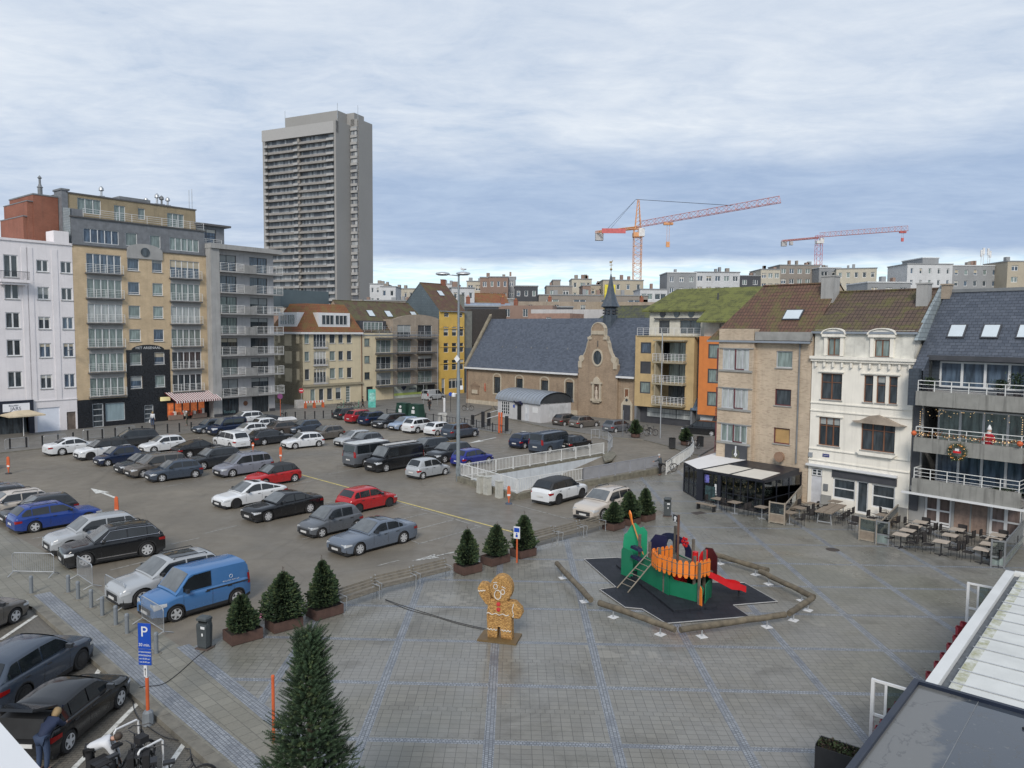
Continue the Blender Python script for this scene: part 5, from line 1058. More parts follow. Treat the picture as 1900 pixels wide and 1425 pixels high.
def car_proto(kind,style=0):
    L,Wd,H,wb,fo,R,hz,bz,(xa,xb,xc,xd),tz=CARS[kind]; hw=Wd/2; van=kind in('van','smallvan')
    X=lambda s:L/2-s      # s measured from the nose
    w1,w2=fo,fo+wb; ra=R+.055
    top=[(0,hz*.66),(.10,hz*.84),(.35,hz*.93),(xa*.9,hz),(xa+.1,bz-.02),(xd-.2,bz+.03),(xd,tz),(L-.08,tz-.06 if L-xd<.6 else tz-.03),(L,tz-.25)]
    def wid(s): 
        e=max(0,1-s/.75); f=max(0,1-(L-s)/.6); return hw*(1-.20*e**2.2-.14*f**2.2)
    def zb(s):
        for c in (w1,w2):
            if abs(s-c)<ra: return R+sqrt(ra*ra-(s-c)**2)-.02
        return .20+.10*max(0,1-s/.3)+.08*max(0,1-(L-s)/.3)
    ss={0,.06,.16,.3,L,L-.05,L-.14,L-.3,xa,xd}|{L*i/14 for i in range(1,14)}
    for c in (w1,w2): ss|={c+ra*cos(pi*i/10) for i in range(11)}|{c-ra-.02,c+ra+.02}
    ss=sorted(s_ for s_ in ss if 0<=s_<=L); q=[ss[0]]
    for s_ in ss[1:]:
        if s_-q[-1]>.012: q.append(s_)
    ss=q
    def side(s,z):     # half width of the body side at height z
        w_=wid(s); zt=interp(top,s); u=(z-.2)/(zt-.2); return w_*(1-.045*(1-u)**2*1.0-.06*max(0,u-.72)**1.5/.28**1.5*.6)
    rows=[]; mb=MB(); NP=7
    for s in ss:
        zt=interp(top,s); z0=zb(s); w_=wid(s); r=[]; zs_=zt-.07
        for k in range(NP): z=lerp(z0,zs_,k/(NP-1)); r.append((side(s,z),z))
        r+=[(w_-.075,zt-.015),(w_*.72,zt+.012),(w_*.35,zt+.022),(0,zt+.026)]
        rows.append([(X(s),y,z) for y,z in r]+[(X(s),-y,z) for y,z in r[::-1][1:]])
    n=len(rows[0]); mb.grid(rows,0)
    # black sill strip
    if kind in('suv','bigsuv','smallvan','van'):
        for i,f in enumerate(mb.f):
            j=i%(n-1)
            if j in(0,n-2): mb.mi[i]=1
    mb.poly(rows[0][::1],0); mb.poly(rows[-1],0)
    mb.box((X(L-.12),-hw+.14,.10),(X(.12),hw-.14,.60),1); mb.box((X(w1-.45),-hw+.3,.3),(X(w1+.45),hw-.3,.75),1); mb.box((X(w2-.45),-hw+.3,.3),(X(w2+.45),hw-.3,.75),1)  # black underbody block, hung low to deepen the shade under the car
    for s in (xa+.30,lerp(xa,xd,.47),lerp(xa,xd,.76)):
        for sgn in (1,-1): mb.tube([(X(s),sgn*(side(s,z)+.001),z) for z in (.34,.5,.65,.8,bz-.08)],.007,4,1)
    for s in (lerp(xa,xd,.40),lerp(xa,xd,.70)):
        for sgn in (1,-1): mb.box((X(s)-.09,min(sgn*(side(s,bz-.16)-.01),sgn*(side(s,bz-.16)+.025)),bz-.17),(X(s)+.09,max(sgn*(side(s,bz-.16)-.01),sgn*(side(s,bz-.16)+.025)),bz-.14),1)
    # greenhouse shell
    rw=hw-(.12 if van else .21)
    roof=[(xa,bz-.01),(xb,H-.03),(lerp(xb,xc,.35),H),(xc,H-(.02 if van else .05)),(xd,tz+.01)]
    def zr(s):
        for (a,b),(c,d) in zip(roof,roof[1:]):
            if s<=c: t=(s-a)/(c-a); return lerp(b,d,t) if a in(xa,xc) else lerp(b,d,t)
        return roof[-1][1]
    def gy(s,z): t=max(0,(z-bz)/(H-bz)); return lerp(min(hw-.055,wid(s)-.05),rw,t)
    gs=[xa,lerp(xa,xb,.33),lerp(xa,xb,.66),xb-.04,xb+.08]+[lerp(xb,xc,i/5) for i in range(1,5)]+[xc-.08,xc+.03]+[lerp(xc,xd,i/3) for i in (1,2)]+[xd]
    g=[]
    for s in gs:
        z=zr(s); zb_=min(bz,z)-.06; y1=gy(s,z); y0=gy(s,bz)
        g.append([(X(s),y0,zb_),(X(s),lerp(y0,y1,.5),lerp(zb_+.05,z,.5)),(X(s),y1,z-.035),(X(s),y1-.07,z),(X(s),y1*.45,z+.03),(X(s),0,z+.04)])
        g[-1]+=[(a,-b,c) for a,b,c in g[-1][::-1][1:]]
    mb.grid(g,2 if style==1 else 0)
    body=link(bpy.data.objects.new('body',mb.mesh('body',[paint('grey'),trimB,trimB],50)))
    body.material_slots[0].link='OBJECT'
    parts=[body]
    def part(name,mb_,m,par=None,sm=False): o=mb_.build(name,m,None,sm,fix=False if name in('windshield','rear_window','side_window') else True); parts.append(o) if par is None else None; 
    # curved glass following the shell
    out=.012
    def gl(name,s0,s1,f0=.9,n_=4):
        mb_=MB(); rr=[]
        for i in range(n_+1):
            s=lerp(s0,s1,i/n_); z=zr(s); y1=gy(s,z)-.05
            rr.append([(X(s)+ (out if s1<=xb+.1 else -out*.5),y1*f*f0,z+.012+(.03*(1-f*f))+out) for f in (-1,-.6,-.2,.2,.6,1)])
        mb_.grid(rr); parts.append(mb_.build(name,carW if name=='windshield' else carG,None,60,fix=True))
    gl('windshield',xa+.05,xb-.02)
    if kind not in('van',) or True: gl('rear_window',lerp(xc,xd,.10) if xd-xc>.3 else xc+.02,lerp(xc,xd,.9),.88)
    if style==3: gl('roof_glass',xb+.25,lerp(xb,xc,.75),.75)
    def sw(s0,s1,sgn):
        a=[];b=[]; nn=5
        for i in range(nn+1):
            s=lerp(s0,s1,i/nn); z1=zr(s)-.075; z0=bz+.035
            if z1<z0+.01: z1=z0+.01
            for z,l in ((z0,a),(z1,b)): t=(z-bz+.0)/(max(.1,zr(s)-.035-bz+.05)); y=lerp(gy(s,bz),gy(s,zr(s)),t*1.02); l.append((X(s),sgn*(y+.014),z))
        m_=MB(); m_.grid([a,b]); parts.append(m_.build('side_window',carG,None,fix=False))
        for p in parts[-1].data.polygons: pass
    for sgn in (1,-1):
        B_=lerp(xa,xd,.47) if not van else lerp(xb,xb+1.15,.78)
        sw(xa+.30,B_-.03,sgn)
        if kind=='smallvan' and style!=2: pass
        elif kind=='van' and style==0: pass
        else:
            C_=lerp(xa,xd,.76) if not van else B_+1.3
            sw(B_+.04,C_-.02,sgn); 
            if kind!='city': sw(C_+.03,(xd-.25) if kind!='sedan' else lerp(xc,xd,.55),sgn)
        # wheels
    for s in (w1,w2):
        for sgn in (1,-1):
            o=MB().lathe([(R*.62,-.10),(R*.93,-.105),(R,-.075),(R,.075),(R*.93,.105),(R*.62,.10)],22,ax='y').build('wheel',tyre,None,40); o.location=(X(s),sgn*(hw-.125),R)
            mb_=MB().lathe([(.01,.108*sgn),(R*.64,.108*sgn)],18,ax='y',m=1,cap=False)
            for k in range(5 if kind not in('sedan','bigsuv') else 7):
                a=2*pi*k/(5 if kind not in('sedan','bigsuv') else 7); ca,sa=cos(a),sin(a); w_=.052
                mb_.add([(ca*.04-sa*w_,.118*sgn,sa*.04+ca*w_),(ca*.04+sa*w_,.118*sgn,sa*.04-ca*w_),(ca*R*.64+sa*w_*.8,.114*sgn,sa*R*.64-ca*w_*.8),(ca*R*.64-sa*w_*.8,.114*sgn,sa*R*.64+ca*w_*.8)],[(0,1,2,3)],0)
            mb_.lathe([(R*.60,.112*sgn),(R*.67,.115*sgn)],18,ax='y',m=0,cap=False).lathe([(.005,.121*sgn),(.06,.121*sgn)],8,ax='y',m=0,cap=False)
            rim=mb_.build('rim',[rimS,rimD],o); parts.append(o)
            for sl_ in (0,): rim.material_slots[0].link='OBJECT'; rim.material_slots[0].material=rimS
    # lamps follow the rounded corners
    def patch(name,s0,s1,z0,z1,sgn,m,taper=0):
        rr=[]
        for i in range(6):
            s=lerp(s0,s1,i/5); e=.012; zz0=z0+taper*i/5*(z1-z0); r_=[]
            for j in range(3): z=lerp(zz0,z1,j/2); r_.append((X(s)+(e if s<L/2 else -e),sgn*(side(s,z)+e),z))
            rr.append(r_)
        i0=0; s=s0; yy=side(s0,z0)
        r_=[]
        for j in range(3): z=lerp(z0,z1,j/2); r_.append((X(s0)+(.015 if s0<L/2 else -.015),sgn*(yy-(.28 if s0<L/2 else .10)),z))
        rr.insert(0,r_); o=MB().grid(rr).build(name,m,None,False,fix=False); parts.append(o)
    zt=interp(top,.12)
    for sgn in (1,-1):
        patch('headlight',.035,.50 if kind in('smallvan','van') else .42,hz*.60,hz*(.84 if kind=='smallvan' else .77),sgn,lampF,.5)
        if van or kind in('mpv','city') and 0: patch('tail_light',L-.02,L-.16,bz*.75,bz+.22,sgn,lampR)
        else: patch('tail_light',L-.015,L-.36,tz-.36,tz-.20,sgn,lampR,.3)
        parts.append(MB().cb((X(xa+.42),sgn*(hw+.07),bz+.08),(.12,.20,.14)).build('mirror',trimB if kind in('van','bigsuv') else paint('dgrey'),None))
    parts.append(MB().box((X(0),-.52,hz*.36),(X(0)+.018,.52,hz*.60)).box((X(.06),-.62,.24),(X(0)+.014,.62,.33)).build('grille',trimB,None))
    for s_ in (X(0)+.03,X(L)-.03): parts.append(MB().cb((s_,0,hz*.42 if s_>0 else tz*.56),(.02,.52,.11)).build('number_plate',plate,None))
    if kind in('estate','bigsuv') or style==4:
        for sgn in (1,-1): parts.append(MB().tube([(X(xb+.25),sgn*(rw-.06),H-.02),(X(xb+.35),sgn*(rw-.06),H+.06),(X(xc-.3),sgn*(rw-.06),H+.04),(X(xc-.2),sgn*(rw-.06),H-.04)],.022,5).build('roof_rail',chrome if style==4 else trimB,None))
    if style==5:
        for sgn in (1,-1): parts.append(MB().box((X(w2-ra-.05),sgn*(hw-.01)-.012,.33),(X(w1+ra+.05),sgn*(hw-.01)+.012,.37)).build('chrome_strip',chrome,None))
        for sgn in (1,-1):
            pts=[(X(s),sgn*(gy(s,bz)+.02),bz+.02) for s in (xa+.28,xd-.2)]+[(X(s),sgn*(gy(s,zr(s))+.012),zr(s)-.055) for s in (xd-.35,xc,lerp(xb,xc,.5),xb)]+[(X(xa+.28),sgn*(gy(xa,bz)+.02),bz+.02)]
            parts.append(MB().tube(pts,.014,4).build('window_chrome',chrome,None))
    return dict(parts=parts,L=L,W=Wd,w1=w1,w2=w2,kind=kind)
PROTO={}
def car(kind,style,col,anchor,px,py,hd,label,z=0,rim='s',group='cars parked on the square',cat='car',adj=(0,0),name='parked_car'):
    """anchor: which wheel of the flank facing the camera touches the ground at px,py"""
    k=(kind,style)
    if k not in PROTO: PROTO[k]=car_proto(kind,style); first=True
    else: first=False
    P=PROTO[k]; g=G(px,py,z); h=radians(hd); d=Vector((cos(h),sin(h),0)); n=Vector((-sin(h),cos(h),0))
    if n.dot(Vector((g.x,g.y,0)))>0: n=-n       # n points to the camera side
    ax={'F':P['L']/2-P['w1'],'R':P['L']/2-P['w2'],'M':0}[anchor]
    c=g-d*ax-n*(P['W']/2-.02)+d*adj[0]-n*adj[1]
    t=thing(name,label,cat,(c.x,c.y,z),h,group)
    for o in P['parts']:
        q=o if first else o.copy()
        if not first: COL.objects.link(q)
        kids=list(o.children)
        q.parent=t
        if not first:
            for ch in kids: e=ch.copy(); COL.objects.link(e); e.parent=q
        if q.name.startswith('body'): q.material_slots[0].link='OBJECT'; q.material_slots[0].material=paint(col)
        if q.name.startswith('wheel'):
            for e in q.children: e.material_slots[0].link='OBJECT'; e.material_slots[0].material=rimS if rim=='s' else rimD
    return t
A=49; T=A+180; LF=139
car('sedan',0,'white','R',115.8,845.3,A,'white coupe with its tail to the left, leftmost car of its row')
car('suv',1,'white','F',168.4,854.3,T,'white crossover with black roof between white coupe and navy small car',rim='d')
car('city',0,'navy','F',200.6,865.3,T,'small rounded navy blue two door car')
car('mpv',0,'dgrey','R',280,826.3,T-12,'dark grey people carrier alone near the pavement barriers')
car('hatch',0,'white','F',286,841,T,'white three door hatchback behind the navy small car')
car('fastback',0,'black','R',352,850,A,'black low fastback facing away beside the white hatchback')
car('hatch',0,'dgrey','F',250,880,T,'dark hatchback behind the grey brown hatchback, headlights left',adj=(.1,.3))
car('mpv',0,'taupe','F',266.3,886.7,T,'grey brown compact car with star grille, middle of three noses')
car('hatch',0,'bluegrey','F',301,894.7,T-5,'blue grey hatchback nearest of three dark cars',adj=(0,0))
car('suv',0,'dgrey','F',377.5,872.6,T,'dark grey electric crossover left of the violet grey people carrier')
car('mpv',4,'lilac','F',432,885.7,T,'violet grey seven seat people carrier with pale roof rails')
car('hatch',1,'red','R',547.4,894.7,T,'red hatchback with black roof by the yellow line end')
car('fastback',3,'white','F',439,943.8,T,'white electric fastback with dark glass roof',rim='d')
car('sedan',0,'black','F',498,968.5,T,'black long saloon between white fastback and grey small car')
car('city',0,'grey','F',598,998,T,'grey tall small car with bright hubcaps beside the silver blue saloon')
car('sedan',3,'steelblue','F',668,1031,T,'silver blue saloon with sunroof, nearest car to the benches')
car('hatch',0,'red','R',666.3,953,A,'red hatchback seen from behind with black spoiler by the yellow line',rim='d')
car('mpv',0,'white','R',426.3,833.7,LF,'white compact people carrier parked across with its red tail lights right')
car('estate',0,'dgrey','R',490.5,826.7,A,'dark grey estate with silver window trim seen from behind')
car('hatch',0,'white','F',548,833.7,T-8,'small white hatchback with black grille in the middle row')
car('hatch',0,'taupe','R',632.6,813.7,T,'grey brown hatchback right of the small white hatchback')
car('estate',4,'brown','M',542,806,A,'dark brown estate carrying a white roof box')
car('hatch',0,'white','M',506,799,A,'white car mostly hidden left of the brown estate')
car('hatch',0,'bluegrey','M',571.6,804,T,'blue grey hatchback hidden behind the small white hatchback')
car('hatch',0,'white','M',468,811,T,'white hatchback behind the white people carrier')
car('city',0,'bluegrey','F',378,805,T,'dark grey round eyed small car left of the navy van')
car('smallvan',2,'navy','F',409.5,808.4,T,'navy blue family van with roof bars near the striped awning',cat='van')
car('suv',0,'white','M',462,789,T,'white crossover in the far row behind the navy van')
car('fastback',0,'dgrey','M',502,793,T,'dark grey fastback in the far row before the street corner')
car('hatch',0,'dgrey','R',638,779,A,'dark grey car at the left end of the back row')
car('suv',0,'dred','R',665.4,786,A,'dark red crossover in the back row')
car('suv',0,'navy','R',691,790,A,'dark blue black crossover with red tail light right of the red one')
car('mpv',0,'dgrey','F',715,795.4,T,'dark grey compact car facing us in the back row')
car('hatch',0,'ice','F',745,799,T,'pale ice blue hatchback in the back row')
car('suv',0,'white','R',775.3,804.3,A,'white crossover seen from behind left of its smaller white twin')
car('hatch',0,'white','R',812,809,A,'white compact seen from behind left of the lamp mast')
car('suv',0,'bluegrey','F',881,810.6,A,'dark slate crossover behind the lamp mast near the barrier')
c37=car('hatch',0,'silver','F',648,829,T,'silver hatchback with bright headlights left of the minibus')
car('hatch',0,'grey','F',667,834,T,'grey hatchback tucked between silver hatchback and minibus')
mv=car('van',2,'grey','R',678.6,866.8,A,'grey minibus with pale roof and black windows seen from behind',cat='van',name='minibus')
bv=car('van',0,'black','F',717,876,T,'black panel van with ladder rack on its roof',cat='van',name='panel_van')
car('mpv',0,'dgrey','M',806,846,T,'dark people carrier half hidden behind the black van')
car('suv',0,'dgrey','F',825.5,859.8,T,'dark crossover with bright headlight left of the lamp mast')
car('hatch',0,'jazz','R',870,867.7,A,'vivid blue hatchback beside the lamp mast')
car('city',0,'silver','R',785.3,889.6,A,'small rounded silver car alone near the lamp mast')
car('hatch',0,'navy','R',974,833,A,'dark blue hatchback half hidden left of the blue van')
car('van',2,'bluegrey','R',1020.4,841.8,A,'dark slate blue van seen from behind near the ramp entrance',cat='van',name='minibus')
car('hatch',0,'black','M',1080,835,A,'black hatchback right of the slate blue van')
car('suv',1,'white','R',1037.3,936.7,A,'white crossover with black roof beside the ramp wall',rim='d')
car('bigsuv',0,'champagne','F',1119.7,967,T,'champagne coloured sports crossover facing the potted firs')
car('hatch',0,'brown','R',1047.7,791.4,40,'dark brown hatchback left of two by the chapel wall',group='cars parked along the chapel')
car('hatch',0,'taupe','R',1078.5,795.5,38,'silver brown hatchback in front of the chapel gable',group='cars parked along the chapel')
car('hatch',0,'grey','R',1142.7,804,38,'grey hatchback before the chapel side door',group='cars parked along the chapel')
car('mpv',0,'black','R',1320,810,146,'black small people carrier partly behind the mottled brick corner',group='cars parked along the chapel')
car('smallvan',0,'silver','R',800,744,A,'silver van parked in front of the yellow house',cat='van',group='cars parked along the chapel')
car('estate',0,'blue','R',65.3,988.5,A,'bright royal blue estate car at the left edge',rim='s')
car('bigsuv',5,'black','F',158.4,1054,T-8,'large black crossover with chrome window trim')
car('suv',0,'silver','F',137,1029,T-2,'pale silver crossover hidden behind the large black crossover',adj=(.1,.1))
car('hatch',0,'dgrey','M',114,980,T,'dark grey hatchback just behind the blue estate',adj=(.1,-2.5+5.0))
car('estate',5,'champagne','M',114,980,T,'champagne estate with chrome window line second behind the blue estate',adj=(1.1,4.9))
car('estate',4,'dgrey','M',114,980,T,'dark estate with long chrome rail behind the champagne one',adj=(1.6,7.3))
car('sedan',0,'steelblue','M',114,980,T,'blue grey saloon farthest back of the left edge row',adj=(1.4,9.7))
car('hatch',0,'dgrey','R',-22,874,T,'dark car cut off by the left edge with only its red tail light showing')
car('smallvan',0,'sky','F',327.6,1154.3,T,'sky blue small delivery van with white lettering on its side',cat='van',name='delivery_van')
car('bigsuv',3,'silver','F',282,1128,T,'silver luxury crossover with black glass roof beside the blue van',adj=(.2,.35))
SG='cars parked in the lower street'; Z=-.13
car('hatch',0,'taupe','F',29.5,1157,78,'grey brown hatchback nosing in at the left picture edge',z=Z,group=SG)
car('suv',0,'bluegrey','F',152.6,1242,84,'dark blue grey crossover with ribbed roof and antenna in the lower street',z=Z,rim='d',group=SG)
c3=car('hatch',0,'black','F',225,1313,87,'black hatchback with its tailgate open in the lower street',z=Z,group=SG)
# van extras
LW=CARS['van']
for t_,nm in ((bv,'roof_rack'),):
    mb=MB(); 
    for sgn in (-.62,.62): mb.tube([(-2.2,sgn,2.1),(1.1,sgn,2.1)],.03,5)
    for k in range(5): mb.tube([(-2.1+k*.75,-.66,2.1),(-2.1+k*.75,.66,2.1)],.025,4)
    mb.build('roof_rack',trimB,t_)

one('ladder',MB().box((-1.9,.28,2.14),(1.5,.34,2.22)).box((-1.9,.58,2.14),(1.5,.64,2.22)),fW,'pale aluminium ladder lying on the black van roof rack','ladder',bv.location[:],bv.rotation_euler.z)
MB().box((-2.4,-.80,1.99),(1.1,.80,2.03)).build('roof_panel',mat('roof_white',(.55,.57,.58),.4),mv)
dv=bpy.data.objects['delivery_van']
for sgn in (1,-1): 
    q=text_mesh('W I L L E M  W A L L E',.075,fW,'lettering',dv,(-1.1,sgn*.93,1.16),(pi/2,0,0 if sgn<0 else pi),sx=1.0); MB().tube([(-1.1+.07*cos(a_*pi/6),sgn*.93,1.33+.07*sin(a_*pi/6)) for a_ in range(13)],.008,4).build('emblem',fW,dv)
    MB().box((-1.95,sgn*.905-.008,.95),(-.05,sgn*.905+.008,1.00)).build('side_moulding',trimB,dv)
ja=None
for o in SC.objects:
    if o.get('label','')=='dark brown estate carrying a white roof box': ja=o
b_=MB().add([(-1.0,-.4,1.56),(1.0,-.4,1.56),(1.0,.4,1.56),(-1.0,.4,1.56),(-.9,-.34,1.86),(.75,-.3,1.84),(.75,.3,1.84),(-.9,.34,1.86)],[(0,3,2,1),(4,5,6,7),(0,1,5,4),(1,2,6,5),(2,3,7,6),(3,0,4,7)])
one('roof_box',b_,fW,'white roof box on the dark brown estate','roof box',ja.location[:],ja.rotation_euler.z)
for o in list(c3.children):
    if o.name.startswith('rear_window'): bpy.data.objects.remove(o)
# raised tailgate of the black hatchback
tg=MB(); tg.add([(-1.50,-.66,1.40),(-1.50,.66,1.40),(-2.45,.62,1.72),(-2.45,-.62,1.72),(-1.50,-.66,1.46),(-1.50,.66,1.46),(-2.42,.62,1.79),(-2.42,-.62,1.79)],[(0,1,2,3),(4,7,6,5),(0,4,5,1),(1,5,6,2),(2,6,7,3),(3,7,4,0)])
o=tg.build('tailgate',[paint('black')],c3); MB().box((-2.03,-.62,.75),(-1.55,.62,1.32)).build('boot_dark_block',trimB,c3)  # solid black block, its colour stands for the shaded boot interior
# ================================================================ street furniture
orangeP=mat('post_orange',(.50,.10,.03),.6); greyB=mat('bollard_grey',(.17,.19,.21),.6,var=.15); wood=mat('wood_weathered',(.20,.175,.14),.85,var=.3,sc=4); woodD=mat('log_weathered',(.125,.105,.075),.9,var=.4,sc=3,bump=.5)
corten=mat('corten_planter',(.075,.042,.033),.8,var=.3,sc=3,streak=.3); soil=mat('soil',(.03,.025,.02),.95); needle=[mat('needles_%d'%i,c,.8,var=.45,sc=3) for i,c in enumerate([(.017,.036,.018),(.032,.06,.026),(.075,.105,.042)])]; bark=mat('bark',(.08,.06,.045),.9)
blackS=mat('black_metal',(.02,.021,.024),.5)
# lamp mast
p=G(850,893); r=thing('lamp_mast','tall galvanised lamp mast with twin oval heads at the ramp corner','street lamp',p,0)
h=HZ(852,508,p); MB().tube([(0,0,0),(0,0,8.5),(0,0,8.6),(0,0,h)],[.155,.13,.11,.07],14).cb((0,0,.9),(.35,.26,.6)).build('mast',mat('mast_steel',(.20,.23,.25),.5,.3,var=.2,streak=.2),r,40)
for dx,dy in ((-1.25,.3),(.35,-.1)):
    MB().tube([(0,0,h-.15),(dx*.4,dy,h-.08),(dx*.8,dy,h-.02)],.05,6).build('lamp_arm',steel,r); o=MB().lathe([(.02,-.14),(.2,-.12),(.33,-.02),(.3,.08),(.12,.15),(.01,.16)],14).build('lamp_head',steel,r,60); o.location=(dx,dy,h); o.scale=(1.7,1,1)
MB().cb((.25,-.1,7.3),(.22,.2,.3)).lathe([(.16,6.6),(.16,6.8),(.02,6.9)],10,c=(-.35,-.1,0)).tube([(0,0,6.8),(-.35,-.1,6.85)],.03,5).build('camera_dome',fW,r); MB().prism([(-.22,0),(0,-.3),(.22,0),(0,.3)],-.2,-.18).build('diamond_sign',fW,r).location=(-.1,0,9.5)
g=thing('gull','grey and white gull standing on the right lamp head','gull',p+Vector((.35,-.1,h+.17)),radians(200))
MB().lathe([(.01,-.26),(.05,-.18),(.085,-.02),(.075,.1),(.045,.18),(.01,.22)],10,c=(0,0,.16),ax='x').lathe([(.01,0),(.05,.03),(.045,.08),(.01,.1)],8,c=(.16,0,.2)).tube([(.2,0,.25),(.29,0,.23)],[.015,.004],5).tube([(0,.03,0),(0,.03,.1)],.008,4).tube([(0,-.03,0),(0,-.03,.1)],.008,4).build('body',fW,g,60)
MB().add([(.08,.08,.2),(.08,.0,.25),(-.3,.02,.2),(-.12,.09,.14)],[(0,1,2,3)]).add([(.08,-.08,.2),(.08,.0,.25),(-.3,-.02,.2),(-.12,-.09,.14)],[(0,1,2,3)]).build('wings',steel,g)
# cabinets
for i,(px,py,w,hh,l) in enumerate([(891,914.5,.45,1.2,'leftmost grey utility cabinet of three, covered in stickers'),(904,917.5,.55,1.25,'widest middle utility cabinet beside the ramp corner'),(926,923.5,.5,1.15,'right utility cabinet standing apart nearest the orange delineator')]):
    p=G(px,py); a=atan2((RB-RA).y,(RB-RA).x); r=thing('utility_cabinet',l,'cabinet',p,a,'utility cabinets'); cm=mat('cabinet_grey',(.42,.42,.38),.7,var=.15,sc=3,streak=.4)
    MB().box((-w/2,-.18,0),(w/2,.2,.5)).box((-w/2+.01,-.17,.5),(w/2-.01,.19,hh)).build('body',cm,r); MB().box((-w/2-.02,-.21,hh),(w/2+.02,.22,hh+.06)).build('lid',cm,r); MB().box((-w/2+.05,-.19,.55),(w/2-.05,-.172,hh-.06)).build('door',cm,r)
def delin(px,py,l,foot=True,hh=1.05,rz=0,z=0):
    p=G(px,py,z); r=thing('delineator_post',l,'delineator',p,rz,'orange delineators on the parking lot'); 
    MB().prism([(-.03,.06),(.03,.06),(.04,.35),(.10,.5),(.125,.75),(.10,hh+.12),(0,hh+.2),(-.10,hh+.12),(-.125,.75),(-.10,.5),(-.04,.35)],-.03,.03).build('panel',orangeP,r); MB().lathe([(.24,.0),(.22,.07),(.06,.09)],14).build('foot',mat('foot_blue',(.06,.08,.12),.8) if foot else blackS,r); MB().box((-.1,-.034,.55),(.1,-.032,.68)).build('reflector',fW,r)
delin(944,935,'orange delineator with dark blue foot by the utility cabinets'); delin(16,879,'orange delineator at the far left edge of the lot',False,1.2); delin(217,966,'orange delineator standing behind the black crossover',False,1.3); delin(521,858,'orange delineator behind the red hatchback with black roof',False,1.2); delin(469.5,838,'small orange delineator near the white people carrier',False,.7)
# bollards
def bollard_proto(near=True):
    r=thing('bollard','','bollard')
    if near: MB().lathe([(.075,0),(.075,.68),(.085,.69),(.085,.74),(.06,.79),(.01,.81)],14).build('post',greyB,r,40); MB().lathe([(.20,.008),(.19,.02),(.08,.024)],10).build('base_ring',kerbM,r)
    else: MB().lathe([(.075,0),(.075,.9),(.09,.92),(.09,.98),(.03,1.02)],10).build('post',blackS,r,40)
    return r
BN=[(58.4,1101.3,'grey bollard farthest left in the near row'),(127,1099.5,'grey bollard by the second barrier foot'),(145,1112,'grey bollard just below the second barrier'),(169.5,1128,'fourth grey bollard from the left in the near row'),(190,1142.6,'grey bollard before the third barrier, fifth from left'),(215,1160,'grey bollard facing the silver crossover, sixth from left'),(236,1176,'grey bollard between third and fourth barrier'),(264.5,1201,'grey bollard half hidden behind the blue parking sign'),(290,1213,'grey bollard nearest the grey litter bin')]
pr=bollard_proto()
for i,(x,y,l) in enumerate(BN):
    if i==0: pr.location=G(x,y); pr['label']=l; pr['group']='grey bollards along the near walkway'
    else: dup(pr,G(x,y),0,l)
pr=bollard_proto(False); first=True
for pts in ([(18.6,833),(49,830),(79,827),(108,823.5),(136,820.5),(163,817),(190,814),(214,811.5)],[(240,809.5),(264,807.5),(287,804.5),(311,803.5),(333,801.5),(355,799.5)],[(530,779.5),(548,778.5),(566,777.5),(584,777),(600,776),(616,775)]):
    for x,y in pts:
        if first: pr.location=G(x,y,.1); pr['label']='slim black iron bollard along the pavement kerb'; pr['group']='black bollards along the pavement'; first=False
        else: dup(pr,G(x,y,.1))
# crowd barriers
def barrier(p,q,label,z=0,proto={}):
    L=(q-p).length; a=atan2(q.y-p.y,q.x-p.x); L=2.0
    if not proto:
        r=thing('crowd_barrier',label,'barrier',p,a,'steel crowd barriers'); mb=MB()
        mb.tube([(0,0,.12),(0,0,.98),(.1,0,1.08),(L-.1,0,1.08),(L,0,.98),(L,0,.12)],.02,6).tube([(0,0,.2),(L,0,.2)],.016,6); mb.build('frame',steel,r)
        mb=MB(); 
        for i in range(1,20): mb.tube([(L*i/20,0,.2),(L*i/20,0,1.08)],.008,4)
        mb.build('bars',steel,r)
        for x in (.02,L-.02): MB().tube([(x,-.38,.02),(x,-.2,.1),(x,0,.17),(x,.2,.1),(x,.38,.02)],.017,5).build('foot',steel,r)
        proto['r']=r; return r
    return dup(proto['r'],p,a,label)
BR=[((24,1067),(108,1069),'crowd barrier nearly facing us before the large black crossover'),((144,1073),(181,1098),'crowd barrier in front of the black crossover nose'),((196,1110.5),(239.5,1135.5),'crowd barrier in front of the silver crossover'),((264,1154),(311,1184),'crowd barrier in front of the sky blue van'),((-42,1030),(12,1062),'crowd barrier cut by the left picture edge'),
((9.5,836),(62,830.5),'far crowd barrier before the cream umbrella'),((81,829),(134,824),'far crowd barrier behind the white coupe'),((154,817),(201,813),'far crowd barrier before the black granite door'),((216,811),(262,806),'far crowd barrier behind the dark people carrier')]
for a,b,l in BR: barrier(G(*a),G(*b),l)
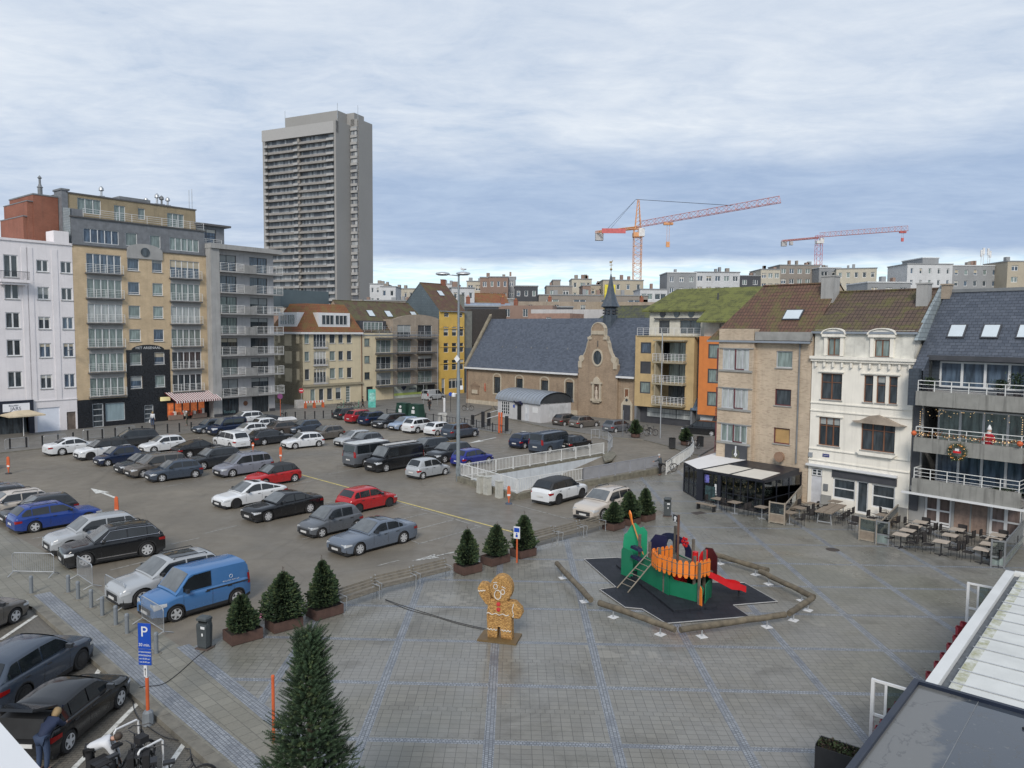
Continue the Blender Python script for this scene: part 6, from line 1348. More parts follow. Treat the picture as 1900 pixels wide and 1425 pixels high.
# benches
bp=None
slat=mat('bench_slats',(.14,.125,.10),.8,var=.3,sc=5)
for a,b,l in [((639.5,1136),(697,1116),'bench nearest the third potted fir, lowest of the left three'),((704,1110),(769,1094),'middle bench of the left three'),((776,1091),(834,1075.5),'bench just left of the fourth potted fir'),((993,1021),(1038,1008),'bench just right of the white signpost fir'),((1042,1010),(1084,998),'middle bench of the right three'),((1087,997),(1126,985),'bench touching the rusty planters of the right trio')]:
    p,q=G(*a),G(*b); rz=atan2(q.y-p.y,q.x-p.x)
    if bp is None:
        bp=r=thing('bench',l,'bench',p,rz,'slatted benches along the square'); L=2.0
        mb=MB(); [mb.box((0,.02+i*.11,.42),(L,.10+i*.11,.45)) for i in range(4)]; mb.build('seat',slat,r)
        mb=MB(); [mb.add([(0,.46+i*.035,.52+i*.12),(L,.46+i*.035,.52+i*.12),(L,.48+i*.035,.60+i*.12),(0,.48+i*.035,.60+i*.12),(0,.49+i*.035,.52+i*.12),(L,.49+i*.035,.52+i*.12),(L,.51+i*.035,.60+i*.12),(0,.51+i*.035,.60+i*.12)],[(0,1,2,3),(4,7,6,5),(0,4,5,1),(3,2,6,7)]) for i in range(3)]; mb.build('backrest',slat,r)
        for x in (.12,L-.12): MB().tube([(x,.02,0),(x,.04,.41),(x,.46,.43),(x,.6,.9)],.022,5).tube([(x,.5,.42),(x,.42,0)],.022,5).tube([(x,.0,.62),(x,.5,.62)],.018,5).tube([(x,.02,.4),(x,.0,.62)],.018,5).build('leg_frame',steel,r)
    else: dup(bp,p,rz,l)
# conifers
def conifer(r,h,rad,n,seed,base=.25,full=1.0,bare=.28,leaf=.11):
    H0=h; h=h*.86; R=random.Random(seed); T=MB().tube([(0,0,0),(0,0,h*.6),(0,0,h)],[.05*h/2,.03*h/2,.006],7).build('trunk',bark,r); mb=MB()
    for i in range(n):
        u=R.random()**1.25; z=base+(h-base)*u*.985
        rr=rad*(min(1,(1-u)*1.15)**.78)*(1 if u<.85 else .70+.2*R.random())*(.86+.14*min(1,u*6)); 
        if u>1-bare*.5 and R.random()<.35: continue
        az=R.random()*2*pi; rr*=.80+.14*sin(az*3+seed*1.7+u*7)+.10*sin(az*2-seed)+.09*sin(u*38+seed)+R.random()*.24; 
        d=Vector((cos(az),sin(az),.18+.35*u)).normalized(); t0=R.random()**.5
        p=Vector((0,0,z))+d*rr*t0; l=leaf*(1.1+R.random()*1.2)*(1 if u<.75 else 1.2)
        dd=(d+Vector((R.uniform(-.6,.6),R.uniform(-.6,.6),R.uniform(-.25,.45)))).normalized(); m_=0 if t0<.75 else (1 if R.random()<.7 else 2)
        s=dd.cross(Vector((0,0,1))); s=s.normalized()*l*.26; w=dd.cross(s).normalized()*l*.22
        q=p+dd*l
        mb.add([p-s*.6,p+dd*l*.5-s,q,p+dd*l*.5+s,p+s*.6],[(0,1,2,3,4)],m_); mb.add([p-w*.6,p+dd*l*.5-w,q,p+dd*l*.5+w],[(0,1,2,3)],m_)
    # bare top shoot
    T2=MB(); 
    T2.tube([(0,0,h*.9),(0,0,H0)],[.014,.005],4)
    for k in range(16): z=H0*(1-.28*k/16); a=k*2.4; T2.tube([(0,0,z-.04),(cos(a)*.04*(1+k*.25),sin(a)*.04*(1+k*.25),z+.05)],.007,3)
    T2.build('top_twigs',bark,r); return mb.build('crown',needle,r,fix=False)
PL=[((430,1201),(488.6,1184.6),1.9,.72,1.55,'potted fir nearest the litter bin'),((508.7,1178),(563,1163),2.55,.92,1.6,'tallest potted fir, second from the left'),((587,1154),(637.8,1138.6),2.4,.78,1.6,'third potted fir, touching the left benches'),
((860.5,1069.7),(895,1061),2.15,.66,1.25,'potted fir just right of the left benches'),((913,1053),(947,1042.6),2.1,.68,1.25,'potted fir in the middle, left of the white signpost'),((966,1038.7),(995.5,1031),2.45,.75,1.1,'potted fir right behind the white signpost'),
((1139,986.8),(1160,980),1.7,.75,.9,'bushy potted fir left of the right trio'),((1172,978),(1189,972),2.1,.75,.8,'middle potted fir of the right trio'),((1198,970),(1216.5,964.5),2.2,.68,.8,'right potted fir of the right trio')]
for i,(a,b,h_,rad,L,l) in enumerate(PL):
    p,q=G(*a),G(*b); d=(q-p).normalized(); n=Vector((-d.y,d.x,0)); L=(q-p).length; wd=.85
    c=(p+q)/2+n*wd/2; rz=atan2(d.y,d.x)
    r=thing('planter_box','rusty steel planter box under the '+l,'planter',c,rz,'rusty planter boxes')
    mb=MB(); 
    for (x0,y0,x1,y1) in ((-L/2,-wd/2,L/2,-wd/2+.02),(-L/2,wd/2-.02,L/2,wd/2),(-L/2,-wd/2+.02,-L/2+.02,wd/2-.02),(L/2-.02,-wd/2+.02,L/2,wd/2-.02)): mb.box((x0,y0,.03),(x1,y1,.42))
    mb.build('box',corten,r); MB().box((-L/2+.02,-wd/2+.02,.05),(L/2-.02,wd/2-.02,.36)).build('soil',soil,r)
    tr=thing('fir_tree',l,'fir tree',(c.x,c.y,.36),random.random()*6,'potted firs'); tr.rotation_euler=(random.uniform(-.05,.05),random.uniform(-.05,.05),tr.rotation_euler.z); tr.scale=(random.uniform(.80,.96),random.uniform(.80,.94),random.uniform(.93,1.02)); conifer(tr,h_-.3,rad,5200 if i<3 else 3600,i*3+1,base=.05,leaf=.085)
for px,py,h_,l in ((1179,811.5,1.75,'bushy fir in a round rusty tub by the chapel street'),(1272,826,1.5,'small fir in a round tub beside the parked bicycles')):
    p=G(px,py,.1); r=thing('round_planter','round rusty tub under the '+l[:20],'planter',p); r['label']='round rusty plant tub '+('by the chapel street crossing' if px<1200 else 'beside the red box and bicycles'); MB().lathe([(.42,0),(.5,.1),(.5,.42),(.46,.42),(.46,.36),(.01,.36)],20).build('tub',corten,r)
    tr=thing('fir_tree',l,'fir tree',(p.x,p.y,p.z+.35),0,'potted firs'); conifer(tr,h_,.68,1800,px,base=.05,leaf=.12)
# big Christmas tree near the camera
tp=ray(573,1162); D_=14.6; tz=CH+tp.z*D_/tp.y; tx=tp.x*D_/tp.y
r=thing('christmas_tree','large dark green spruce standing closest to the camera','fir tree',(tx,D_,0),0)
R=random.Random(5); MB().tube([(0,0,0),(0,0,tz*.6),(.03,0,tz-.05)],[.13,.07,.012],8).build('trunk',bark,r); mb=MB()
def twig(p,d,l,m_):
    d=d.normalized(); s=d.cross(Vector((0,0,1))); s=s.normalized() if s.length>.05 else Vector((1,0,0)); w=d.cross(s); k=max(4,int(l/.022)); 
    for i in range(k):
        q=p+d*l*i/k; f=(1-.4*i/k)*.05
        for a in (0,2.1,4.2):
            e=(s*cos(a+i)+w*sin(a+i))*f+d*f*1.0; t_=d.cross(e).normalized()*.009
            mb.add([q-t_,q+t_,q+e],[(0,1,2)],m_)
for i in range(1050):
    u=(i+.5)/1050; z=.5+(tz-.7)*u; r0=(1.22*(1-u)**.82+.05)*(1+.13*sin(u*34)+.10*sin(u*13+1)); az=i*2.39996+R.uniform(-.3,.3)
    L_=r0*(.68+.45*R.random()); up_=.10+.5*u; d=Vector((cos(az),sin(az),up_)).normalized(); p=Vector((0,0,z))
    if u<.1 and R.random()<.4: continue
    # branch as chain of twigs, drooping then lifting at the tip
    n_=max(2,int(L_/.2)); 
    for k in range(n_):
        t0=(k+.4)/n_
        if t0<.38: continue
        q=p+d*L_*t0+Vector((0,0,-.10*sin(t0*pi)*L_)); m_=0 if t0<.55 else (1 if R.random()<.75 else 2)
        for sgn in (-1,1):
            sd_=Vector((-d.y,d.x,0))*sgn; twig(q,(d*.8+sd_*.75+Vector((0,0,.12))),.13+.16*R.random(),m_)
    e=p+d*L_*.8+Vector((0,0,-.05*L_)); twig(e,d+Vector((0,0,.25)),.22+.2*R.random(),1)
for k in range(30): z=tz-.02-.55*(k/30); a=k*2.4; twig(Vector((0,0,z)),Vector((cos(a),sin(a),.9)),.10+.22*(k/30),1)
mb.build('crown',needle,r,fix=False)
# post by the tree, signs
def post(px,py,h_,l,m=orangeP,z=0,nm='orange_post',rad=.045):
    return one(nm,MB().tube([(0,0,0),(0,0,h_)],rad,10).lathe([(rad+.01,h_-.03),(rad,h_+.02),(.005,h_+.03)],10),m,l,'post',G(px,py,z))
post(508,1378,1.95,'plain orange post standing left of the big spruce')
p=G(275,1344,-.13); r=thing('parking_sign','blue parking sign with thirty minute plate on an orange pole','sign',p,radians(-8))
blue=mat('sign_blue',(.01,.06,.36),.35,var=.05)
MB().tube([(0,0,.3),(0,0,1.45)],.05,10).build('pole_orange',orangeP,r); MB().tube([(0,0,1.45),(0,0,3.05)],.045,10).build('pole',fW,r); MB().lathe([(.17,0),(.15,.38),(.09,.44),(.06,.45)],8).build('foot',greyB,r)
o=MB().box((-.2,-.075,2.35),(.2,-.05,3.12)).build('plate',blue,r); text_mesh('P',.44,fW,'letter',o,(0,-.08,2.86),sx=1.05); text_mesh('30 min.',.125,fW,'lettering',o,(0,-.08,2.47))
o=MB().box((-.2,-.075,1.86),(.2,-.05,2.33)).build('plate',blue,r)
for i,tx_ in enumerate(('UITGEZONDERD','DONDERDAG','van 02.00 uur','tot 20.00 uur')): text_mesh(tx_,.062 if i else .053,fW,'lettering',o,(0,-.08,2.25-.10*i))
o=MB().box((-.05,-.07,1.5),(.05,-.05,1.83)).build('arrow_plate',fW,r); MB().prism([(-.008,1.54),(.008,1.54),(.008,1.72),(.03,1.70),(0,1.78),(-.03,1.70),(-.008,1.72)],-.078,-.072).build('arrow',blackS,o)
p=G(959,1044); r=thing('information_sign','white pictogram sign on an orange pole between two potted firs','sign',p,radians(-20))
MB().tube([(0,0,0),(0,0,1.25)],.045,8).build('pole',orangeP,r); MB().tube([(0,0,1.25),(0,0,1.85)],.03,8).build('pole_top',steel,r); o=MB().box((-.17,-.06,1.25),(.17,-.03,1.86)).build('plate',fW,r); MB().box((-.14,-.066,1.58),(.14,-.061,1.80)).lathe([(.04,-.066),(.04,-.061)],8,c=(0,0,1.50),ax='y').box((-.06,-.066,1.32),(.06,-.061,1.45)).build('pictogram',blue,o)
# litter bins
bm_=mat('bin_anthracite',(.055,.065,.07),.55,var=.15)
def bin_(px,py,l,rz,sc=1):
    r=thing('litter_bin',l,'litter bin',G(px,py),rz,'litter bins'); prof=lambda a,b:[(-a,-b),(a,-b),(a+.03,0),(a,b),(-a,b),(-a-.03,0)]
    mb=MB(); zs=[(.06,.20,.17),(.14,.24,.2),(1.0,.27,.22),(1.12,.26,.21),(1.13,.2,.17)]; mb.grid([[(x,y,z) for x,y in prof(a,b)] for z,a,b in zs],close=True); mb.poly([(x,y,.06) for x,y in prof(.2,.17)]).poly([(x,y,1.13) for x,y in prof(.2,.17)]); mb.build('body',bm_,r)
    mb=MB(); zs=[(1.27,.27,.22),(1.36,.27,.22),(1.43,.2,.15)]; mb.grid([[(x,y,z) for x,y in prof(a,b)] for z,a,b in zs],close=True); mb.poly([(x,y,1.43) for x,y in prof(.2,.15)]).poly([(x,y,1.27) for x,y in prof(.27,.22)]); mb.box((-.25,.1,1.1),(.25,.2,1.3)).box((-.27,-.1,1.1),(-.22,.15,1.3)).box((.22,-.1,1.1),(.27,.15,1.3)); mb.build('hood',bm_,r)
    MB().box((-.34,-.26,.0),(.34,.26,.06)).build('base_plate',mat('plate_rust',(.08,.06,.05),.8),r); MB().box((-.02,-.236,.93),(.2,-.225,1.04)).box((.02,-.232,.62),(.1,-.222,.74)).build('stickers',fW,r); r.scale=(.8,.8,.85); return r
bin_(380,1203,'tall anthracite litter bin between the sky blue van and the first fir',radians(-18)); bin_(1238,958,'tall anthracite litter bin near the glass pavilion',radians(-15))
for px,py in ((1214,957),):
    o=one('steel_post',MB().tube([(0,0,0),(0,0,.95)],.05,8),greyB,'grey post left of the litter bin near the pavilion','post',G(px,py))
# cables, litter
def cable(pts,l,z=.02,m=blackS):
    w=[G(x,y,zz) for x,y,zz in pts]; c=[]
    for i in range(len(w)-1):
        p0,p1,p2,p3=w[max(i-1,0)],w[i],w[i+1],w[min(i+2,len(w)-1)]
        for k in range(8): t_=k/8; c.append(.5*((2*p1)+(p2-p0)*t_+(2*p0-5*p1+4*p2-p3)*t_*t_+(3*p1-3*p2+p3-p0)*t_**3))
    one('cable',MB().tube(c+[w[-1]],.013,5),m,l,'cable',group='power cables on the ground')
cable([(715,1112,.05),(748,1124,.02),(800,1140,.02),(850,1155,.02),(903,1167,.03)],'black power cable running from the bench to the gingerbread figure')
cable([(715,1113,.05),(755,1130,.02),(806,1144,.02),(856,1159,.02),(903,1169,.03)],'second black cable beside the first towards the gingerbread figure')
cable([(400,1196,.02),(370,1215,.02),(330,1250,.02),(300,1270,.02),(262,1275,.02),(247,1290,-.1),(255,1330,-.1),(300,1365,-.1),(345,1378,-.1),(385,1410,-.1),(400,1440,-.1)],'long black cable crossing the walkway into the lower street')
one('plastic_litter',MB().add([(0,0,.02),(.5,-.1,.02),(.6,.25,.03),(.25,.4,.02),(-.1,.25,.02),(.2,.1,.16),(.4,.15,.12)],[(0,1,5),(1,2,6),(1,6,5),(2,3,6),(3,4,5),(3,5,6),(4,0,5)]),mat('litter_pink',(.5,.15,.25),.5,var=.7,sc=8),'pink and white plastic litter between the first two planters','litter',G(476,1146))
# ---------------------------------------------------------------- gingerbread figure
p=G(928,1190); r=thing('gingerbread_figure','giant straw gingerbread man waving with white icing lines','figure',(p.x,p.y+.25,.08),radians(-14))
r.scale=(1.08,1,1.03)
m,t=new_mat('straw'); v=objc(t); n=t.noise(t.map(v,sc=(1,1,2.2)),17,5,.85); n2=t.noise(v,4,4); vo=t.n('ShaderNodeTexVoronoi',{'Vector':v,'Scale':30.}).outputs['Distance']
t.bsdf(t.mix(t.ramp(n2,.3,.7,0,.4),t.mix(t.ramp(n,.40,.60),(.17,.07,.022),(.88,.54,.19)),(.42,.19,.05)),.85,bump=t.m('ADD',n,vo),bs=1.,bd=.05); straw=m
def slabm(poly,y0=-.2,y1=.2,bev=.05): 
    mb=MB(); cx=sum(a for a,b in poly)/len(poly); cz=sum(b for a,b in poly)/len(poly); n=len(poly); rings=[]
    for y,s in ((y0,.90),(y0+.04,1.),(y1-.04,1.),(y1,.90)): rings.append([(cx+(a-cx)*s,y,cz+(b-cz)*s) for a,b in poly])
    mb.grid(rings,close=True); mb.poly(rings[0]); mb.poly(rings[-1]); return mb
def blob(pts,r_,n=10): return pts
body=[(-.42,.0),(-.08,.0),(-.05,.42),(.05,.42),(.08,.0),(.46,.0),(.44,.9),(.36,1.2),(.30,1.45),(-.34,1.45),(-.42,1.2),(-.46,.8)]
slabm(body).build('body',straw,r,30)
slabm([(.40*cos(a)*1.0+.06,1.86+.50*sin(a)) for a in [2*pi*i/20 for i in range(20)]],-.24,.2).build('head',straw,r,30)
slabm([(-.30,1.15),(-.50,1.25),(-.72,1.55),(-.80,1.8),(-.70,2.0),(-.50,2.0),(-.36,1.9),(-.3,1.5)],-.21,.19).build('arm',straw,r,30)
slabm([(.28,1.42),(.55,1.4),(.78,1.18),(.82,.98),(.74,.82),(.55,.8),(.40,.92),(.30,1.0)],-.21,.19).build('arm',straw,r,30)
ice=mat('icing',(.56,.53,.48),.7); red_=mat('button_red',(.45,.03,.03),.6)
def wavy(x0,x1,z,am=.03,s=0): return [(x0+(x1-x0)*i/14,-.225,z+s*(i/14)+am*sin(i*1.4)) for i in range(15)]
mb=MB(); [mb.tube(q,.018,5) for q in (wavy(-.44,.36,.92),wavy(-.42,-.07,.33),wavy(.09,.43,.33),wavy(-.76,-.50,1.72,.02,.05),[(x,y,z) for x,y,z in [(.50+.02*sin(i),-.225,.86+.5*i/8) for i in range(9)]])]
ring=lambda cx,cz,a,b,y=-.26:[(cx+a*cos(2*pi*i/14),y,cz+b*sin(2*pi*i/14)) for i in range(15)]
mb.tube(ring(-.12,1.96,.07,.09),.016,5).tube(ring(.14,1.78,.07,.09),.016,5).tube(ring(-.04,1.66,.12,.17),.018,5).tube([(-.2,-.26,2.1),(-.06,-.26,2.12)],.014,4).tube([(.1,-.26,1.98),(.24,-.26,1.92)],.014,4).build('icing',ice,r)
for z in (1.30,1.10): MB().lathe([(.01,-.25),(.075,-.24),(.075,-.2)],8,c=(-.02,0,z),ax='y').build('button',red_,r)
MB().box((-.72,-.48,-.07),(.68,.5,0)).build('base_board',mat('plywood_wet',(.13,.085,.035),.55),r)
# ---------------------------------------------------------------- log rails around the playground
LG=[((1033,1045),(1097,1113),'log rail at the left side of the rubber mat'),((1112,1118),(1253,1168),'log rail at the front left of the pirate ship'),((1262,1168),(1457,1140),'longest log rail along the front of the mat'),((1464,1139),(1507,1110),'short log rail at the front right corner'),((1510,1108),(1410,1060),'log rail at the right side of the slide'),((1425,1058),(1318,1026),'log rail at the back right beyond the slide')]
for a,b,l in LG:
    p,q=G(*a,.42),G(*b,.42); L=(q-p).length; r=thing('log_rail',l,'log rail',(p.x,p.y,0),atan2(q.y-p.y,q.x-p.x),'log rails around the playground')
    R=random.Random(int(a[0])); MB().tube([(L*i/8,R.uniform(-.015,.015),.42+R.uniform(-.012,.012)) for i in range(9)],[.125+R.uniform(-.012,.01) for i in range(9)],12).build('log',woodD,r,50)
    for x in (L*.2,L*.82) : o=MB().tube([(x,0,.02),(x,0,.33)],.03,8).build('post',steel,r); MB().box((x-.17,-.17,.012),(x+.17,.17,.03)).build('foot_plate',fW,o)
# rubber mat
rub=mat_brick('rubber_tiles',(.022,.025,.032),(.030,.033,.042),(.012,.013,.016),.5,.5,.01,.6,axis='xy',streak=0,var=.2)
mp=W2([(1083.6,1039),(1146,1036),(1215,1052),(1300,1082),(1381,1083),(1442.6,1118),(1360.5,1124.8),(1390.5,1146),(1236,1159),(1191.6,1132),(1160,1129),(1112.6,1095.8),(1142.6,1091)])
mb=MB(); mb.prism(mp,.006,.05,'z'); rub.node_tree.nodes['Principled BSDF'].inputs['Specular IOR Level'].default_value=.15; q_=[Vector((a,b,.05)) for a,b in mp]; one('mat_edging',MB().tube(q_+q_[:1],.022,5),mat('edge_pale',(.33,.33,.33),.7),'pale edging strip around the black rubber mat','edging'); tag(mb.build('rubber_mat',rub),'black rubber safety mat under the pirate ship','mat')
# ---------------------------------------------------------------- pirate ship
o0=G(1160.6,1066); o1=G(1287,1130); ang=atan2(o1.y-o0.y,o1.x-o0.x); LS=(o1-o0).length
r=thing('pirate_ship','green and orange wooden pirate play ship with red slide and mast','play ship',(o0.x,o0.y,.05),ang)
grn=mat('panel_green',(.012,.165,.085),.4,var=.06); grnL=mat('panel_green_light',(.02,.27,.14),.4,var=.05); org=mat('panel_orange',(.75,.20,.025),.4,var=.05); nav=mat('panel_navy',(.012,.014,.05),.4); red2=mat('panel_red',(.50,.012,.016),.35); gpost=mat('post_greybrown',(.12,.105,.085),.8,var=.3,sc=5)
Wd=1.9; yb=Wd   # local y inward (away from camera) is +y
def panel(poly,p,q,m,nm='panel',th=.03,par=None):
    """poly in (s,z) along p->q"""
    p,q=Vector(p),Vector(q); d=(q-p).normalized(); n=Vector((-d.y,d.x,0))*th/2; mb=MB(); k=len(poly)
    mb.add([(p.x+d.x*s-n.x,p.y+d.y*s-n.y,z) for s,z in poly]+[(p.x+d.x*s+n.x,p.y+d.y*s+n.y,z) for s,z in poly],[tuple(range(k)),tuple(range(k,2*k))[::-1]]+[(i,(i+1)%k,(i+1)%k+k,i+k) for i in range(k)]); return mb.build(nm,m,par or r)
H1=.85
panel([(0,0),(.75,0),(.75,1.15),(.6,1.3),(.1,1.35),(0,1.2)],(0,-.25,0),(.75,-.1,0),grn,'hull_panel')
panel([(0,0),(1.2,0),(1.2,2.0),(1.0,2.25),(.85,2.2),(.6,2.45),(.4,2.35),(.2,2.0),(.05,1.9),(0,1.5)],(-.1,-.1,0),(.4,1.5,0),grnL,'stern_panel')
panel([(0,.0),(2.6,.0),(2.6,1.1),(2.35,1.3),(2.1,.95),(1.9,1.0),(1.6,1.25),(.4,1.3),(0,1.0)],(.9,.05,0),(3.4,-.15,0),grn,'hull_panel')
panel([(0,.0),(1.7,.0),(1.8,.75),(1.5,.95),(1.3,.80),(.4,.80),(.2,.95),(0,.95)],(3.3,-.12,0),(LS,.55,0),grn,'hull_panel')
panel([(0,.0),(1.3,.0),(1.5,1.0),(1.2,.85),(.1,.9)],(LS,.6,0),(4.0,1.9,0),grn,'hull_panel')
panel([(0,0),(3.2,0),(3.2,1.0),(0,1.2)],(.7,1.9,0),(4.0,1.9,0),grn,'hull_panel')
panel([(0,.1),(.24,.0),(.2,.8),(.1,.9)],(LS-.05,.3,0),(LS+.25,.28,0),org,'bow_post'); MB().box((LS-.08,.25,0),(LS+.02,.33,1.9)).build('post',gpost,r)
# navy arch
q=[]; 
for i in range(17): a=pi*i/16; q.append((1.25-1.25*cos(a),1.25+.85*sin(a)**.7))
inner=[(2.0,1.25),(2.0,1.5),(1.88,1.72),(1.72,1.78),(1.56,1.72),(1.44,1.5),(1.44,1.25),(1.18,1.25),(1.18,1.5),(1.06,1.72),(.9,1.78),(.74,1.72),(.62,1.5),(.62,1.25)]
panel(q+inner,(.25,1.75,0),(2.75,1.75,0),nav,'arch_panel'); panel([(0,.9),(.85,.9),(.85,2.0),(.3,2.1),(0,1.7)],(1.0,.6,0),(1.4,1.7,0),nav,'arch_panel'); panel([(0,1.1),(1.3,1.1),(1.3,1.9),(.9,2.15),(.4,2.05),(0,1.7)],(3.3,1.8,0),(4.5,1.6,0),mat('panel_maroon',(.06,.012,.015),.4),'side_panel')
for x,y,z in ((.95,.1,2.15),(1.5,1.75,2.5),(1.6,.2,1.95),(2.6,.0,1.95),(2.8,1.75,2.2),(4.1,1.3,2.1),(4.4,.5,2.0),(3.1,-.1,1.7),(1.3,1.85,2.1)): MB().box((x-.05,y-.05,0),(x+.05,y+.05,z)).build('post',gpost,r)
o=MB().tube([(2.45,1.15,0),(2.45,1.15,3.3)],.055,8).build('mast',mat('mast_brown',(.10,.05,.035),.6),r)
f=MB().box((2.07,1.13,2.9),(2.43,1.17,3.25)).build('flag',blackS,o); 
MB().lathe([(.01,1.105),(.09,1.105),(.09,1.125)],10,c=(2.25,0,3.11),ax='y').box((2.20,1.105,2.97),(2.30,1.125,3.05)).build('skull_mark',fW,r); MB().box((2.11,1.11,2.93),(2.39,1.12,2.95)).build('bone_mark',fW,r)
MB().box((1.5,.1,1.1),(4.3,1.7,1.16)).build('deck',gpost,r); MB().box((.9,.15,.55),(1.6,1.6,.6)).build('deck',gpost,r)
# orange plank rail
path=[(2.3,1.0),(2.35,-.25),(3.1,-.5),(4.2,-.30),(4.75,.25),(4.6,1.2)]
pl_=[]; 
for i in range(len(path)-1):
    a,b=Vector((*path[i],0)),Vector((*path[i+1],0)); n=max(2,int((b-a).length/.24)); pl_+=[(a.lerp(b,(k+.5)/n),atan2((b-a).y,(b-a).x)) for k in range(n)]
for c,an in pl_:
    mb=MB(); w_=.095; mb.prism([(-w_,1.22),(-w_*.5,1.12),(w_*.5,1.12),(w_,1.22),(w_,1.78),(w_*.5,1.88),(-w_*.5,1.88),(-w_,1.78)],-.015,.015); o=mb.build('rail_plank',org,r); o.location=(c.x,c.y,0); o.rotation_euler=(0,0,an)
mb=MB(); mb.tube([(*q_,1.3) for q_ in path],.022,6).tube([(*q_,1.72) for q_ in path],.022,6).build('rail_bar',gpost,r)
# oar, ladder, tube, wheel, slide
MB().tube([(.75,.5,1.0),(.25,.2,2.5)],.035,6).build('oar_shaft',mat('oar_orange',(.45,.20,.06),.6),r); MB().add([(.27,.15,2.45),(.20,.10,2.95),(.10,.08,3.1),(.02,.1,2.95),(.17,.2,2.4),(.29,.19,2.45),(.22,.14,2.95),(.12,.12,3.1),(.04,.14,2.95),(.19,.24,2.4)],[(0,1,2,3,4),(9,8,7,6,5),(0,5,6,1),(1,6,7,2),(2,7,8,3),(3,8,9,4)]).build('oar_blade',org,r)
MB().prism([(-.35,0),(.35,0),(.25,.12),(-.3,.14)],-.12,.12).build('step_pad',nav,r).location=(1.0,-.1,1.45); MB().prism([(-.35,0),(.35,0),(.25,.12),(-.3,.14)],-.12,.12).build('step_pad',nav,r).location=(1.15,-.2,1.05)
mb=MB(); lb=[Vector((1.55,-1.55,0)),Vector((2.25,-1.45,0))]; lt_=[Vector((1.7,.1,1.5)),Vector((2.35,.1,1.5))]
for a,b in zip(lb,lt_): mb.tube([a,b],.03,6)
for k in range(1,7): mb.tube([lb[0].lerp(lt_[0],k/7.2),lb[1].lerp(lt_[1],k/7.2)],.02,5)
mb.build('ladder',wood,r); MB().lathe([(.33,.1),(.33,1.1),(.30,1.1),(.30,.1)],18,c=(3.3,.6,0)).build('crawl_tube',red2,r)
mb=MB(); mb.lathe([(.05,1.28),(.05,1.34)],8,c=(2.75,0,2.1),ax='y'); [mb.lathe([(.075,1.28),(.075,1.33)],8,c=(2.75+.17*cos(2*pi*i/6),0,2.1+.17*sin(2*pi*i/6)),ax='y') for i in range(6)]; mb.build('steering_wheel',red2,r)
I=Matrix.Rotation(-ang,4,'Z')@Matrix.Translation(Vector((-o0.x,-o0.y,0))); se=I@G(1378,1108); s0=Vector((4.3,1.2,1.1)); se.z=.32
dd=(se-s0); dn=Vector((-dd.y,dd.x,0)).normalized()*.26; pts=[s0,s0+dd*.08+Vector((0,0,.0)),s0.lerp(se,.62)+Vector((0,0,-.12)),s0.lerp(se,.86),se]
mb=MB(); mb.grid([[p_-dn+Vector((0,0,.2)),p_-dn,p_+dn,p_+dn+Vector((0,0,.2))] for p_ in pts]); mb.grid([[p_-dn*1.12+Vector((0,0,.22)),p_-dn*1.12-Vector((0,0,.06))] for p_ in pts]).grid([[p_+dn*1.12+Vector((0,0,.22)),p_+dn*1.12-Vector((0,0,.06))] for p_ in pts]); mb.build('slide',red2,r,fix=False); MB().tube([se-dd.normalized()*.2,(se.x-dd.normalized().x*.2,se.y-dd.normalized().y*.2,0)],.04,6).build('slide_foot',blackS,r)
panel([(0,1.1),(.6,1.1),(.6,1.75),(.35,2.0),(.1,1.85),(0,1.6)],(3.5,1.5,0),(3.9,1.75,0),red2,'side_panel'); panel([(0,.9),(.5,.85),(.45,1.3),(.2,1.45),(0,1.3)],(1.9,.25,0),(2.4,.2,0),org,'emblem_panel')
MB().lathe([(.13,-.45),(.13,.45)],10).build('red_post',red2,r).location=(3.6,1.2,1.45)
tb=W2([(1143,1052),(1250,1139),(1330,1131),(1305,1100)])
mb=MB(); mb.prism(tb,.05,.14,'z'); tag(mb.build('platform_mat',rub),'raised black platform directly under the ship hull','mat')
# ================================================================ kiosk with barrel roof
a=G(923.5,774); b=G(1002,786.5); KF=Frame((a.x,a.y,0),ang=atan2(b.y-a.y,b.x-a.x)); KL_=8.9; KD=5.2
r=thing('car_park_kiosk','pale parking kiosk with grey barrel roof in front of the chapel','kiosk',(a.x,a.y,.1),KF.a)
kw=mat('kiosk_panel',(.46,.46,.47),.7,var=.06,streak=.15)
MB().box((0,0,0),(KL_,KD,2.4)).build('wall',kw,r)
mb=MB(); n=14; prof=[(KD/2-(KD/2+.25)*cos(pi*i/n),2.35+1.45*sin(pi*i/n)) for i in range(n+1)]
mb.grid([[(x,y,z) for y,z in prof] for x in (-.25,KL_+.25)]); mb.build('roof',zinc,r,60,fix=False)
mb=MB()
for k in range(14): x=.1+k*KL_/13.5; mb.tube([(x,y,z+.02) for y,z in prof],.03,4)
mb.build('roof_seams',lead,r)
for x in (0.02,KL_-.02): MB().prism([(y,z-.05) for y,z in prof],x-.02,x+.02,'x').build('gable_end',mat('kiosk_dark',(.035,.04,.045),.6),r)
o=win(r,.9,2.7,.5,2.2,4,(.25,.5,.75),y=-.02,gl=gD,sill=False)
MB().box((4.3,-.04,.02),(5.1,-.0,2.1)).build('door',blackS,r); o=MB().box((5.9,-.05,.02),(6.7,-.0,2.1)).build('door',mat('door_light',(.50,.52,.55),.5),r); MB().box((6.05,-.06,1.0),(6.35,-.05,1.7)).build('poster',fW,o)
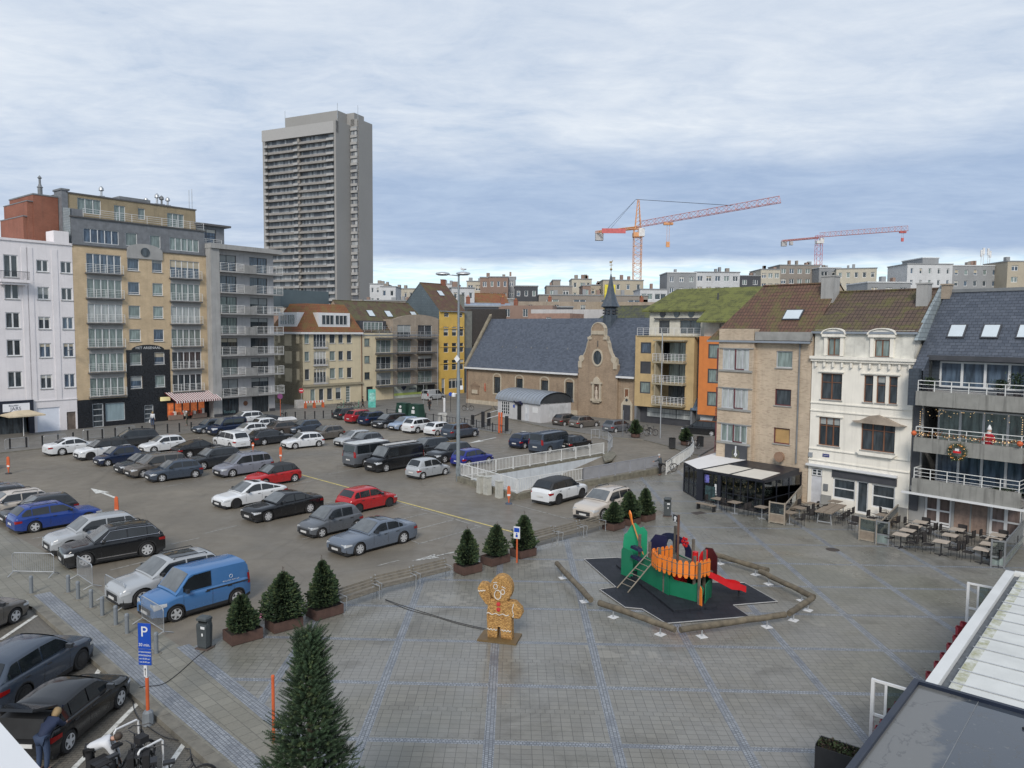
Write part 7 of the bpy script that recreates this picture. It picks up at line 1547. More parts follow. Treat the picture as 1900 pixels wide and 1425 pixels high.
MB().box((7.4,-.03,1.2),(8.4,-.0,1.9)).box((3.4,-.03,1.5),(3.7,-.0,1.9),1).build('notice',[fW,blue],r); MB().prism([(0,2.0),(0,2.5),(-.5,2.5),(-.55,2.4),(-.2,2.0)],4.1,5.4,'x').build('canopy',nav,r); text_mesh('PARKING',.17,fW,'lettering',r,(4.75,-.53,2.44),(pi/2*.9,0,0))
MB().box((KL_,1.5,.1),(KL_+.04,3.0,2.2)).box((KL_,3.2,.1),(KL_+.04,4.6,2.2)).build('side_doors',mat('door_light2',(.46,.47,.48),.6,streak=.3),r)
# barrier gate, ticket posts, low fences
for px,py,h_,l in ((896,793,1.9,'black ticket post left of the barrier arm'),(907,790,1.6,'black lift motor box of the barrier'),(940,800,1.75,'black ticket column right of the barrier arm'),(877,788,1.2,'small black machine beside the fence')):
    one('ticket_machine',MB().box((-.16,-.14,0),(.16,.14,h_)).box((-.1,-.155,h_-.4),(.1,-.14,h_-.2)),blackS,l,'ticket machine',G(px,py,.1),.6)
p=G(903,792,.1); q=G(928,787,.1); one('barrier_arm',MB().tube([(0,0,1.0),((q-p).x,(q-p).y,1.15)],.045,6).tube([(.4,.6,1.7),((q-p).x,(q-p).y+.6,1.75)],.04,6),fW,'white lowered barrier arms between the ticket machines','barrier arm',p)
for px,l in ((926,'orange reflective post left of the two by the kiosk'),(930.5,'orange reflective post right of the two by the kiosk')): post(px,803,2.3,l,orangeP,.1,'orange_post',.11)
pr=None
for i,(u,v) in enumerate([((829,786),(862,791)),((862,791),(884,795)),((884,795),(914,801)),((914,801),(938,805))]):
    p,q=G(*u,.1),G(*v,.1); L=(q-p).length; f=thing('low_fence','black low fence section, number order left to right beside the barrier','fence',p,atan2(q.y-p.y,q.x-p.x),'low black fences by the barrier'); f['label']=['black low fence section right of the lamp mast','second black low fence section from the lamp mast','black low fence section under the barrier arm','black low fence section at the kiosk end'][i]
    mb=MB(); mb.box((0,-.02,.85),(L,.02,.9)).box((0,-.02,.15),(L,.02,.19)); [mb.box((L*k/int(L/.5)-.015,-.015,.1),(L*k/int(L/.5)+.015,.015,.85)) for k in range(int(L/.5)+1)]; mb.build('rails',blackS,f); MB().box((-.04,-.04,0),(.04,.04,1.05)).build('post',blackS,f)
for i,(u,v) in enumerate([((718,772),(735,773.5)),((790,780),(829,786))]):
    p,q=G(*u,.1),G(*v,.1); L=(q-p).length; f=thing('low_fence',['black low fence left of the bottle banks','black low fence between bottle banks and lamp mast'][i],'fence',p,atan2(q.y-p.y,q.x-p.x),'low black fences by the barrier'); mb=MB().box((0,-.02,.85),(L,.02,.9)); mb.build('rail',blackS,f)
    for k in range(int(L/1.6)+1): x=min(L,k*1.6); MB().box((x-.04,-.04,0),(x+.04,.04,1.0)).build('post',blackS,f)
# bottle banks
bk=mat('bottle_bank_green',(.012,.045,.032),.5)
for i,(px,py,l) in enumerate([(749,772.5,'left dark green bottle bank behind the parked cars'),(773,775,'right dark green bottle bank nearer the lamp mast')]):
    g_=thing('bottle_bank',l,'bottle bank',G(px,py,.1),radians(-35),'bottle banks'); MB().add([(-1.0,-.7,0),(1.0,-.7,0),(1.0,.7,0),(-1.0,.7,0),(-.8,-.5,1.75),(.8,-.5,1.75),(.8,.5,1.75),(-.8,.5,1.75)],[(0,3,2,1),(4,5,6,7),(0,1,5,4),(1,2,6,5),(2,3,7,6),(3,0,4,7)]).build('body',bk,g_); MB().lathe([(.17,-.66),(.17,-.6)],12,c=(0,0,1.35),ax='y').box((-.25,-.73,.6),(.25,-.64,1.05)).build('label',fW,g_); MB().box((-.85,-.55,1.75),(.85,.55,1.82)).build('lid',bk,g_)
# map board and street signs at the back
o=thing('map_board','turquoise city map board before the beige flats entrance','board',G(690,756,.1),radians(25)); MB().box((-.55,-.1,0),(.55,.1,2.7)).build('board',mat('board_teal',(.10,.42,.36),.5,var=.35,sc=2),o); MB().box((-.4,-.11,.9),(.4,-.1,2.2)).build('map',mat('board_map',(.25,.50,.45),.5,var=.4,sc=4),o)
def sign(px,py,h_,l,disc=None,dm=None,z=.1,pm=None,white=False,pr_=.035):
    r=thing('traffic_sign',l,'sign',G(px,py,z),radians(0)); MB().tube([(0,0,0),(0,0,h_)],pr_,8).build('pole',pm or steel,r)
    if disc: o=MB().lathe([(.01,-.07),(disc,-.07),(disc,-.045),(.01,-.045)],20,c=(0,0,h_-disc),ax='y').build('disc',dm,r)
    if white: MB().box((-disc*.7,-.085,h_-disc-.06),(disc*.7,-.072,h_-disc+.06)).build('bar',fW,o)
    return r
sgR=mat('sign_red',(.40,.015,.03),.4)
sign(559.5,757,2.9,'red no entry sign at the beige corner house',.36,sgR,white=True); sign(520.5,772,3.0,'purple faded no parking disc on orange pole at the street corner',.36,mat('sign_purple',(.14,.035,.12),.5),pm=orangeP); sign(836,764,2.8,'blue round sign on dark pole before the yellow house',.28,blue,pm=blackS)
sign(786,752,3.2,'grey lamp post in front of the silver van'); sign(812,752,9.5,'thin grey street lamp pole beside the yellow house corner'); sign(1155.6,809,2.9,'thin dark pole beside the grey hatchback',pm=lead,pr_=.05); o=sign(1225,813,11.5,'tall slim street lamp pole before the yellow flats',pr_=.06)
one('white_column',MB().lathe([(.16,0),(.16,1.9),(.1,1.95)],12),fW,'short white column left of the blue round sign','post',G(824.5,764,.1))
one('grey_box',MB().box((-.5,-.3,0),(.5,.3,1.15)),mat('box_pale',(.45,.45,.43),.7),'pale cabinet between bottle banks and lamp mast','cabinet',G(821,783,.1),.5); one('wall_cabinet',MB().box((-.6,-.3,0),(.6,.3,1.2)),mat('box_pale2',(.40,.40,.38),.7),'pale utility cabinet at the foot of the beige corner house','cabinet',G(555,757,.1),.8)
for i,(px,py) in enumerate(((575,757),(591,756))):
    r=thing('road_barrier',['left orange and white road works barrier','right orange and white road works barrier'][i],'road barrier',G(px,py,.1),radians(40),'road works barriers'); MB().box((-.9,-.05,.75),(.9,.05,1.05)).build('board',fW,r); mb=MB(); [mb.box((-.8+k*.42,-.06,.76),(-.6+k*.42,.06,1.04)) for k in range(4)]; mb.build('stripes',orangeP,r)
    for x in (-.7,.7): MB().box((x-.05,-.35,0),(x+.05,.35,.75)).build('leg',orangeP,r)
# curved railings, mossy island
isl=W2([(1117,843),(1126,840),(1140,841),(1143,847),(1136,855),(1122,859),(1119,852)],0); mb=MB(); mb.prism(isl,0.0,.16,'z'); tag(mb.build('kerb_island',concM),'small mossy kerb island at the mouth of the ramp','kerb')
pts=[(1097,815),(1112,815),(1128,820),(1136,831),(1128,843)]
for i in range(4): railing(G(*pts[i]),G(*pts[i+1]),.1,1.0,steel,['first','second','third','last'][i]+' section of the curved thin railing around the kerb island',gap=.3,group='curved railings around the kerb island')
pts=[(1236,880),(1252,868),(1268,857),(1281,848),(1287,839),(1284,830),(1268,821)]
for i in range(6): railing(G(*pts[i]),G(*pts[i+1]),.0,1.05,railW,['white curved railing section beside the leaning bicycle','second white curved railing section from the man','third white curved railing section from the man','fourth white curved railing section from the man','white curved railing section left of the mottled brick corner','last white curved railing section behind the small round fir'][i],gap=.18,group='white curved railing by the street')
post(1279,826,1.0,'red lifebuoy box stand at the mottled brick corner',sgR,0,'red_box',.22)
for px,py,l in ((1247,831,'dark bin post left of the small round fir'),(1299,828,'dark bin post right of the parked bicycles')): one('dark_box',MB().box((-.28,-.28,0),(.28,.28,1.0)).box((-.3,-.3,.92),(.3,.3,1.0)),blackS,l,'bin',G(px,py,.1))
# ================================================================ people
def skin(name,pts,edges,m,parent=None,sub=1):
    me=bpy.data.meshes.new(name); me.from_pydata([p for p,_ in pts],edges,[]); o=bpy.data.objects.new(name,me); COL.objects.link(o)
    md=o.modifiers.new('s','SKIN'); 
    for i,(p,rr) in enumerate(pts): v=me.skin_vertices[0].data[i]; v.radius=(rr,rr) if not isinstance(rr,tuple) else rr; v.use_root=(i==0)
    s_=o.modifiers.new('u','SUBSURF'); s_.levels=sub; s_.render_levels=sub
    dg=bpy.context.evaluated_depsgraph_get(); m2=bpy.data.meshes.new_from_object(o.evaluated_get(dg)); bpy.data.objects.remove(o); m2.materials.clear(); m2.materials.append(m); m2.polygons.foreach_set('use_smooth',[True]*len(m2.polygons))
    return link(bpy.data.objects.new(name,m2),parent)
skinM=mat('skin',(.42,.24,.17),.6,var=.05)
def person(label,p,rz,top,trs,hair,bend=0,armL=None,armR=None,legs=0.,h=1.72,hat=None,long_=False,gp=None,squat=0.):
    r=thing('person',label,'person',p,rz,gp); k=h/1.72
    def B(x,y,z):      # upper body pitched forward about the hips
        c,s=cos(bend),sin(bend); dz=z-.95; return ((x*c+dz*s-squat*.35)*k,y*k,(.95-squat+dz*c-x*s)*k)
    J=dict(pel=((-squat*.35)*k,0,(.93-squat)*k),sp=B(.0,0,1.14),ch=B(.0,0,1.34),nk=B(.0,0,1.47),hd=B(.03,0,1.58),tp=B(.04,0,1.69))
    for s_,n_ in ((1,'L'),(-1,'R')):
        J['sh'+n_]=B(0,s_*.18,1.40); arm=armL if s_>0 else armR
        if arm: J['el'+n_],J['wr'+n_]=[tuple(c*k for c in q) for q in arm]
        else: J['el'+n_]=B(-.03,s_*.24,1.13); J['wr'+n_]=B(.06,s_*.25,.89)
        J['hp'+n_]=((-squat*.35)*k,s_*.09*k,(.90-squat)*k); J['kn'+n_]=((.06*s_*legs*3+squat*.45+.02)*k,s_*.11*k,(.49-squat*.12)*k); J['an'+n_]=((s_*legs-.03)*k,s_*.11*k,.09*k); J['to'+n_]=((s_*legs+.15)*k,s_*.12*k,.03*k)
    order=['pel','sp','ch','nk','hd','tp']; rad=dict(pel=.09,sp=.085,ch=.10,nk=.048,hd=.082,tp=.06,sh=.05,el=.038,wr=.03,hp=.085,kn=.058,an=.04,to=.03)
    for s_ in 'LR': order+=['sh'+s_,'el'+s_,'wr'+s_,'hp'+s_,'kn'+s_,'an'+s_,'to'+s_]
    pts=[(J[o],(rad.get(o) or rad[o[:2]])*k) for o in order]; ix={o:i for i,o in enumerate(order)}; E=[(0,1),(1,2),(2,3),(3,4),(4,5)]
    for s_ in 'LR': E+=[(2,ix['sh'+s_]),(ix['sh'+s_],ix['el'+s_]),(ix['el'+s_],ix['wr'+s_]),(0,ix['hp'+s_]),(ix['hp'+s_],ix['kn'+s_]),(ix['kn'+s_],ix['an'+s_]),(ix['an'+s_],ix['to'+s_])]
    for s_ in 'LR':   # palm, four fingers, thumb
        w=Vector(J['wr'+s_]); e=Vector(J['el'+s_]); d=(w-e).normalized(); sd=Vector((d.z,0,-d.x)) if abs(d.y)<.9 else Vector((1,0,0)); sd.normalize(); a0=len(pts); pts.append((tuple(w+d*.06*k),.028*k)); E.append((ix['wr'+s_],a0))
        for f in range(4): o_=(f-1.5)*.02*k; l=(.075,.085,.08,.065)[f]*k; i0=len(pts); pts.append((tuple(w+d*.09*k+sd*o_),.011*k)); pts.append((tuple(w+d*(.09*k+l)+sd*o_*1.3+Vector((0,0,-.012))),.008*k)); E+=[(a0,i0),(i0,i0+1)]
        i0=len(pts); pts.append((tuple(w+d*.04*k+sd*.035*k),.012*k)); pts.append((tuple(w+d*.085*k+sd*.06*k),.009*k)); E+=[(ix['wr'+s_],i0),(i0,i0+1)]
    body=skin('body',pts,E,skinM,r)
    hv=Vector(J['tp'])-Vector(J['nk']); hv.normalize(); hc=Vector(J['hd'])+hv*.03*k
    # jacket
    nk2=tuple(Vector(J['nk'])*.95+Vector(J['ch'])*.05); low=B(0,0,.78 if long_ else .86)
    jp=[(low,.155*k),(J['sp'],.145*k),(J['ch'],.155*k),(nk2,.082*k)]; je=[(0,1),(1,2),(2,3)]
    for s_ in 'LR':
        i=len(jp); wr=Vector(J['wr'+s_]); jp+=[(J['sh'+s_],.095*k),(J['el'+s_],.064*k),(tuple(wr),.048*k)]; je+=[(2,i),(i,i+1),(i+1,i+2)]
    skin('jacket',jp,je,top,r)
    tp_=[(J['pel'],.135*k)]; te=[]
    for s_ in 'LR':
        i=len(tp_); an=Vector(J['an'+s_]); tp_+=[(J['hp'+s_],.105*k),(J['kn'+s_],.078*k),(tuple(an),.06*k)]; te+=[(0,i),(i,i+1),(i+1,i+2)]
    skin('trousers',tp_,te,trs,r)
    for s_ in 'LR': a_=Vector(J['an'+s_]); t_=Vector(J['to'+s_]); skin('shoe',[(tuple(a_+Vector((-.04,0,-.035))),.045*k),(tuple(t_),.042*k)],[(0,1)],blackS,r)
    hm=MB().lathe([(.01,-.17*k),(.07*k,-.15*k),(.10*k,-.07*k),(.112*k,0),(.1*k,.07*k),(.06*k,.11*k),(.01,.12*k)] if hair is hBl else [(.01,-.09*k),(.085*k,-.07*k),(.108*k,0),(.1*k,.07*k),(.06*k,.11*k),(.01,.12*k)],12).build('hair',hair,r,60); hm.location=hc+hv*.045*k-Vector((cos(bend)*.022,0,-sin(bend)*.022)); hm.rotation_euler=(0,bend,0)
    if not hat:
        fwd=Vector((cos(bend),0,-sin(bend))); fc=hc+fwd*.09*k; q=MB(); q.cb(fc+hv*-.01,(.03,.02,.03)); o=q.build('nose',skinM,r)
    return r
navyC=mat('cloth_navy',(.015,.025,.06),.85); jean=mat('denim',(.03,.05,.10),.85); blk=mat('cloth_black',(.014,.014,.016),.85); whC=mat('cloth_white',(.55,.56,.58),.8,bump=.3); olive=mat('cloth_olive',(.06,.065,.05),.85); hBl=mat('hair_blond',(.26,.18,.09),.7); hBr=mat('hair_brown',(.05,.035,.025),.7); hGr=mat('hair_grey',(.4,.4,.4),.7); grC=mat('cloth_greyblue',(.07,.085,.10),.85)
p=G(86,1426,-.13)-Vector((0,.12,0)); person('blond woman in navy coat bending into the open car boot',(p.x,p.y,-.13),radians(85),navyC,jean,hBl,bend=.95,armL=((.55,.18,1.0),(.75,.12,.95)),armR=((.55,-.18,1.0),(.75,-.12,.95)),h=1.72,long_=False)
p=G(168,1452,-.13); person('person in white puffer jacket and black trousers bending over the bicycles',(p.x,p.y,-.13),radians(20),whC,blk,hBr,bend=1.25,armL=((.62,.2,.72),(.68,.16,.45)),armR=((.62,-.2,.72),(.66,-.14,.42)),legs=.14,h=1.68)
p=G(1225,882); person('man in grey blue jacket and black trousers leaning on the ramp railing',p,radians(150),grC,blk,hGr,bend=.15,armL=((.28,.2,1.18),(.48,.14,1.12)),armR=((.28,-.2,1.18),(.48,-.14,1.12)))
p=G(283.5,791,.1); person('blond woman in white top and blue jeans with white bag by the awning',p,radians(80),whC,jean,hBl); MB().box((-.25,.2,.45),(.05,.3,.8)).build('bag',fW,SC.objects['person.003'] if 'person.003' in SC.objects else None)
p=G(347,790,.1); person('person in olive coat and white cap before the lit shop window',p,radians(200),olive,olive,whC,long_=True)
p=G(797,762,.1); person('pedestrian in black with pale hood walking near the silver van',p,radians(250),blk,blk,hGr,legs=.2)
p=G(673,757.5,.1); person('person in black coat walking beside the parked bicycles',p,radians(0),blk,blk,hBr,legs=.25)
# ================================================================ bicycles
def bike(label,p,rz,fm=None,e=True,bag=False,lean=0.,basket=False,name='bicycle',group='parked bicycles'):
    fm=fm or blackS; r=thing(name,label,'bicycle',p,rz,group); r.rotation_euler=(lean,0,rz)
    for x in (-.53,.55):
        o=MB().tube([(x+.33*cos(2*pi*i/20),0,.35+.33*sin(2*pi*i/20)) for i in range(21)],.022,6,cap=False).build('wheel',tyre,r); q=MB(); [q.tube([(x,0,.35),(x+.32*cos(a),0,.35+.32*sin(a))],.003,3) for a in [2*pi*i/12 for i in range(12)]]; q.tube([(x,-.05,.35),(x,.05,.35)],.03,8); q.build('spokes',steel,o)
    MB().tube([(-.53,.05,.35),(-.08,0,.32),(.33,0,.78),(.30,0,.92)],.026 if not e else .04,6).tube([(-.08,0,.32),(-.22,0,.85)],.022,6).tube([(-.53,.05,.35),(-.2,0,.72)],.012,5).tube([(.31,0,.85),(.42,.0,.62),(.55,.05,.35)],.02,6).tube([(.42,0,.62),(.55,-.05,.35)],.018,6).build('frame',fm,r)
    MB().box((-.36,-.08,.93),(-.08,.08,.99)).tube([(-.22,0,.8),(-.22,0,.95)],.016,6).build('saddle',blackS,r); MB().tube([(.18,-.3,1.06),(.27,-.2,1.08),(.29,0,1.04),(.27,.2,1.08),(.18,.3,1.06)],.015,6).tube([(.30,0,.9),(.29,0,1.05)],.018,6).build('handlebar',blackS,r)
    for x in (-.53,.55): MB().tube([(x+.37*cos(a),0,.35+.37*sin(a)) for a in [pi*i/10 for i in range(1,9)]],.02,4).build('mudguard',blackS,r)
    MB().lathe([(.09,-.02),(.09,.02)],12,c=(-.08,0,.32),ax='y').tube([(-.08,-.12,.2),(-.08,0,.32),(-.08,.12,.44)],.012,4).box((-.13,-.17,.18),(-.03,-.09,.21)).build('crank',steel,r); MB().tube([(-.2,.0,.75),(-.85,0,.75)],.012,4).tube([(-.8,.07,.75),(-.6,.07,.4)],.01,4).box((-.85,-.09,.74),(-.35,.09,.76)).build('luggage_rack',blackS,r)
    if e: MB().box((-.3,-.045,.4),(-.2,.045,.78)).build('battery',blackS,r)
    if bag: 
        for s_ in (-.18,.18): MB().box((-.85,s_-.08,.38),(-.38,s_+.08,.76)).build('saddlebag',blk,r)
    if basket: MB().box((.45,-.14,.95),(.7,.14,1.12)).build('basket',blk,r)
    return r
for px,py,rz,l,bg,bs in ((232,1441,60,'dark electric bicycle with black saddlebags beside the crouching person',True,False),(262,1425,112,'tall black electric bicycle leaning toward the parking sign',True,False),(226,1462,60,'dark bicycle with front basket nearest the white jacket',False,True),(287,1470,115,'dark bicycle at the bottom edge beside the white bicycle stand',True,False),(333,1478,25,'dark bicycle whose handlebar just enters the bottom edge',False,False)):
    p=G(px,py,-.13); bike(l,p,radians(rz),bag=bg,basket=bs)
for px,py,l in ((236,1400,'white steel bicycle stand between the two electric bicycles'),(281,1440,'white steel bicycle stand at the bottom edge')):
    p=G(px,py,-.13); one('bicycle_stand',MB().tube([(-.35,0,0),(-.35,0,.8),(-.3,0,.86),(.3,0,.86),(.35,0,.8),(.35,0,0)],.03,8),fW,l,'bicycle stand',p,radians(60),'bicycle stands')
p=(G(1232,878)+G(1246,874))/2; bike('black bicycle leaning on the railing beside the standing man',p,radians(20),lean=.1,e=False)
for px,py,rz,l in ((1197,806,10,'grey bicycle standing before the yellow flats left'),(1208,809,20,'grey bicycle standing before the yellow flats right'),(1283,830,40,'bicycle in the rack beside the small round fir'),(1290,834,40,'bicycle nearest the mottled brick corner'),(636,759,20,'dark bicycle left in the rack before the beige corner house'),(645,758.5,20,'dark bicycle in the middle of the far rack'),(655,758,20,'dark bicycle right in the far rack'),(868,762,10,'bicycle leaning at the left end of the chapel wall'),(527,776,80,'bicycle at the purple sign pole'),(1166,803,60,'bicycle between grey hatchback and round fir')):
    bike(l,G(px,py,.1),radians(rz),e=False)
for px,l in ((632,'green rental scooter left of the far bicycles'),(660,'green rental scooter right of the far bicycles')):
    r=thing('scooter',l,'scooter',G(px,757,.1),radians(30),'rental scooters'); MB().tube([(-.5,0,.12),(.4,0,.12),(.5,0,1.1)],.03,6).tube([(.48,-.25,1.1),(.48,.25,1.1)],.02,6).build('frame',mat('scooter_green',(.05,.35,.22),.5),r); MB().lathe([(.1,-.02),(.1,.02)],12,c=(.5,0,.1),ax='y').lathe([(.1,-.02),(.1,.02)],12,c=(-.5,0,.1),ax='y').build('wheels',tyre,r)
# ================================================================ glass pavilion
lf=FW.g(1296,928); lr=FW.g(1453,935); px0,py0=lf.x,lf.y; px1=-.45
r=bthing('glass_pavilion','black framed glass restaurant pavilion with cream blinds against the mottled brick building',FW,group=None)
hF=HZ(1294,871,FW.W(px0,py0)); hB=max(hF+.12,2.46); blkF=mat('pavilion_black',(.014,.016,.024),.4,var=.1); blind=mat('blind_cream',(.58,.55,.49),.8,var=.06,sc=1)
m,t=new_mat('pavilion_glass'); b1=t.n('ShaderNodeBsdfTransparent',{0:(.62,.68,.66,1)}); b2=t.n('ShaderNodeBsdfGlossy',{0:(.8,.85,.9,1),1:.03}); t.n('ShaderNodeOutputMaterial',{0:t.n('ShaderNodeMixShader',{0:t.m('ADD',t.m('MULTIPLY',t.n('ShaderNodeFresnel',{0:1.5}).outputs[0],1.3),.03),1:b1.outputs[0],2:b2.outputs[0]}).outputs[0]}); glT=MATS['pavilion_glass']
pl=FW.g(1269,912); y1=-.08
lx,ly=pl.x,pl.y      # far left front corner
sd3=Vector((lx-px0,ly-py0,0)); 
def gpanel(p,q,z0,z1,n,nm='glass_wall',lift=True):
    p,q=Vector((*p,0)),Vector((*q,0)); L=(q-p).length; a=atan2((q-p).y,(q-p).x); o=MB().box((0,-.01,z0),(L,.01,z1)).build(nm,glT,r); o.location=p; o.rotation_euler=(0,0,a)
    mb=MB()
    for i in range(n+1): x=L*i/n; w_=.05 if i in(0,n) else .022; mb.box((x-w_,-.05,z0),(x+w_,.05,z1))
    mb.box((0,-.045,z0+.85),(L,.045,z0+.89)).box((0,-.06,z1-.16),(L,.06,z1)).box((0,-.06,z0),(L,.06,z0+.1)); f=mb.build('frame',blkF,o)
    return o
gpanel((px0,py0),(px1,py0),.02,hF,9); gpanel((lx,ly),(px0,py0),.02,hF,3); gpanel((px1,py0),(px1,y1),.02,hF,3); gpanel((-7.9,1.4),(lx,ly),.02,hF,2)
MB().box((px0-.12,py0-.12,0),(px0+.4,py0+.1,hF)).box((px1-3.4,py0-.1,0),(px1-3.15,py0+.1,hF)).build('pillar',blkF,r)
yb_=-.42
mb=MB(); ridge=[(px0+1.0,yb_),(px1,yb_)]
mb.poly([(px0,py0-.1,hF),(px1+.05,py0-.1,hF),(px1+.05,yb_,hB),(px0+1.0,yb_,hB)]).poly([(px0,py0-.1,hF-.12),(px1+.05,py0-.1,hF-.12),(px1+.05,py0-.1,hF),(px0,py0-.1,hF)]); mb.poly([(px1+.05,py0-.1,hF-.1),(px1+.05,yb_,hF-.1),(px1+.05,yb_,hB),(px1+.05,py0-.1,hF)]); mb.build('roof',blkF,r,fix=False)
def RP(u,v): # point on the sloped roof
    y=lerp(py0-.1,yb_,v); return (lerp(lerp(px0,px0+1.0,v),px1,u),y,lerp(hF,hB,v)+.02)
for u0,u1 in ((.05,.47),(.51,.96)): MB().poly([RP(u0,.03),RP(u1,.03),RP(u1,.55),RP(u0,.55)]).build('roof_blind',blind,r,fix=False)
MB().poly([(px0-.03,py0-.08,hF+.02),(px0+.95,yb_,hB+.03),(-7.8,1.2,hB+.05),(lx-.05,ly,hF+.03)]).build('side_awning',mat('canvas_white',(.66,.65,.64),.8,var=.04),r,fix=False)
MB().box((px0-.1,py0-.12,hF-.02),(px1+.1,py0-.02,hF+.04)).build('gutter',blkF,r)
MB().poly([(lx,ly,.02),(px0,py0,.02),(px1,py0,.02),(px1,0,.02),(-7.9,1.2,.02)]).build('floor',mat('floor_dark',(.05,.045,.04),.7),r)
MB().box((-4.1,py0-.03,.75),(-3.95,py0-.02,1.35)).build('window_logo',fW,r)
o=MB().box((px0+.55,py0-.05,.15),(px0+1.35,py0-.03,1.15)).build('menu_board',mat('board_dark_teal',(.03,.06,.065),.5,var=.6,sc=6),r); o2=MB().box((px0+.5,py0-.05,1.35),(px0+.85,py0-.03,1.9)).build('poster',mat('poster_blue',(.12,.12,.38),.5,var=.6,sc=6),r)
text_mesh('TAVERNE',.16,fW,'lettering',r,(-4.0,py0-.04,.65))
wl=mat('warm_bulb',(.9,.6,.3),.5,es=.9)
plant=mat('plant_leaf',(.04,.07,.025),.7,var=.5,sc=6)
for i in range(5):
    x=lerp(px0+.6,px1-.5,i/4.3); o=thing('hanging_plant','green garland with fairy lights hanging inside the pavilion','plant',FW.W(x,py0+.8,hF-.75),0,'garlands inside the pavilion'); R=random.Random(i); mb=MB(); 
    for k in range(150):
        c=Vector((R.gauss(0,.30),R.gauss(0,.14),R.gauss(0,.26))); d=Vector((R.uniform(-1,1),R.uniform(-1,1),R.uniform(-1,1))).normalized()*.09; s=d.cross(Vector((.3,.5,.8))).normalized()*.03; mb.add([c-s,c+d,c+s,c-d*.3],[(0,1,2,3)])
    mb.build('leaves',plant,o,fix=False); q=MB(); [q.cb((R.gauss(0,.3),R.gauss(0,.14)-.05,R.gauss(0,.25)),(.03,.03,.03)) for k in range(12)]; q.build('fairy_lights',wl,o)
# ================================================================ terrace furniture
ch_s=mat('rattan_dark',(.028,.025,.025),.85,var=.3,sc=6); tt=mat('table_top_pale',(.42,.36,.30),.6,var=.1); tw=mat('table_top_wood',(.22,.18,.14),.8,var=.25,sc=4)
def chair_():
    r=thing('terrace_chair','','chair'); MB().box((-.23,-.22,.42),(.23,.22,.46)).build('seat',ch_s,r)
    mb=MB(); rows_=[[( -.24+.48*i/6,.22+.05*sin(pi*i/6),z) for i in range(7)] for z in (.48,.66,.86)]; mb.grid(rows_); mb.grid([[(x,y+.025,z) for x,y,z in q] for q in rows_]); mb.build('backrest',ch_s,r)
    for x,y in ((-.21,-.2),(.21,-.2),(-.21,.21),(.21,.21)): MB().tube([(x,y,0),(x,y,.43 if y<0 else .84)],.013,5).build('leg',blackS,r)
    for s_ in (-.25,.25): MB().tube([(s_,.2,.66),(s_,-.18,.64),(s_*.9,-.2,.43)],.014,5).build('armrest',ch_s,r)
    return r
def table_(top,w=.7,ped=True):
    r=thing('terrace_table','','table'); MB().box((-w/2,-w/2,.72),(w/2,w/2,.755)).build('table_top',top,r); MB().tube([(0,0,.03),(0,0,.72)],.035,8).build('pedestal',blackS if top is tt else steel,r); MB().box((-.3,-.035,0),(.3,.035,.035)).box((-.035,-.3,0),(.035,.3,.034)).build('foot',blackS if top is tt else steel,r); return r
C0=chair_(); T0=table_(tt); T1=table_(tw); us=set()
def place(pr,p,rz,label,group):
    if pr.name not in us: us.add(pr.name); pr.location=p; pr.rotation_euler=(0,0,rz); pr['label']=label; pr['group']=group; return pr
    return dup(pr,p,rz,label,group)
fa=FW.a
TB=[(455,705,'first pale table, front of the left row'),(535,655,'second pale table of the left row'),(610,605,'third pale table of the left row'),(683,558,'back pale table of the left row near the white doors'),(930,787,'front pale table of the middle row'),(1035,712,'second pale table of the middle row'),(1115,645,'back pale table of the middle row before the curtain'),(1408,877,'front pale table of the right row'),(1483,815,'second pale table of the right row'),(1550,760,'third pale table of the right row'),(1600,712,'back pale table of the right row')]
GC='terrace chairs before the slate roofed flats'; GT='pale terrace tables'
for i,(x,y,l) in enumerate(TB):
    p=G(1600+x/6.333,880+y/6.333,.75); p.z=.006; place(T0,p,fa+.1,l,GT)
    lr_={0:'left',1:'right'}
    for s_ in ((1,) if i not in (0,3,4,6,7,10) else (1,-1)):
        q=p+Vector((cos(fa),sin(fa),0))*.62*s_; place(C0,q,fa-pi/2*s_+random.uniform(-.12,.12),'dark chair %s of the %s'%('right' if s_>0 else 'left',l),GC)
    if i in (3,6,10,1,8): q=p+Vector((-sin(fa),cos(fa),0))*.62; place(C0,q,fa,'dark chair behind the '+l,GC)
TB2=[(1280+375/7.123,800+890/7.123,'wooden cafe table left before the pavilion'),(1280+595/7.123,800+937/7.123,'wooden cafe table in the middle before the pavilion'),(1280+955/7.123,800+1000/7.123,'wooden cafe table beside the wood framed screen'),(1280+1320/7.123,800+1070/7.123,'small wooden table right of the wood framed screen'),(1280+1450/7.123,800+1010/7.123,'second small wooden table nearer the grey door'),(1280+1620/7.123,800+955/7.123,'wooden table farthest back by the white house wall'),(1550,857+73,'high narrow table under the white house window'),(1500+660/4.75,900+262/4.75,'wooden table behind the second screen by the cafe door')]
for i,(x,y,l) in enumerate(TB2):
    p=G(x,y,.75); p.z=.006; place(T1,p,fa,l,'wooden cafe tables')
    if i!=6:
        for s_ in (1,-1): q=p+Vector((cos(fa),sin(fa),0))*.66*s_; place(C0,q,fa-pi/2*s_+random.uniform(-.2,.2),'dark rattan chair %s of the %s'%('right' if s_>0 else 'left',l),'rattan chairs before the pavilion and white house')
p=G(1310,947); o=thing('wooden_bench','low wooden bench at the left front corner of the pavilion','bench',p,fa); MB().box((-.7,-.18,.38),(.7,.18,.43)).build('seat',tw,o)
for x in (-.6,.6): MB().box((x-.04,-.15,0),(x+.04,.15,.38)).build('leg',blackS,o)
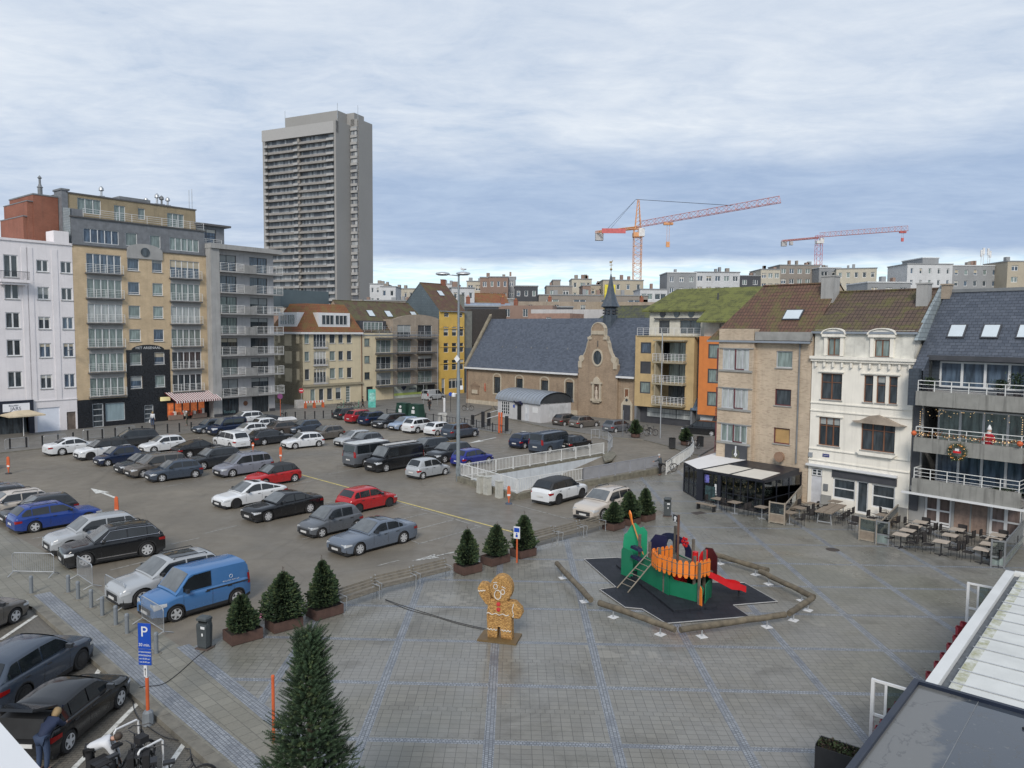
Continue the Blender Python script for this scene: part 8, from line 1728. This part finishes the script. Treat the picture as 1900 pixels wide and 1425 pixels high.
p=G(1541,965,.0); r=thing('long_table','long wooden plank table on white trestle legs before the white house','table',p,radians(50)); MB().box((-1.5,-.5,.72),(1.5,-.02,.78)).box((-1.5,.02,.72),(1.5,.5,.78)).build('table_top',tw,r)
for x in (-1.25,1.25): MB().tube([(x,-.42,0),(x,-.35,.72)],.035,4).tube([(x,.42,0),(x,.35,.72)],.035,4).box((x-.03,-.4,.1),(x+.03,.4,.16)).build('trestle',steel,r)
for i,(dx,dy,s_) in enumerate(((-.9,-.85,1),(0,-.85,1),(.9,-.85,1),(-.9,.85,-1),(0,.85,-1),(.9,.85,-1))):
    c,s=cos(radians(50)),sin(radians(50)); q=p+Vector((dx*c-dy*s,dx*s+dy*c,0)); place(C0,q,radians(50)+(pi if s_>0 else 0),['near left','near middle','near right','far left','far middle','far right'][i]+' chair at the long plank table','chairs at the long plank table')
for x,y,l in ((1583,985,'single rattan chair left of the second wooden screen'),(1600,950,'rattan chair behind the second wooden screen'),(1640,965,'rattan chair on the dark steps by the screen rail'),(1652,955,'rattan chair farthest back beside the cafe corner')): place(C0,G(x,y),random.uniform(0,6),l,'loose rattan chairs')
# wind screens
scG=mat('screen_wood',(.27,.235,.19),.8,var=.2,sc=4)
def screen(a,b,h_,label,solid=.55,m=None):
    p,q=G(*a),G(*b); L=(q-p).length; r=thing('wind_screen',label,'screen',p,atan2(q.y-p.y,q.x-p.x),'terrace wind screens'); m=m or scG
    for x in (0,L): MB().box((x-.04,-.04,0),(x+.04,.04,h_)).build('post',m,r)
    MB().box((.04,-.03,.05),(L-.04,.03,.12)).box((.04,-.03,solid),(L-.04,.03,solid+.07)).box((.04,-.03,h_-.1),(L-.04,.03,h_-.03)).build('rails',m,r); MB().box((.04,-.012,.12),(L-.04,.012,solid)).build('board',tw if m is scG else gC,r); MB().box((.04,-.006,solid+.07),(L-.04,.006,h_-.1)).build('glass',glT,r)
screen((1427,969.5),(1455,974),1.35,'first wood framed wind screen right of the pavilion'); screen((1455,974),(1494,925),1.3,'side wind screen running from the first wooden screen to the wall',.6)
screen((1594,1002),(1624,1008),1.35,'second wood framed wind screen before the cafe door'); screen((1625,1009.5),(1648,1013),1.35,'third wind screen with round white sticker',.55,lead); screen((1625,1009.5),(1681,950),1.1,'wind screen rail climbing to the corner of the white house',.5); screen((1838,1051),(1863,1054),1.4,'right wind screen of the pale table terrace',.5,lead); screen((1863,1054),(1925,975),1.4,'wind screen running back along the right edge',.45,lead)
# ================================================================ balcony christmas decorations
cxm=FW.W(9.6,-1.28,4.95); r=thing('wreath','big decorated christmas wreath hanging on the middle balcony','wreath',cxm,fa); R=random.Random(2)
mb=MB()
for i in range(900):
    a_=R.random()*2*pi; q=.42+R.gauss(0,.07); c=Vector((q*cos(a_),R.gauss(0,.05),q*sin(a_))); d=Vector((R.uniform(-1,1),R.uniform(-1,.3),R.uniform(-1,1))).normalized()*.09; s=d.cross(Vector((.3,.5,.8))).normalized()*.02; mb.add([c-s,c+d,c+s],[(0,1,2)])
mb.build('greenery',needle[2],r,fix=False); q=MB(); [q.cb((.42*cos(a_)+R.gauss(0,.03),-.1,.42*sin(a_)),(.07,.05,.07)) for a_ in [R.random()*6.28 for _ in range(16)]]; q.build('baubles',mat('bauble_copper',(.6,.25,.06),.3,.5),r); q=MB(); [q.cb((.44*cos(a_),-.13,.44*sin(a_)),(.025,.025,.025)) for a_ in [k*.5 for k in range(12)]]; q.build('fairy_lights',wl,r); MB().box((-.2,-.1,-.06),(.2,-.06,.06)).build('ribbon',red2,r); MB().box((-.1,-.1,.06),(.1,-.06,.2)).build('gnome',fW,r)
r=thing('garland','orange and green light garland along the middle balcony rail','garland',FW.W(7.2,-1.18,6.0),fa); mb=MB(); q=MB()
for i in range(900):
    x=R.random()*5.5; c=Vector((x,R.gauss(0,.05),-.12-.14*abs(sin(x*2.4))+R.gauss(0,.06))); d=Vector((R.uniform(-1,1),R.uniform(-1,1),R.uniform(-1,1))).normalized()*.08; s=d.cross(Vector((.3,.5,.8))).normalized()*.022; mb.add([c-s,c+d,c+s],[(0,1,2)],R.choice([0,1]))
for i in range(46): x=R.random()*5.5; q.cb((x,-.07,-.12-.14*abs(sin(x*2.4))+R.gauss(0,.05)),(.03,.03,.03))
mb.build('greenery',[needle[2],mat('garland_orange',(.35,.12,.04),.7)],r,fix=False); q.build('fairy_lights',wl,r)
for x in (0,5.45): MB().lathe([(.01,-.16),(.12,-.1),(.16,0),(.12,.1),(.01,.16)],12,c=(x,-.1,-.22)).build('lantern_ball',orangeP,r)
r=thing('light_curtain','warm fairy lights hung above the decorated balcony','fairy lights',FW.W(7.3,-.85,7.25),fa); q=MB(); [q.cb((R.random()*5.3,R.gauss(0,.1),-R.random()**2*.5),(.025,.025,.025)) for _ in range(34)]; [q.cb((x,0,-.2-k*.13),(.03,.03,.03)) for x in (.05,5.3) for k in range(12)]; q.build('bulbs',wl,r)
p=FW.W(11.0,-.75,5.0); r=thing('santa_figure','life size santa claus figure in red on the decorated balcony','santa figure',p,fa)
MB().lathe([(.17,.0),(.2,.4),(.23,.75),(.2,1.05),(.08,1.15)],14).build('body',mat('santa_red',(.45,.015,.03),.8),r,50); MB().lathe([(.01,1.12),(.10,1.17),(.115,1.27),(.09,1.36),(.01,1.4)],12).build('head',skinM,r,60); MB().lathe([(.12,1.34),(.125,1.40),(.12,1.40)],12).lathe([(.01,1.02),(.09,1.08),(.12,1.2),(.05,1.24)],10,c=(0,-.05,0)).lathe([(.235,.02),(.235,.12),(.2,.12)],14).build('beard_and_trim',fW,r); MB().lathe([(.12,1.38),(.08,1.5),(.02,1.62)],10).build('hat',fW,r)
for s_ in (-1,1): MB().tube([(s_*.18,0,1.0),(s_*.28,-.05,.8),(s_*.25,-.22,.68)],[.07,.06,.05],8).build('arm',MATS['santa_red'],r); MB().lathe([(.01,-.05),(.055,0),(.01,.05)],8,c=(s_*.25,-.25,.66)).build('glove',fW,r)
for i,(x,z,l) in enumerate(((12.2,8.45,'bushy green plant right on the top balcony'),(11.4,8.45,'smaller green plant on the top balcony'),(7.7,8.45,'small green plant left on the top balcony'),(12.0,2.6,'trailing green plant on the lowest balcony'),(11.5,2.6,'second green plant on the lowest balcony'))):
    o=thing('balcony_plant',l,'plant',FW.W(x,-.6,z-.3),0,'plants on the right balconies'); R=random.Random(i+9); mb=MB(); hh=(1.3,.8,.7,.6,.5)[i]; ww=(.4,.3,.25,.45,.3)[i]
    for k in range(420):
        c=Vector((R.gauss(0,ww*.55),R.gauss(0,.18),.35+hh*(.15+.85*R.random())*.8)); d=Vector((R.uniform(-1,1),R.uniform(-1,1),R.uniform(-.3,1))).normalized()*.14; s=d.cross(Vector((.3,.5,.8))).normalized()*.03; mb.add([c-s,c+d,c+s],[(0,1,2)])
    mb.build('leaves',mat('leaf_dark',(.035,.06,.03),.7,var=.5,sc=5),o,fix=False); MB().lathe([(.14,0),(.2,.35),(.18,.35),(.01,.3)],10).build('pot',mat('pot_dark',(.05,.045,.05),.6),o)
# ================================================================ near terrace roofs below the camera
a0=G(1718,1262,3.0); a1=G(1866,1058,3.0); TFr=Frame((a0.x,a0.y,0),ang=atan2(a1.y-a0.y,a1.x-a0.x)); Lr=(a1-a0).length; 
def tthing(n,l,c,x=0,y=0,z=0,g=None): p=TFr.W(x,y,z); return thing(n,l,c,p,TFr.a,g)
r=tthing('terrace_canopy','long white louvred terrace canopy with mossy edges at the right','canopy')
whR=mat('canopy_white',(.62,.63,.62),.45,var=.06,sc=.8); whD=mat('canopy_panel',(.60,.61,.585),.4,var=.1,sc=.7,streak=.0); mossE=mat('canopy_grime',(.36,.35,.24),.8,var=.5,sc=4)
MB().box((-.3,-.0,2.82),(Lr+.05,-.28,3.0)).build('front_beam',whR,r); MB().box((-.3,-.46,2.80),(Lr+.05,-.28,2.84)).build('gutter',mat('gutter_dark',(.09,.10,.11),.5,var=.4,sc=5),r); MB().box((Lr-.02,-9,2.84),(Lr+.12,-.28,3.02)).build('end_beam',whR,r)
mb=MB(); n=int(Lr/.95); 
for i in range(n+1): x0_=Lr-(i+1)*.95; mb.box((x0_+.006,-9,2.86),(x0_+.944,-.48,2.93))
mb.build('roof_panel',whD,r); mb=MB(); 
for i in range(n+2): x0_=Lr-i*.95; mb.tube([(x0_,-9,2.95),(x0_,-.45,2.95)],.014,6)
mb.build('support_rods',steel,r); mb=MB(); [mb.box((Lr-(i+1)*.95+.03,-.74,2.931),(Lr-(i+1)*.95+.92,-.49,2.936)) for i in range(n+1)]; m,t=new_mat('grime_fade'); v=objc(t); nn=t.noise(v,3,5,.7); t.bsdf(t.mix(t.ramp(nn,.4,.65),(.58,.59,.56),(.30,.30,.17)),.7); mb.build('grime_strip',MATS['grime_fade'],r)
# dark glass roof
b0=G(1700,1262,3.08); b1=G(1590,1425,3.08); I_=TFr.L(b0); J_=TFr.L(b1)
r=tthing('glass_terrace_roof','black framed wet glass terrace roof at the bottom right','canopy')
y0_=I_.y+.05; xe=I_.x; ang_=atan2((b1-b0).y,(b1-b0).x)
m,t=new_mat('wet_glass_roof'); v=objc(t); v2=t.map(v,sc=(.55,.55,1)); n1=t.noise(v2,1.3,5,.6,.5); edge=t.ramp(t.m('ABSOLUTE',t.m('SUBTRACT',n1,.50)),.0,.012,1,0)
sx_=t.n('ShaderNodeSeparateXYZ',{0:v}); near=t.ramp(t.m('ADD',t.m('MULTIPLY',sx_.outputs[1],-1),t.m('MULTIPLY',n1,2.2)),1.9,2.1); c=t.mix(near,(.13,.13,.125),(.05,.06,.075)); c=t.mix(t.m('MULTIPLY',edge,.7),c,(.05,.05,.05)); pud=t.ramp(n1,.42,.56)
sp=t.noise(v,7,4,.7); c=t.mix(t.ramp(sp,.62,.75,0,.5),c,(.22,.22,.2)); t.bsdf(c,t.mix(near,(.22,.22,.22),(.05,.05,.05)),spec=.8); gr=MATS['wet_glass_roof']
MB().box((-14,-9,3.0),(xe-.1,y0_-.02,3.03)).build('glass_sheet',gr,r)
MB().box((-14,y0_-.14,2.9),(xe,y0_,3.12)).box((xe-.12,-9,2.9),(xe,y0_-.14,3.12)).build('frame',mat('frame_blueblack',(.012,.018,.035),.35),r); mb=MB(); [mb.box((-14+0,y0_-1.4*k-.02,3.031),(xe-.12,y0_-1.4*k+.0,3.036)) for k in range(1,5)]; mb.build('glazing_joint',lead,r)
MB().tube([(-.9+xe,-2.2,3.05),(-.82+xe,-2.25,3.06)],.03,5).build('snail',blackS,r)
# white screens under the canopies, red chairs, planter
for px,py,l in ((1790,1172,'white framed glass screen standing out under the long canopy'),(1612,1385,'white framed glass screen standing out under the dark glass roof')):
    p=G(px,py); r=thing('white_screen',l,'screen',p,TFr.a-pi/2,'white terrace screens')
    MB().box((0,-.05,0),(.09,.05,2.0)).build('post',fW,r); MB().box((.09,-.03,1.93),(2.2,.03,2.0)).box((.09,-.03,.95),(2.2,.03,1.02)).box((.35,-.02,.05),(.42,.02,1.93)).build('frame',fW,r); MB().box((.42,-.01,.05),(2.2,.01,.95)).build('lower_panel',mat('panel_milky',(.38,.40,.45),.4),r); MB().box((.42,-.008,1.02),(2.2,.008,1.93)).build('glass',glT,r)
rc=mat('chair_red',(.30,.03,.045),.45,var=.1)
def redchair():
    r=thing('red_chair','','chair'); mb=MB(); rings=[]
    for z,w in ((.46,.21),(.6,.23),(.75,.22),(.84,.19)): rings.append([(-w*cos(pi*i/10)*1.0,.18*sin(pi*i/10)*1.1,z+.05*sin(pi*i/10)) for i in range(11)])
    mb.grid(rings); mb.build('shell',rc,r,60,fix=False); q=MB().tube([(-.19,0,.85),(-.14,.14,.87),(0,.2,.89),(.14,.14,.87),(.19,0,.85)],.016,5).tube([(-.08,.17,.5),(-.08,.19,.86)],.012,4).tube([(.08,.17,.5),(.08,.19,.86)],.012,4); q.build('rim',rc,r); MB().lathe([(.01,.44),(.22,.44),(.22,.47),(.01,.47)],14).build('seat',rc,r)
    for x,y in ((-.16,-.14),(.16,-.14),(-.16,.15),(.16,.15)): MB().tube([(x*1.2,y*1.2,0),(x,y,.45)],.014,5).build('leg',rc,r)
    return r
R0=redchair()
for i,(px,py,l) in enumerate(((1784,1150,'red chair highest in the row beside the white screen'),(1776,1158,'second red chair from the top'),(1771,1175,'third red chair from the top'),(1760,1190,'fourth red chair from the top'),(1748,1208,'fifth red chair from the top'),(1737,1224,'sixth red chair from the top'),(1722,1243,'seventh red chair from the top'),(1706,1262,'lowest red chair before the dark glass roof'),(1664,1300,'upper small red chair beside the dark glass roof'),(1652,1313,'middle red chair beside the dark glass roof'),(1638,1333,'lowest red chair beside the dark glass roof'),(1629,1345,'red chair behind the white screen post'))):
    p=G(px+7,py+5,.8); p.z=.006; o_=place(R0,p,TFr.a+.35*random.uniform(-1,1),l,'red terrace chairs under the canopies'); o_.scale=(.84,.84,.88)
pc=[G(1518,1372,1.0),G(1605,1400,1.0)]; p=pc[0]; q=pc[1]; r=thing('black_planter','black planter box of winter plants at the bottom edge','planter',(p.x,p.y,0),atan2(q.y-p.y,q.x-p.x)); MB().box((0,-.02,0),(1.8,.02,1.0)).box((0,-.5,0),(.02,-.02,1.0)).box((0,-.52,0),(1.8,-.5,.95)).build('box',blackS,r); r.children[0].location=(0,.25,0)
MB().box((.02,-.25,.6),(1.78,.22,.85)).build('soil',soil,r); R=random.Random(3); mb=MB()
for k in range(900): c=Vector((R.random()*1.75,R.uniform(-.2,.2),.85+R.random()*.2)); d=Vector((R.uniform(-1,1),R.uniform(-1,1),R.uniform(0,1))).normalized()*.07; s=d.cross(Vector((.3,.5,.8))).normalized()*.025; mb.add([c-s,c+d,c+s],[(0,1,2)],R.choice((0,0,1)))
mb.build('plants',[mat('plant_winter',(.05,.075,.025),.8,var=.4),mat('plant_brown',(.09,.06,.045),.8)],r,fix=False)
# window ledge of the camera's own building
e0=G(0,1340,10.3); e1=G(75,1425,10.3); d=(e1-e0).normalized(); n=Vector((-d.y,d.x,0)); n=n if n.y<0 else -n
mb=MB(); A_=e0-d*3; B_=e1+d*.9; mb.add([(*A_[:2],10.1),(*B_[:2],10.1),(*(B_+n*1.2)[:2],10.1),(*(A_+n*1.2)[:2],10.1),(*A_[:2],10.3),(*B_[:2],10.3),(*(B_+n*1.2)[:2],10.3),(*(A_+n*1.2)[:2],10.3)],[(0,3,2,1),(4,5,6,7),(0,1,5,4),(1,2,6,5),(2,3,7,6),(3,0,4,7)])
tag(mb.build('balcony_ledge',mat('ledge_white',(.66,.67,.68),.6,var=.04)),'white smooth ledge in the bottom left corner close to the camera','ledge')
# diner inside the pavilion
p=FW.W(-4.3,py0+1.0,0); person('diner in a beige sweater sitting behind the pavilion glass',(p.x,p.y,-.35),fa+2.6,mat('cloth_beige',(.30,.25,.20),.85),blk,hBr,squat=.0,bend=.25)
SC.objects['person.007'].location.z=.0
one('manhole_cover',MB().box((-.45,-.3,.008),(.45,.3,.013)),mat('iron_rust',(.05,.04,.035),.7),'rectangular iron cover in the paving before the pavilion','manhole cover',G(1296,952),.5)
one('manhole_cover',MB().lathe([(.01,.009),(.35,.013),(.36,.009)],20),MATS['iron_rust'],'round dark cover in the paving below the long table','manhole cover',G(1545,1020),0)
for nm in list(SC.objects):
    pass
